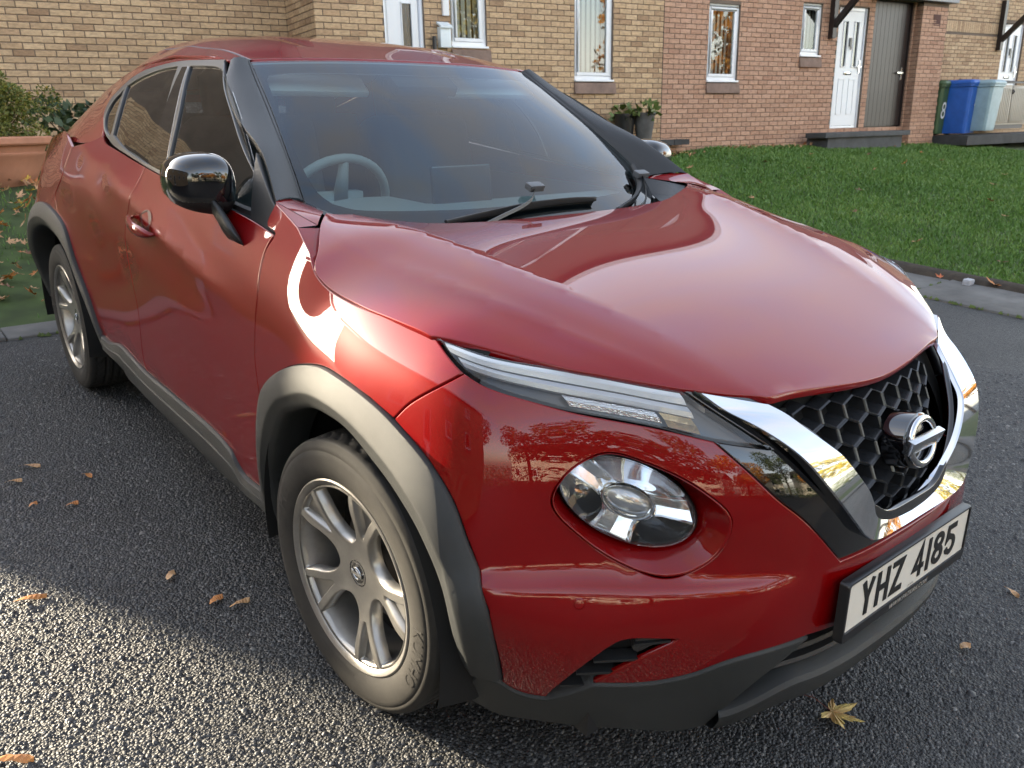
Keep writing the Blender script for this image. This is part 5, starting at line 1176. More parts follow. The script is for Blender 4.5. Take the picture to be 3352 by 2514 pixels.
# ------------------------------------------------------------------ door mirror
MC=np.array([.868,.700,1.168])
def mirror(sx):
    root=empty('door_mirror',(0,0,0),0,car)
    def sh(u,v,k=1.0):
        # u round (0..2pi) in the x-z plane, v 0 (front pole) .. 1 (rim)
        e=.74;c,s=math.cos(u),math.sin(u);cx=math.copysign(abs(c)**e,c);cz=math.copysign(abs(s)**e,s)
        r=math.sin(v*math.pi/2)**.62;d=math.cos(v*math.pi/2)**.8
        x=cx*.082*r;z=cz*.076*r
        z*=1-.20*(x/.09) if z<0 else 1-.16*(x/.09)      # tapers outward
        y=-.085*d*(1-.10*(x/.09))-.02*(x/.09)*-1*.6
        z+=.006*(x/.09)
        return np.array([MC[0]+x,MC[1]+y,MC[2]+z])
    n=56;rings=[]
    for v in list(np.linspace(.03,1,22)): rings.append([tuple(sh(u,v)*[sx,1,1]) for u in np.linspace(0,2*math.pi,n,endpoint=False)])
    for k,dy in((1.0,.012),(.985,.030),(.95,.034),(.93,.028)): rings.append([tuple((MC+(sh(u,1)-MC)*[k,0,k]+[0,(sh(u,1)-MC)[1]+dy,0])*[sx,1,1]) for u in np.linspace(0,2*math.pi,n,endpoint=False)])
    nr=len(rings)
    # upper shell gloss, lower third darker plastic: split by height
    b=MB();b.loft(rings,True,False);b.add([rings[0][i] for i in range(n)],[tuple(range(n))])
    o=b.build('mirror_cap',[GLOSSB,DARK],root,True);me=o.data
    for p in me.polygons: p.use_smooth=True;p.material_index=1 if p.center.z<MC[2]-.040 else 0
    g=[tuple((MC+(sh(u,1)-MC)*[.94,0,.94]+[0,.03,0])*[sx,1,1]) for u in np.linspace(0,2*math.pi,n,endpoint=False)]
    mk('mirror_glass',g,[tuple(range(n))],CHROME,root)
    # repeater strip
    pts=[sh(u,.93)+np.array([0,-.0025,0]) for u in np.linspace(-.15,-.75,12)]
    rings=[[tuple((p+np.array([0,dy,dz]))*[sx,1,1]) for p in pts] for dy,dz in((.004,.006),(-.003,.004),(-.003,-.003),(.004,-.005))]
    b=MB();b.loft(rings,closed=False);b.build('repeater',mat('repeater_lens',(.5,.5,.48),rough=.15,coat=1),root,True)
    # arm down to the door
    a0=np.array([.845,.665,1.112]);a1=np.array([.838,.565,1.040]);rings=[]
    for t in np.linspace(0,1,8):
        c=a0*(1-t)+a1*t;w=.060*(1-t)+.050*t;h=.044
        c=c+np.array([0,-.01*math.sin(t*3),0]);rings.append([tuple((c+np.array([.55*h*math.sin(a)*(1),w*math.cos(a),.8*h*math.sin(a)]))*[sx,1,1]) for a in np.linspace(0,2*math.pi,18,endpoint=False)])
    b=MB();b.loft(rings,True,True);b.build('mirror_arm',SATIN,root,True)
for sx in(-1,1): mirror(sx)
# ------------------------------------------------------------------ door handles
for sx in(-1,1):
    for (sc,zc,door) in((2.66,.984,'f'),):
        par=DOORS[door+('R' if sx<0 else 'L')]
        rings=[];n=16
        for t in np.linspace(0,1,19):
            s_=2.775-.235*t;z_=.984-.022*t;uv=np.array([[s_,z_]]);P=LB(uv[:,0],uv[:,1])[0];nn=nrm(LB,uv,lbout)[0]
            lift=.030*math.sin(math.pi*min(1,max(0,t*1.0)))**.55;hw=.0165*(1-abs(2*t-1)**4)+.003;th=.010
            up_=np.cross(nn,[0,1,0]);up_/=np.linalg.norm(up_);up_*=np.sign(up_[2])
            c=P+nn*(lift+.004);rings.append([tuple((c+up_*hw*math.cos(a)+nn*th*math.sin(a))*[sx,1,1]) for a in np.linspace(0,2*math.pi,n,endpoint=False)])
        b=MB();b.loft(rings,True,True);b.build('handle',PAINT,par,True)
        # finger scoop: no hollow, its shade is a flat disc of darker red
        rings=[]
        for k,d in((1.12,.0012),(1.0,.0008),(.8,-.006),(.5,-.007),(.1,-.007)):
            row=[]
            for a in np.linspace(0,2*math.pi,28,endpoint=False):
                uv=np.array([[2.635+.060*k*math.cos(a),.985+.042*k*math.sin(a)]]);row.append(tuple((LB(uv[:,0],uv[:,1])[0]+nrm(LB,uv,lbout)[0]*max(d,-.007))*[sx,1,1]))
            rings.append(row)
        b=MB();b.loft(rings[:2],True,False);b.build('handle_recess_rim',PAINT,par,True)
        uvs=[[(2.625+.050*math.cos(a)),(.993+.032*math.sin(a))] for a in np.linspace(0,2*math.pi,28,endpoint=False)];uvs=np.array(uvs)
        V=LB(uvs[:,0],uvs[:,1])+nrm(LB,uvs,lbout)*.0016;mk('recess_shade_disc',[tuple(p*[sx,1,1]) for p in V],[tuple(range(28))],mat('recess_shadow_paint',(.06,.002,.004),rough=.5),par)
# ------------------------------------------------------------------ wipers and scuttle
def ws_pt(u,v,h=0): 
    p=WS(np.array([u]),np.array([v]))[0];uv=np.array([[u,v]]);return p+nrm(WS,uv,WOUT)[0]*h
def wiper(path,arm,name):
    w=empty(name,(0,0,0),0,car)
    P=[np.array([-1,1,1])*ws_pt(u,v,.018) for u,v in path] if True else 0
    pts=spline(np.array(P),8);rings=[]
    for i,p in enumerate(pts):
        t=pts[min(i+1,len(pts)-1)]-pts[max(i-1,0)];t/=np.linalg.norm(t);n_=np.array([0,-.52,.85]);n_=n_-t*(n_@t);n_/=np.linalg.norm(n_);bb=np.cross(t,n_);f=i/(len(pts)-1);k=.6+.4*math.sin(math.pi*f)
        rings.append([tuple(p+bb*a*.0075+n_*c*k) for a,c in((-1,-.006),(-1,.001),(-.5,.009),(.3,.012),(1,.002),(1,-.006))])
    b=MB();b.loft(rings,True,True);o=b.build('wiper_blade',DARK,w);fix(o,40)
    rings=[]
    for i,p in enumerate(pts): rings.append([tuple(p+np.array([0,-.52,.85])*d+np.array([0,.3,.2])*e) for d,e in((-.006,-.004),(-.018,0),(-.006,.004))])
    b=MB();b.loft(rings,True,True);b.build('wiper_rubber',VOID,w)
    b=MB();Q=[np.array(q) for q in arm];Q=spline(np.array(Q),6);rings=[]
    for i,p in enumerate(Q):
        f=i/(len(Q)-1);ww=.012*(1-f)+.008*f;rings.append([tuple(p+np.array([a*ww*.5,a*ww*.8,c])) for a,c in((-1,0),(-.6,.009),(.6,.009),(1,0))])
    b.loft(rings,True,True);o=b.build('wiper_arm',SATIN,w);fix(o,40)
    c=Q[-1];b=MB();b.box(c+np.array([0,0,.004]),(.055,.030,.020),Matrix.Rotation(.35,3,'X'));o=b.build('wiper_clip',mat('clip_grey',(.09,.095,.10),rough=.4),w);bevel(o,.005,2)
M1=np.array([-1,1,1])
wiper([(.30,.152),(.17,.175),(.02,.195),(-.13,.200),(-.22,.196)],[(-.30,.245,1.070),(-.20,.285,1.083),(-.02,.36,1.112),(.03,.405,1.140)],'wiper')
wiper([(-.27,.135),(-.40,.185),(-.50,.255),(-.56,.345)],[(.30,.245,1.072),(.42,.31,1.085),(.545,.43,1.122),(.575,.475,1.146)],'wiper')
# scuttle: black triangles at the screen corners and the tray under the glass
b=MB();b.loft([[(x,.20,1.035),(x,.30,1.030),(x,.42,1.075)] for x in np.linspace(-.66,.66,12)],False);b.build('scuttle_tray',SATIN,car)
for sx in(-1,1):
    V=[(.655,.534,1.128),(.684,.365,1.118),(.60,.318,1.092),(.48,.282,1.078),(.60,.44,1.085),(.665,.45,1.125)]
    b=MB();b.add([(sx*x,y,z) for x,y,z in V],[(0,5,4),(5,1,2,4),(4,2,3)]);o=b.build('scuttle_corner',SATIN,car)
# ------------------------------------------------------------------ number plate
pl=empty('number_plate',(0,-.8865,.509),0,car);pl.rotation_euler=(R(-2.6),0,0)
def rrect(w,h,r,n=6): 
    P=[]
    for cx,cy,a0 in((w/2-r,h/2-r,0),(-w/2+r,h/2-r,90),(-w/2+r,-h/2+r,180),(w/2-r,-h/2+r,270)):
        for k in range(n+1): a=R(a0+90*k/n);P.append((cx+r*math.cos(a),cy+r*math.sin(a)))
    return P
b=MB();o_=rrect(.536,.136,.010);i_=rrect(.518,.106,.006)
sh=-.008
b.loft([[(x,.016,z+sh) for x,z in o_],[(x,.001,z+sh) for x,z in o_],[(x*.99,-.0035,z*.97+sh) for x,z in o_],[(x*1.005,-.0035,z*1.02) for x,z in i_],[(x,.001,z) for x,z in i_]],True,False)
o=b.build('plate_surround',mat('plate_holder_black',(.012,.012,.013),rough=.32),pl);fix(o,35)
mk('plate_sheet',[(x,.0,z) for x,z in rrect(.522,.111,.006)],[tuple(range(28))[::-1]],mat('plate_white',(.74,.70,.61),rough=.35,coat=.4,noise=(6,.05,3)),pl);fix(bpy.data.objects[-1] if False else pl.children[-1])
def stroke(b,pts,w,y,closed=False,d=.0012):
    """a flat letter stroke of width w through (x,z) points with mitred corners"""
    P=np.array(pts,float);n=len(P);L=[];Rr=[]
    for i in range(n):
        a=P[i]-P[i-1] if (i>0 or closed) else P[i+1]-P[i];c=P[(i+1)%n]-P[i] if (i<n-1 or closed) else P[i]-P[i-1]
        a=a/np.linalg.norm(a);c=c/np.linalg.norm(c);na=np.array([-a[1],a[0]]);nc=np.array([-c[1],c[0]]);m=na+nc;m/=np.linalg.norm(m);k=1/max(.45,m@nc)
        L.append(P[i]+m*k*w/2);Rr.append(P[i]-m*k*w/2)
    for i in range(n if closed else n-1):
        j=(i+1)%n;q=[L[i],L[j],Rr[j],Rr[i]];b.add([(p[0],y,p[1]) for p in q]+[(p[0],y-d,p[1]) for p in q],[(0,1,2,3),(7,6,5,4),(0,4,5,1),(1,5,6,2),(2,6,7,3),(3,7,4,0)])
def arcp(cx,cz,rx,rz,a0,a1,n=14): return [(cx+rx*math.cos(R(a)),cz+rz*math.sin(R(a))) for a in np.linspace(a0,a1,n)]
wd,ht,sw=.050,.079,.0135
def glyph(ch,x):
    b=MB();w=wd/2-sw/2;h=ht/2-sw/2;H=ht/2;y=-.0005;G=lambda pts:[(x+a,c) for a,c in pts]
    if ch=='Y': stroke(b,G([(-w,H),(0,-.004),(w,H)]),sw,y);stroke(b,G([(0,.002),(0,-H)]),sw,y-.0002)
    if ch=='H': stroke(b,G([(-w,-H),(-w,H)]),sw,y);stroke(b,G([(w,-H),(w,H)]),sw,y);stroke(b,G([(-w,0),(w,0)]),sw,y-.0002)
    if ch=='Z': stroke(b,G([(-wd/2,h),(w-.001,h),(-w+.001,-h),(wd/2,-h)]),sw,y)
    if ch=='4': stroke(b,G([(.009,-H),(.009,H-.004),(-w,-.016),(wd/2,-.016)]),sw*.95,y)
    if ch=='1': stroke(b,G([(0,-H),(0,H)]),sw,y)
    if ch=='8':
        stroke(b,G(arcp(0,.0185,w*.92,h-.0185,0,360,28)[:-1]),sw,y,True);stroke(b,G(arcp(0,-.0165,w,h-.0165,0,360,28)[:-1]),sw,y-.0002,True)
    if ch=='5': stroke(b,G([(w+.004,h),(-w+.003,h),(-w+.001,.004),(-w+.010,.0105)]+arcp(0,-.0135,w,h-.0135,82,-90,14)+[(-w*.75,-h+.006),(-w,-h+.014)]),sw,y)
    return b
x=-.160;adv={'1':.036}
xs=[];cx=-.1575
for ch in 'YHZ': xs.append((ch,cx));cx+=.061
cx+=.033
for ch in '4185':
    if ch=='1': cx-=.0165;xs.append((ch,cx));cx+=.0445
    else: xs.append((ch,cx));cx+=.061
off_=-(xs[0][1]+xs[-1][1])/2
INK=mat('plate_ink',(.008,.008,.008),rough=.4)
for ch,px_ in xs: glyph(ch,px_+off_).build('plate_character',INK,pl)
def textmesh(body,size,extr=0.0,shear=0.0,space=1.0):
    cu=bpy.data.curves.new('t','FONT');cu.body=body;cu.size=size;cu.extrude=extr;cu.shear=shear;cu.space_character=space;cu.align_x='CENTER';cu.align_y='CENTER';cu.resolution_u=3
    ob=bpy.data.objects.new('t',cu);COL.objects.link(ob);dg=bpy.context.evaluated_depsgraph_get();me=bpy.data.meshes.new_from_object(ob.evaluated_get(dg));bpy.data.objects.remove(ob)
    V=[tuple(v.co) for v in me.vertices];F=[tuple(p.vertices) for p in me.polygons];bpy.data.meshes.remove(me);return V,F
V,F=textmesh('WWW.PATKIRK.COM',.0165,0,.25,1.05);mk('dealer_lettering',[(x,-.0040,y-.0655) for x,y,z in V],F,mat('plate_lettering',(.50,.47,.42),rough=.5),pl)
V,F=textmesh('J.PATKIRK',.0065);mk('plate_maker_lettering',[(x+.01,-.0008,y-.0475) for x,y,z in V],F,INK,pl)
# ------------------------------------------------------------------ wheels
def wheel(loc,sx,steer=0,spin=0):
    w=empty('wheel',loc,0,car);w.rotation_euler=(0,0,steer)
    # local frame: +x of the wheel = outward; angles from up
    Rt=.341;ri=.218
    def ring(r,x,n=180): return [(sx*x,r*math.sin(a),r*math.cos(a)) for a in np.linspace(0,2*math.pi,n,endpoint=False)]
    # tyre: lathe with tread grooves (x from inboard -.235 to outboard 0 = sidewall bulge plane)
    prof=[(.226,-.016),(.234,-.010),(.243,-.004),(.252,.001),(.268,.0055),(.284,.0070),(.298,.0058),(.310,.0035),(.3115,.0020),(.3135,.0030),(.322,-.001),(.3285,-.006),(.3305,-.0075),(.3325,-.010),(.3365,-.020)]
    tread=[];xs_=np.linspace(-.028,-.190,47)
    for x in xs_:
        c=(x+.110)/.08;tread.append((Rt-.006*abs(c)**3,x))
    inn=[(.326,-.210),(.30,-.225),(.26,-.225),(.222,-.210)]
    n=240;rings=[]
    for r,x in prof: rings.append(ring(r,x,n))
    for i,(r,x) in enumerate(tread):
        row=[]
        for k in range(n):
            a=2*math.pi*k/n;g=0
            xx=-.110-x  # -.08..+.08
            for gx in(-.043,-.014,.016,.045):
                if abs(xx-gx)<.0045:g=.007
            if abs(xx)>.052: 
                if (k+int(abs(xx)*120))%5==0:g=max(g,.0055)
            elif (k+int(xx*260))%6==0: g=max(g,.003)
            rr=r-g;row.append((sx*x,rr*math.sin(a),rr*math.cos(a)))
        rings.append(row)
    for r,x in inn: rings.append(ring(r,x,n))
    b=MB();m=n;b.loft(rings,True,False)
    npf=len(prof)-1;b.M=[1 if i//n<npf-2 else 0 for i in range(len(b.F))]
    ty=b.build('tyre',[RUB,RUBD],w);[setattr(p,'use_smooth',True) for p in ty.data.polygons]
    # raised rib ring, lettering
    def onwall(V,F,a0,rm,h=.0012,name='tyre_lettering'):
        out=[]
        for x,y,z in V:
            r=rm+y;a=a0+x/rm*sx*1.0;rr=np.interp(r,[p[0] for p in prof],[p[1] for p in prof]);out.append((sx*(rr+h),-r*math.sin(a)*1.0 if False else r*math.sin(a)*-1*-1,r*math.cos(a)))
        o=mk(name,out,F,mat('tyre_letter',(.030,.027,.023),rough=.85),ty);fix(o);return o
    if sx<0:
        for txt,a0,size in(('KUMHO',R(-103),.046),('KUMHO',R(77),.046)):
            V,F=textmesh(txt,size,0,0,1.05);onwall(V,F,a0,.281)
        V,F=textmesh('215/60R17 96H',.020);onwall(V,F,R(172),.262)
    # rim barrel
    b=MB();b.loft([ring(.227,-.200,96),ring(.218,-.19,96),ring(.212,-.10,96),ring(.2180,-.024,96),ring(.2235,-.012,96),ring(.2300,-.004,96),ring(.2390,.000,96),ring(.2426,-.002,96),ring(.2426,-.012,96),ring(.227,-.02,96)],True,False)
    o=b.build('rim_barrel',RIMM,w);fix(o,35)
    # spoke face: five Y spokes cut as openings out of a dished disc
    def SF(u,v):
        r=np.hypot(u,v);x=-.008-.026*smooth01((.215-r)/.17)
        # raised spine on the arms comes from the bevels
        return np.stack([x,u,v],-1)
    holes=[];K=1.043
    def pol(r,a): return (r*K*math.sin(a),r*K*math.cos(a))
    for k in range(5):
        c=R(54)+2*math.pi*k/5+spin;e=c+math.pi/5   # c: spoke axis, e: middle of the large opening
        ha=R(36)-R(15.6)                          # half angle of the opening at the rim
        holes.append([[pol(.2105,e-ha),pol(.2120,e),pol(.2105,e+ha)],[pol(.2105,e+ha),pol(.178,e+R(20.6)),pol(.142,e+R(22.5)),pol(.120,e+R(23.0))],[pol(.120,e+R(23.0)),pol(.092,e+R(19)),pol(.074,e),pol(.092,e-R(19)),pol(.120,e-R(23.0))],[pol(.120,e-R(23.0)),pol(.142,e-R(22.5)),pol(.178,e-R(20.6)),pol(.2105,e-ha)]])
        holes.append([[pol(.2105,c-R(9.6)),pol(.2115,c),pol(.2105,c+R(9.6))],[pol(.2105,c+R(9.6)),pol(.116,c+R(1.2))],[pol(.116,c+R(1.2)),pol(.116,c-R(1.2))],[pol(.116,c-R(1.2)),pol(.2105,c-R(9.6))]])
    circ=[[pol(.2165,a) for a in np.linspace(0,2*math.pi,73)]]
    def SFs(u,v): return SF(u,v)
    o=panel('alloy_spokes',SFs,circ,RIMM,w,np.array([1.,0,0]),step=.012,bstep=.006,gap=0,round_=.0045,edge_drop=.005,flange=.034,holes=holes,side='L' if sx>0 else 'R')
    # pockets between the arms are shallow and closed
    for k in range(5):
        c=R(54)+2*math.pi*k/5+spin
        mk('spoke_pocket',[(sx*-.024,*pol(.2115,c-R(10))),(sx*-.024,*pol(.2115,c+R(10))),(sx*-.044,*pol(.112,c))],[(0,1,2)],RIMM,w)
        # bolt recess
        a=c+math.pi/5;p0=pol(.050,a);q=mk('bolt_recess',[(sx*-.0385,p0[0]+.0125*math.sin(t),p0[1]+.0125*math.cos(t)) for t in np.linspace(0,2*math.pi,20,endpoint=False)],[tuple(range(20))],DARK,w)
    b=MB();b.loft([[(sx*x,r*math.sin(a),r*math.cos(a)) for a in np.linspace(0,2*math.pi,40,endpoint=False)] for r,x in((.036,-.045),(.034,-.034),(.030,-.0335),(.0285,-.036),(.027,-.036),(.0255,-.0335),(.002,-.032))],True,True);o=b.build('hub_cap',[GLOSSB],w);fix(o,30)
    b=MB();rg=[[(sx*-.031+sx*.002*math.sin(t),(.0155+.0025*math.cos(t))*math.sin(a),(.0145+.0025*math.cos(t))*math.cos(a)) for a in np.linspace(0,2*math.pi,32,endpoint=False)] for t in np.linspace(0,2*math.pi,9)];b.loft(rg,True,False);b.box((sx*-.0305,0,0),(.004,.042,.009));b.build('hub_emblem',SILVER,w)
    # brake disc and hub behind
    b=MB();b.loft([[(sx*x,r*math.sin(a),r*math.cos(a)) for a in np.linspace(0,2*math.pi,48,endpoint=False)] for r,x in((.02,-.075),(.07,-.075),(.072,-.10),(.14,-.10),(.14,-.12),(.02,-.12))],True,False);o=b.build('brake_disc',mat('brake_iron',(.10,.09,.085),rough=.5,metal=.7),w);fix(o,40)
    b=MB();b.loft([ring(.20,-.125,40),ring(.02,-.13,40)],True,True);b.build('brake_shield',VOID,w)
    return w
FX=.856
for sx in(-1,1):
    wheel((sx*FX,.006,.339),sx,R(4.2),0);wheel((sx*FX,2.636,.340),sx,0,R(22))
# ------------------------------------------------------------------ cabin
b=MB();rings=[]
for x in np.linspace(-.68,.68,21):
    hump=.035*math.exp(-((x+.36)/.17)**4)      # instrument hood on the driver's side
    rings.append([(x,.26,1.00),(x,.42,1.045),(x,.60,1.062+hump*.4),(x,.74,1.060+hump),(x,.80,1.035+hump),(x,.82,.95),(x,.80,.70)])
b.loft(rings,False);b.build('dashboard',INT,car,True)
b=MB();n=40;tor=[];cw=np.array([-.36,.93,1.035]);ax=np.array([0,.90,.43]);ax/=np.linalg.norm(ax);uu=np.array([1,0,0]);vv=np.cross(ax,uu)
for a in np.linspace(0,2*math.pi,n+1): 
    c=cw+(uu*math.cos(a)+vv*math.sin(a))*.182;rd_=(uu*math.cos(a)+vv*math.sin(a));tor.append([tuple(c+rd_*.0145*math.cos(t)+ax*.0145*math.sin(t)) for t in np.linspace(0,2*math.pi,10,endpoint=False)])
b.loft(tor,True,False)
for a in(R(180),R(0),R(-90)): 
    d=uu*math.cos(a)+vv*math.sin(a);b.tube([cw+d*.04-ax*.02,cw+d*.175],[.026,.014],8)
b.box(cw-ax*.02,(.16,.05,.13));b.build('steering_wheel',INT,car,True)
b=MB();b.box((0.0,.735,1.115),(.235,.016,.125),Matrix.Rotation(-.15,3,'X'));o=b.build('touchscreen',mat('screen_black',(.015,.018,.02),rough=.25,coat=.5),car);bevel(o,.012,3)
for x in(-.36,.36):
    st_=empty('front_seat',(0,0,0),0,car)
    b=MB();b.box((x,1.18,.66),(.50,.52,.18));o=b.build('seat_cushion',SEAT,st_);bevel(o,.06,3)
    b=MB();b.box((x,1.50,.98),(.48,.16,.62),Matrix.Rotation(-.28,3,'X'));o=b.build('backrest',SEAT,st_);bevel(o,.07,3)
    b=MB();b.box((x,1.64,1.355),(.27,.10,.17),Matrix.Rotation(-.2,3,'X'));o=b.build('headrest',SEAT,st_);bevel(o,.045,3)
b=MB();b.box((0,2.15,.62),(1.2,.5,.2));b.box((0,2.45,.95),(1.2,.16,.6),Matrix.Rotation(-.3,3,'X'));o=b.build('rear_bench',SEAT,car);bevel(o,.05,2)
for x in(-.38,.38):
    b=MB();b.box((x,2.56,1.27),(.25,.09,.14));o=b.build('rear_headrest',SEAT,car);bevel(o,.04,2)
b=MB();b.loft([[(x,y,float(ROOF(np.array([x]),np.array([y]))[0,2])-.035) for x in np.linspace(-.53,.53,9)] for y in np.linspace(1.12,2.75,12)],False);b.build('headlining',LINING,car,True)
b=MB();b.box((0,1.6,.33),(1.45,2.3,.05));b.build('cabin_floor',SEAT,car)
for sx in(-1,1):
    b=MB();b.loft([[(sx*.79,y,.35),(sx*.78,y,.8),(sx*.775,y,1.07-.02*math.sin(y))] for y in np.linspace(.5,2.3,10)],False);b.build('door_card',INT,car)
b=MB();b.box((0,1.0,1.395),(.25,.035,.075),Matrix.Rotation(.15,3,'X'));o=b.build('rear_view_mirror',DARK,car);bevel(o,.015,3)
b=MB();b.box((.0,.985,1.425),(.24,.12,.035),Matrix.Rotation(R(31),3,'X'));b.tube([(0,.99,1.44),(0,1.0,1.40)],.012,8);o=b.build('camera_pod',DARK,car);bevel(o,.012,2)
for x in(-.36,.36):
    b=MB();b.box((x,1.10,1.425),(.40,.15,.022),Matrix.Rotation(R(38),3,'X'));o=b.build('sun_visor',LINING,car);bevel(o,.008,2)
# ------------------------------------------------------------------ bins, store box, pots, steps
def gz(a,b): p=hp(a,b,0);return float(ground_z(p[0],p[1]))
HA=math.atan2(DW[1],DW[0])
def bin_(a,b,z,col,name,label,rz,num=None,w=.56,d=.70,h=1.0):
    o=empty('wheelie_bin',tuple(hp(a,b,z)),HA+rz);tag(o,label,'bin','wheelie bins beside the brick pier')
    M_=mat(name,col,rough=.45,noise=(5,.14,5));m=MB()
    def ring(k,zz,dx=0): return [(dx+sx*w/2*k,sy*d/2*k,zz) for sx,sy in((-.86,-1),(.86,-1),(1,-.86),(1,.86),(.86,1),(-.86,1),(-1,.86),(-1,-.86))]
    m.loft([ring(.80,.03),ring(.82,.10),ring(.98,h-.14),ring(.98,h-.10),ring(1.05,h-.10),ring(1.05,h-.06)],True,True);bo=m.build('body',M_,o);bevel(bo,.012,2)
    m=MB();m.loft([ring(1.08,h-.06),ring(1.09,h-.02),ring(1.0,h+.02),ring(.7,h+.035)],True,True);lo=m.build('lid',M_,o);bevel(lo,.012,2)
    m=MB();m.tube([(-w*.40,d*.56,h-.03),(w*.40,d*.56,h-.03)],.016,10);m.build('grab_bar',M_,o)
    for sx in(-1,1):
        m=MB();m.tube([(sx*w*.47-.03,d*.40,.10),(sx*w*.47+.03,d*.40,.10)],.10,18);m.build('wheel',mat('bin_wheel',(.015,.015,.015),rough=.7),o)
    if num:
        for ch,(x,zz,s) in num:
            V,F=textmesh(ch,s);k=mk('painted_number',[(x+vx*.8,-d/2*(.82+.16*(zz+vy)/(h-.14))-.006,zz+vy) for vx,vy,vz in V],F,mat('white_paint',(.72,.72,.70),rough=.7),o)
    return o
bin_(15.18,8.95,.985,(.050,.095,.040),'bin_green','dark green wheelie bin with a hand painted 8, half behind the blue bin',.1,[('8',(-.12,.46,.46))],h=1.02)
bin_(15.46,8.55,.985,(.020,.105,.42),'bin_blue','bright blue wheelie bin numbered 46 in white beside the brick pier',.12,[('46',(.06,.58,.24))],h=1.02)
bin_(15.74,8.30,1.03,(.27,.38,.42),'bin_grey','pale grey wheelie bin standing right of the blue bin',.14,None,h=.96)
st_=empty('storage_box',tuple(hp(17.3,8.95,1.08)),HA+.05);tag(st_,'low beige plastic storage shed with ribbed doors beside the bins','shed')
SB=mat('beige_plastic',(.42,.38,.31),rough=.5);SBD=mat('shed_dark_trim',(.045,.04,.04),rough=.5)
b=MB();b.box((0,0,.47),(1.5,.80,.80));o=b.build('body',SB,st_);bevel(o,.02,2)
b=MB();b.loft([[(-.80,-.46,.90),(.80,-.46,.90),(.80,.46,1.0),(-.80,.46,1.0)],[(-.80,-.46,.94),(.80,-.46,.94),(.80,.46,1.04),(-.80,.46,1.04)]],True,True);o=b.build('lid',SBD,st_);bevel(o,.015,2)
b=MB();b.box((0,0,.035),(1.46,.76,.09));b.build('base',SBD,st_)
for dx in(-.37,.37):
    d_=empty('shed_door',(0,0,0),0,st_);b=MB();b.box((dx,-.412,.48),(.70,.02,.74));o=b.build('leaf',SB,d_);bevel(o,.008,1)
    for k in range(9):
        b=MB();b.box((dx-.28+k*.07,-.426,.48),(.016,.012,.66));b.build('rib',SB,d_)
for k in range(8):
    b=MB();b.box((-.757,-.32+k*.09,.48),(.012,.018,.68));b.build('rib',mat('grey_rib',(.28,.27,.25),rough=.5),st_)
b=MB();b.tube([(.0,-.43,.78),(.0,-.46,.74),(.0,-.43,.70)],.018,8);b.build('latch',SBD,st_)
# tall dark planters by the wall
def leafclump(bm,c,n,r,size,up=.6,tilt=.9):
    for k in range(n):
        d=Vector((random.gauss(0,1),random.gauss(0,1),abs(random.gauss(0,up)))).normalized();p=Vector(c)+d*r*random.random()**.5;L=size*random.uniform(.6,1.3);w=L*.34
        t=d.cross(Vector((random.gauss(0,1),random.gauss(0,1),random.gauss(0,1)))).normalized();q=(d*.6+Vector((0,0,-.35))*random.random()+t*.3).normalized()
        bm.add([p,p+q*L*.5+t*w,p+q*L,p+q*L*.5-t*w],[(0,1,2,3)])
LEAFY=mat('pot_leaf',(.10,.14,.03),rough=.5,noise=(20,.5,3))
def planter(a,b,z,rt,rb,h,m,label,n):
    o=empty('planter',tuple(hp(a,b,z)));tag(o,label,'planter');q=MB();N=20
    q.loft([[(r*math.cos(t),r*math.sin(t),zz) for t in np.linspace(0,6.283,N+1)[:-1]] for r,zz in((rb,0),(rt,h),(rt*1.04,h),(rt*1.04,h+.03),(rt*.93,h+.03),(rt*.9,h-.06))],True,True);k=q.build('pot',m,o);fix(k,40)
    q=MB();leafclump(q,(0,0,h),n,rt*1.2,.13);q.build('leaves',LEAFY,o);return o
planter(6.95,8.62,1.06,.165,.12,.40,mat('pot_black',(.012,.012,.013),rough=.4),'black tapered planter with wilting leaves against the tan wall',60)
planter(7.22,8.48,1.05,.165,.11,.42,mat('pot_slate',(.085,.082,.078),rough=.75,noise=(6,.35,5)),'grey slate planter with yellowing leaves right of the black one',70)
b=MB()
for k in range(5): hbox(b,6.6+k*.33,6.92+k*.33,8.56,8.79,1.0,1.085)
o=b.build('wall_footing_slabs',mat('dark_slab',(.035,.035,.036),rough=.8,noise=(5,.3,4)),None);tag(o,kind='structure')
# ------------------------------------------------------------------ terracotta pot with a shrub, rockery edge
PT=hp(-1.43,6.5,.93)
TC=mat('terracotta',(.40,.18,.105),rough=.75,noise=(4,.16,6),bump=(30,.3,4))
pot=empty('terracotta_pot',tuple(PT));tag(pot,'large terracotta pot holding a clipped shrub behind the car','pot')
N=56;q=MB();q.loft([[(r*math.cos(t),r*math.sin(t),z) for t in np.linspace(0,2*math.pi,N+1)[:-1]] for r,z in((.27,0),(.30,.02),(.36,.16),(.405,.26),(.415,.27),(.418,.285),(.41,.295),(.425,.33),(.43,.345),(.475,.352),(.485,.365),(.485,.405),(.475,.418),(.44,.418),(.43,.40),(.42,.33))],True,True);o=q.build('pot',TC,pot);fix(o,35)
q=MB();q.loft([[(r*math.cos(t),r*math.sin(t),z) for t in np.linspace(0,2*math.pi,20)[:-1]] for r,z in((.43,.37),(.2,.39),(.01,.395))],True,True);q.build('soil',mat('potting_soil',(.022,.016,.010),rough=.95,bump=(60,1,4)),pot)
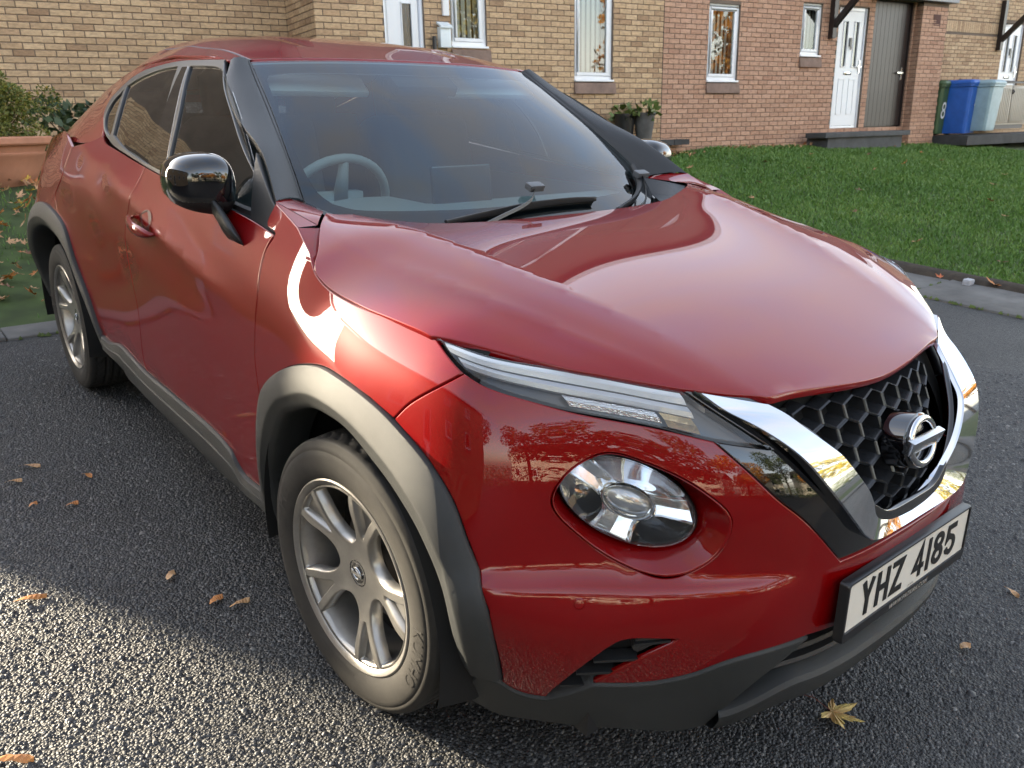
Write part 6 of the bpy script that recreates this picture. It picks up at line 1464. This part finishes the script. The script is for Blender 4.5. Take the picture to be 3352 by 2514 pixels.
def leafmat(name,cols):
    m=bpy.data.materials.new(name);m.use_nodes=True;t=m.node_tree;b=t.nodes['Principled BSDF'];g=t.nodes.new('ShaderNodeNewGeometry');r=t.nodes.new('ShaderNodeValToRGB');E=r.color_ramp.elements;E[0].color=(*cols[0],1);E[1].color=(*cols[-1],1)
    for i,c in enumerate(cols[1:-1]): k=E.new((i+1)/(len(cols)-1));k.color=(*c,1)
    t.links.new(g.outputs['Random Per Island'],r.inputs['Fac']);t.links.new(r.outputs['Color'],b.inputs['Base Color']);b.inputs['Roughness'].default_value=.5
    tr=t.nodes.new('ShaderNodeBsdfTranslucent');t.links.new(r.outputs['Color'],tr.inputs['Color']);mx=t.nodes.new('ShaderNodeMixShader');mx.inputs['Fac'].default_value=.25;o=t.nodes['Material Output'];t.links.new(b.outputs[0],mx.inputs[1]);t.links.new(tr.outputs[0],mx.inputs[2]);t.links.new(mx.outputs[0],o.inputs['Surface']);return m
def foliage(name,n,pos,size,m,parent,flat=.5):
    """leaf quads (folded kite) spread by pos() -> (n,3) points and outward directions"""
    P,D=pos(n);n=len(P);L=size*rng.uniform(.6,1.4,n)[:,None];t=np.cross(D,rng.normal(size=(n,3)));t/=np.linalg.norm(t,axis=1)[:,None]+1e-9
    q=D*.7+rng.normal(size=(n,3))*flat;q/=np.linalg.norm(q,axis=1)[:,None];t=np.cross(q,np.cross(t,q));t/=np.linalg.norm(t,axis=1)[:,None]+1e-9
    V=np.stack([P,P+q*L*.5+t*L*.30,P+q*L,P+q*L*.5-t*L*.30],1).reshape(-1,3);F=np.arange(n*4).reshape(-1,4)
    me=bpy.data.meshes.new(name);me.vertices.add(len(V));me.vertices.foreach_set('co',V.ravel());me.loops.add(F.size);me.loops.foreach_set('vertex_index',F.ravel().astype(np.int32));me.polygons.add(len(F));me.polygons.foreach_set('loop_start',np.arange(0,F.size,4,dtype=np.int32));me.polygons.foreach_set('loop_total',np.full(len(F),4,dtype=np.int32));me.update(calc_edges=True);me.materials.append(m)
    o=bpy.data.objects.new(name,me);COL.objects.link(o)
    if parent:o.parent=parent
    return o
def blobs(cs):
    cs=np.array(cs,float)
    def f(n):
        w=cs[:,3]**2;i=rng.choice(len(cs),n,p=w/w.sum());d=rng.normal(size=(n,3));d/=np.linalg.norm(d,axis=1)[:,None];r=cs[i,3]*rng.uniform(.45,1.0,n)**.45
        return cs[i,:3]+d*r[:,None]*[1,1,.9],d
    return f
sh=[(random.gauss(0,.20),random.gauss(0,.18),.62+random.gauss(0,.15),random.uniform(.09,.17)) for _ in range(34)]+[(.05,0,.95,.10),(-.1,.05,.90,.12),(.25,-.1,.52,.13),(-.25,-.12,.5,.13)]
foliage('shrub_leaves',15000,blobs(sh),.026,leafmat('shrub_leaf',[(.055,.075,.016),(.10,.13,.025),(.15,.17,.03),(.22,.21,.035),(.09,.12,.025),(.27,.19,.03)]),pot)
q=MB()
for k in range(26):
    a=random.uniform(0,6.28);r=random.uniform(.05,.36);z=random.uniform(.55,.95);q.tube([(0,0,.38),(r*.5*math.cos(a),r*.5*math.sin(a),.5*(z)+.15),(r*math.cos(a),r*math.sin(a),z)],[.008,.006,.003],5)
q.build('shrub_stems',mat('stem_brown',(.10,.065,.035),rough=.9),pot)
def shrub(name,c,blist,n,size,m,label,cat):
    o=empty(name,c);tag(o,label,cat);foliage('leaves',n,blobs(blist),size,m,o,.35);q=MB()
    for x,y,z,r in blist[:14]: q.tube([(0,0,0),(x*.5,y*.5,z*.55),(x,y,z)],[.012,.008,.004],5)
    q.build('stems',mat('stem_brown',(.10,.065,.035),rough=.9),o);return o
c=hp(-.55,8.1,.98);shrub('laurel_shrub',tuple(c),[(random.gauss(0,.22),random.gauss(0,.15),.25+random.uniform(0,.42),random.uniform(.08,.14)) for _ in range(16)],800,.10,leafmat('laurel_leaf',[(.030,.055,.022),(.045,.075,.03),(.07,.10,.04),(.035,.06,.025)]),'dark green broad leaved shrub between the pot and the house wall','shrub')
c=hp(-2.1,9.2,1.0);shrub('laurel_shrub',tuple(c),[(random.gauss(0,.25),random.gauss(0,.15),.5+random.uniform(0,.75),random.uniform(.10,.16)) for _ in range(14)],600,.09,leafmat('laurel_leaf_b',[(.02,.05,.02),(.04,.08,.03),(.05,.10,.04)]),'dark green shrub rising behind the potted shrub at the left edge','shrub')
# edging stones and bricks
def rock(x,y,z,sx,sy,sz,m,label,grp,rz=0,seed=0):
    random.seed(seed);b=bmesh.new();bmesh.ops.create_cube(b,size=1);bmesh.ops.subdivide_edges(b,edges=b.edges,cuts=2,use_grid_fill=True)
    for v in b.verts:
        n_=1-.14*max(0,(abs(v.co.x)+abs(v.co.y)+abs(v.co.z)-1.0));v.co=Vector((v.co.x*sx*n_*random.uniform(.92,1.06),v.co.y*sy*n_*random.uniform(.92,1.06),v.co.z*sz*n_*random.uniform(.9,1.08)))
    me=bpy.data.meshes.new('edging_stone');b.to_mesh(me);b.free();me.materials.append(m);o=bpy.data.objects.new('edging_stone' if 'brick' not in label else 'edging_brick',me);COL.objects.link(o);o.location=(x,y,z);o.rotation_euler=(random.uniform(-.05,.05),random.uniform(-.05,.05),rz);[setattr(p,'use_smooth',False) for p in me.polygons];tag(o,label,'stone' if 'brick' not in label else 'brick',grp);return o
SLT=mat('slate_stone',(.085,.090,.092),rough=.85,bump=(25,1,6),noise=(6,.35,6));RBK=mat('old_red_brick',(.26,.085,.05),rough=.9,bump=(50,.6,5),noise=(9,.3,5))
for k,(a,b_,dz,sx,sy,sz,m,lab) in enumerate((( -1.72,4.20,.07,.34,.26,.13,SLT,'flat grey stone of the bed edging nearest the kerb'),(-1.86,4.42,.06,.26,.18,.09,RBK,'worn red edging brick just behind the nearest grey stone'),(-1.72,4.72,.08,.32,.24,.12,SLT,'flat grey edging stone second from the kerb'),(-1.82,4.98,.07,.25,.16,.08,RBK,'worn red edging brick between two grey stones'),(-1.68,5.25,.08,.26,.22,.12,SLT,'grey edging stone third from the kerb'),(-1.72,5.72,.10,.16,.16,.15,mat('pale_stone',(.36,.37,.40),rough=.8),'pale rounded stone at the left edge of the bed'))):
    rock(*hp(a,b_,gz(a,b_)+dz),sx,sy,sz,m,lab,'bed edging stones',HA+.15*((k*37)%5-2)/2,k+3)
random.seed(11)
# ------------------------------------------------------------------ fallen leaves
def maple(scale=1.0,curl=.1,seed=0,lobes=5):
    """a palmate leaf outline, fan-triangulated about its base with a raised midrib"""
    rs=random.Random(seed);pts=[];tips=[(-100,.62),(-52,.92),(0,1.0),(52,.92),(100,.62)]
    def tip(a,r,out):
        a0=R(a)
        for da,f in((-17,.60),(-11,.72),(-9,.66),(-4,.86),(0,1.0),(4,.86),(9,.66),(11,.72),(17,.60)):
            out.append(((r*f)*math.sin(a0+R(da)),(r*f)*math.cos(a0+R(da))))
    for i,(a,r) in enumerate(tips):
        tip(a,r*rs.uniform(.9,1.08),pts)
        if i<4: am=R((a+tips[i+1][0])/2);pts.append((.34*math.sin(am),.34*math.cos(am)))
    pts.append((.12,-.10));pts.append((0,0.0));pts.append((-.12,-.10))
    V=[(0,.05,.02)];n=len(pts)
    for x,y in pts: V.append((x,y,curl*(x*x*.9+(y-.2)**2*.6)+rs.uniform(-.02,.03)))
    F=[(0,1+(k+1)%n,1+k) for k in range(n)]
    V=[(x*scale,y*scale,z*scale) for x,y,z in V];return V,F
def lmat(name,c1,c2,sc=18):
    if name in MAT:return MAT[name]
    m=bpy.data.materials.new(name);m.use_nodes=True;t=m.node_tree;b=t.nodes['Principled BSDF'];tc=t.nodes.new('ShaderNodeTexCoord');n=t.nodes.new('ShaderNodeTexNoise');n.inputs['Scale'].default_value=sc;n.inputs['Detail'].default_value=6;t.links.new(tc.outputs['Object'],n.inputs['Vector']);r=t.nodes.new('ShaderNodeValToRGB');r.color_ramp.elements[0].position=.38;r.color_ramp.elements[0].color=(*c1,1);r.color_ramp.elements[1].position=.62;r.color_ramp.elements[1].color=(*c2,1);t.links.new(n.outputs['Fac'],r.inputs['Fac']);t.links.new(r.outputs['Color'],b.inputs['Base Color']);b.inputs['Roughness'].default_value=.55;MAT[name]=m;return m
def put(o,x,y,z=.006,rz=0,tilt=(0,0)):
    o.matrix_world=QM@Matrix.Translation((x,y,z))@Matrix.Rotation(rz,4,'Z')@Matrix.Rotation(tilt[0],4,'X')@Matrix.Rotation(tilt[1],4,'Y');return o
V,F=maple(.085,.22,3);o=mk('maple_leaf',V,F,lmat('yellow_maple',(.30,.155,.045),(.56,.42,.13),22));put(o,.045,-.765,.010,R(195),(.05,-.08));tag(o,'large yellow maple leaf on the asphalt below the front bumper','leaf')
b=MB();b.tube([(0,0,.002),(-.012,-.045,.012),(-.014,-.10,.004)],.0013,6);b.build('stalk',mat('leaf_stalk',(.12,.04,.03),rough=.6),o)
def sliver(L,w,seed):
    rs=random.Random(seed);P=[];n=7
    for k in range(n+1):
        t=k/n;c=.25*math.sin(t*2.6)*w*2;h=w*math.sin(math.pi*(t*.92+.04))**.7*rs.uniform(.7,1.2);P.append(((t-.5)*L,c-h,.004+.006*math.sin(t*5)));P.append(((t-.5)*L,c+h*.8,.010*t))
    return P,[(2*k,2*k+2,2*k+3,2*k+1) for k in range(n)]
OR=lmat('orange_leaf',(.42,.16,.04),(.58,.27,.09));TN=lmat('tan_leaf',(.42,.24,.11),(.56,.36,.19))
for i,(x,y,L,w,rz,m,lab) in enumerate(((-1.223,1.818,.075,.010,.2,TN,'pale curled leaf scrap on the drive, farthest of those left of the car'),(-1.294,1.713,.055,.009,.5,TN,'short tan leaf scrap on the drive near the left edge'),(-1.071,1.615,.045,.010,-.3,OR,'small orange leaf scrap on the drive nearest the sill'),(-1.273,1.483,.035,.010,1.2,OR,'tiny orange leaf scrap standing on edge at the far left of the drive'),(-1.169,1.408,.050,.010,.9,OR,'twisted orange leaf scrap on the drive left of the doors'),(-1.395,.891,.085,.011,.45,OR,'long orange leaf curl in the sunlit patch at the left'),(-1.038,.772,.045,.014,1.4,TN,'tan folded leaf scrap in the shade behind the front wheel'),(-.977,.571,.050,.015,1.0,OR,'orange crescent leaf scrap beside the front wheel'),(-.931,.517,.065,.010,.75,TN,'thin tan leaf curl nearest the front wheel'),(-1.553,.267,.10,.012,.1,OR,'orange leaf curl at the bottom left corner of the drive'),(.972,-.828,.055,.008,-1.2,TN,'thin tan leaf scrap on the drive at the right edge'),(.578,-.862,.040,.013,.3,TN,'small tan leaf on the drive right of the number plate'))):
    V,F=sliver(L,w,i);o=mk('leaf_scrap',V,F,m);put(o,x,y,.007,rz+R(-38),(.1,.1));tag(o,lab,'leaf','leaf scraps scattered on the drive')
# bed of leaf litter behind the rear wheel: countless, one mass
def litter():
    b=[];cols=4;meshes=[maple(1,.45,s) for s in range(5)];VV=[];FF=[];MM=[]
    n0=0
    for k in range(1500):
        a=random.uniform(-2.6,.9);bb=3.9+4.6*random.random()**.8
        if k>1380: a=random.uniform(6.0,14);bb=8.62-abs(random.gauss(0,.12))
        V,F=random.choice(meshes);s=random.uniform(.035,.085);rm=Matrix.Rotation(random.uniform(0,6.28),3,'Z')@Matrix.Rotation(random.gauss(0,.5),3,'X')@Matrix.Rotation(random.gauss(0,.5),3,'Y');p=hp(a,bb,gz(a,bb)+.012+random.uniform(0,.045))
        for v in V: q=rm@Vector(v)*s;VV.append((p[0]+q.x,p[1]+q.y,p[2]+q.z))
        FF+=[tuple(i+n0 for i in f) for f in F];n0+=len(V);MM+=[random.choice((0,0,0,1,1,2,3))]*len(F)
    o=mk('leaf_litter',VV,FF,[lmat('litter_tan',(.34,.17,.075),(.52,.31,.16),9),lmat('litter_orange',(.36,.115,.03),(.55,.22,.05),9),lmat('litter_brown',(.14,.06,.03),(.26,.12,.06),9),lmat('litter_yellow',(.50,.30,.04),(.60,.42,.07),9)],None,fmat=MM);tag(o,'drift of brown and orange fallen leaves on the bank behind the car','leaf litter',kind='stuff')
litter()
# leaves lying on the lawn, singly
gl=[(6.2,3.1),(7.0,4.4),(7.6,2.6),(8.3,3.4),(8.1,5.2),(9.0,4.0),(9.6,6.1),(10.3,4.7),(6.6,5.6),(7.4,6.3),(8.8,6.6),(10.9,6.5),(11.6,5.3),(12.2,6.7),(9.9,3.2),(6.1,2.2),(6.9,1.9),(7.9,1.7),(9.2,2.0),(10.6,3.7),(8.6,7.3),(10.0,7.6),(11.2,7.4),(12.8,7.5),(7.2,7.4)]
desc=['brown maple leaf on the lawn']
for i,(a,bb) in enumerate(gl):
    p=hp(a,bb,gz(a,bb)+.032);V,F=maple(random.uniform(.055,.085),.5,20+i);m=random.choice((lmat('litter_tan',0,0),lmat('litter_orange',0,0),lmat('litter_brown',0,0)));o=mk('fallen_leaf',V,F,m);o.location=p;o.rotation_euler=(random.gauss(0,.3),random.gauss(0,.3),random.uniform(0,6.28));tag(o,'brown fallen leaf lying on the lawn in front of the houses','leaf','fallen leaves on the lawn')
for i,(x,y,s,m,lab) in enumerate(((5.28,1.35,.05,lmat('red_leaf',(.45,.10,.03),(.60,.20,.06)),'small red leaf on the paving beside the lawn edge'),(5.40,.98,.09,OR,'curled orange oak leaf against the lawn edge'),(5.46,.72,.11,lmat('litter_tan',0,0),'broad tan leaf against the lawn edge nearest the right border'),(5.33,.62,.05,lmat('yellowgreen_leaf',(.42,.40,.10),(.52,.50,.16)),'pale yellow leaf flat on the paving near the right border'))):
    V,F=maple(s,.6,50+i);o=mk('fallen_leaf',V,F,m);put(o,x,y,.035,i*1.3,(.25,-.2));tag(o,lab,'leaf','leaves on the paving')
o=rock(0,0,0,.09,.06,.05,mat('pale_stone',(.36,.37,.40),rough=.8),'small pale stone on the paving by the lawn edge','stones on the paving',.4,9);o.matrix_world=QM@Matrix.Translation((5.30,1.14,.035));o['category']='stone'
# ------------------------------------------------------------------ across the street: trees and a hedge that the paint and glass mirror
def tree(x,y,h,r,cols,label,n=5200,trunk=.2,seed=0,size=.28):
    random.seed(seed);z0=float(drive_z(x,y)) if y<0 else 0
    o=empty('broadleaf_tree',(x,y,z0));tag(o,label,'tree','trees across the street');q=MB();top=Vector((random.uniform(-.4,.4),random.uniform(-.4,.4),h*.82));q.tube([(0,0,-.2),(0,0,h*.25),tuple(top*.6),tuple(top)],[trunk,trunk*.8,trunk*.5,.03],9)
    bl=[]
    for k in range(22):
        a=k*2.4;zz=h*random.uniform(.34,.95);rr=r*math.sqrt(max(.05,1-((zz/h-.62)/.42)**2))*random.uniform(.5,.95);p=(rr*math.cos(a),rr*math.sin(a),zz);q.tube([tuple(Vector((top.x*zz/h,top.y*zz/h,zz*.72))),p],[trunk*.28,.02],5);bl.append((*p,r*random.uniform(.22,.36)))
    q.build('trunk',mat('bark',(.075,.06,.048),rough=.9,bump=(12,1,5)),o);foliage('crown',n,blobs(bl),size,leafmat('tree_leaf_%d'%seed,cols),o,.8);return o
ORG=[(.42,.16,.02),(.60,.27,.03),(.50,.20,.02),(.66,.36,.05)];YEL=[(.38,.28,.03),(.55,.42,.05),(.25,.24,.03)];GRN=[(.035,.06,.015),(.06,.09,.02),(.09,.12,.03),(.12,.12,.03)]
tree(-9,-17,9,3.6,GRN,'tall green tree across the street, leftmost of the row',seed=1);tree(-3.5,-19,8,3.2,ORG,'orange autumn maple across the street left of the middle',seed=2);tree(2.5,-20,10,3.8,GRN,'big green tree across the street facing the bonnet',seed=3);tree(8,-18,7.5,3.2,ORG,'orange autumn maple across the street right of the middle',seed=4);tree(14,-15,9,3.6,YEL,'yellow autumn tree across the street to the right',seed=5);tree(-16,-10,9,3.6,GRN,'dark tree across the street at the far left',seed=6);tree(20,-8,8,3.2,ORG,'orange autumn maple at the far right of the street',seed=7)
b=MB()
hd=empty('clipped_hedge',(0,-14,float(drive_z(0,-14))));tag(hd,'long clipped green hedge across the street','hedge')
foliage('hedge_leaves',9000,lambda n:(np.c_[rng.uniform(-22,22,n),rng.uniform(-.6,.6,n),rng.uniform(0,1.5,n)],np.c_[rng.normal(size=(n,1)),np.abs(rng.normal(size=(n,1))),np.abs(rng.normal(size=(n,1)))]/1.6),.16,leafmat('hedge_leaf',GRN),hd,.8)

# unseen houses added across the street, in full sun: the light they throw back fills the shaded fronts, and the paint mirrors them
RND=mat('cream_render',(.62,.56,.46),rough=.9,noise=(2,.1,4))
for i,(x,w_,lab) in enumerate(((-14,9,'unseen cream rendered house added across the street for fill light, leftmost of three'),(-2,9,'unseen cream rendered house added across the street for fill light, middle of three'),(11,10,'unseen cream rendered house added across the street for fill light, rightmost of three'))):
    o=empty('fill_house',(x,-27,-2.2));tag(o,lab,'house','fill houses added across the street');b=MB();b.box((0,-3,2.7),(w_,6,5.4));b.build('wall',RND,o)
    b=MB();b.add([(-w_/2-.3,.4,5.4),(w_/2+.3,.4,5.4),(w_/2+.3,-3,7.6),(-w_/2-.3,-3,7.6),(-w_/2-.3,-6.4,5.4),(w_/2+.3,-6.4,5.4)],[(0,1,2,3),(3,2,5,4)]);b.build('roof',TILE,o)
    for k in(-.3,.05,.32):
        for z in(1.5,4.0):
            b=MB();b.box((k*w_,.02,z),(1.2,.08,1.2));f=b.build('window',UPVC,o);b=MB();b.box((k*w_,.07,z),(1.0,.02,1.0));b.build('pane',GLOSSB,f)
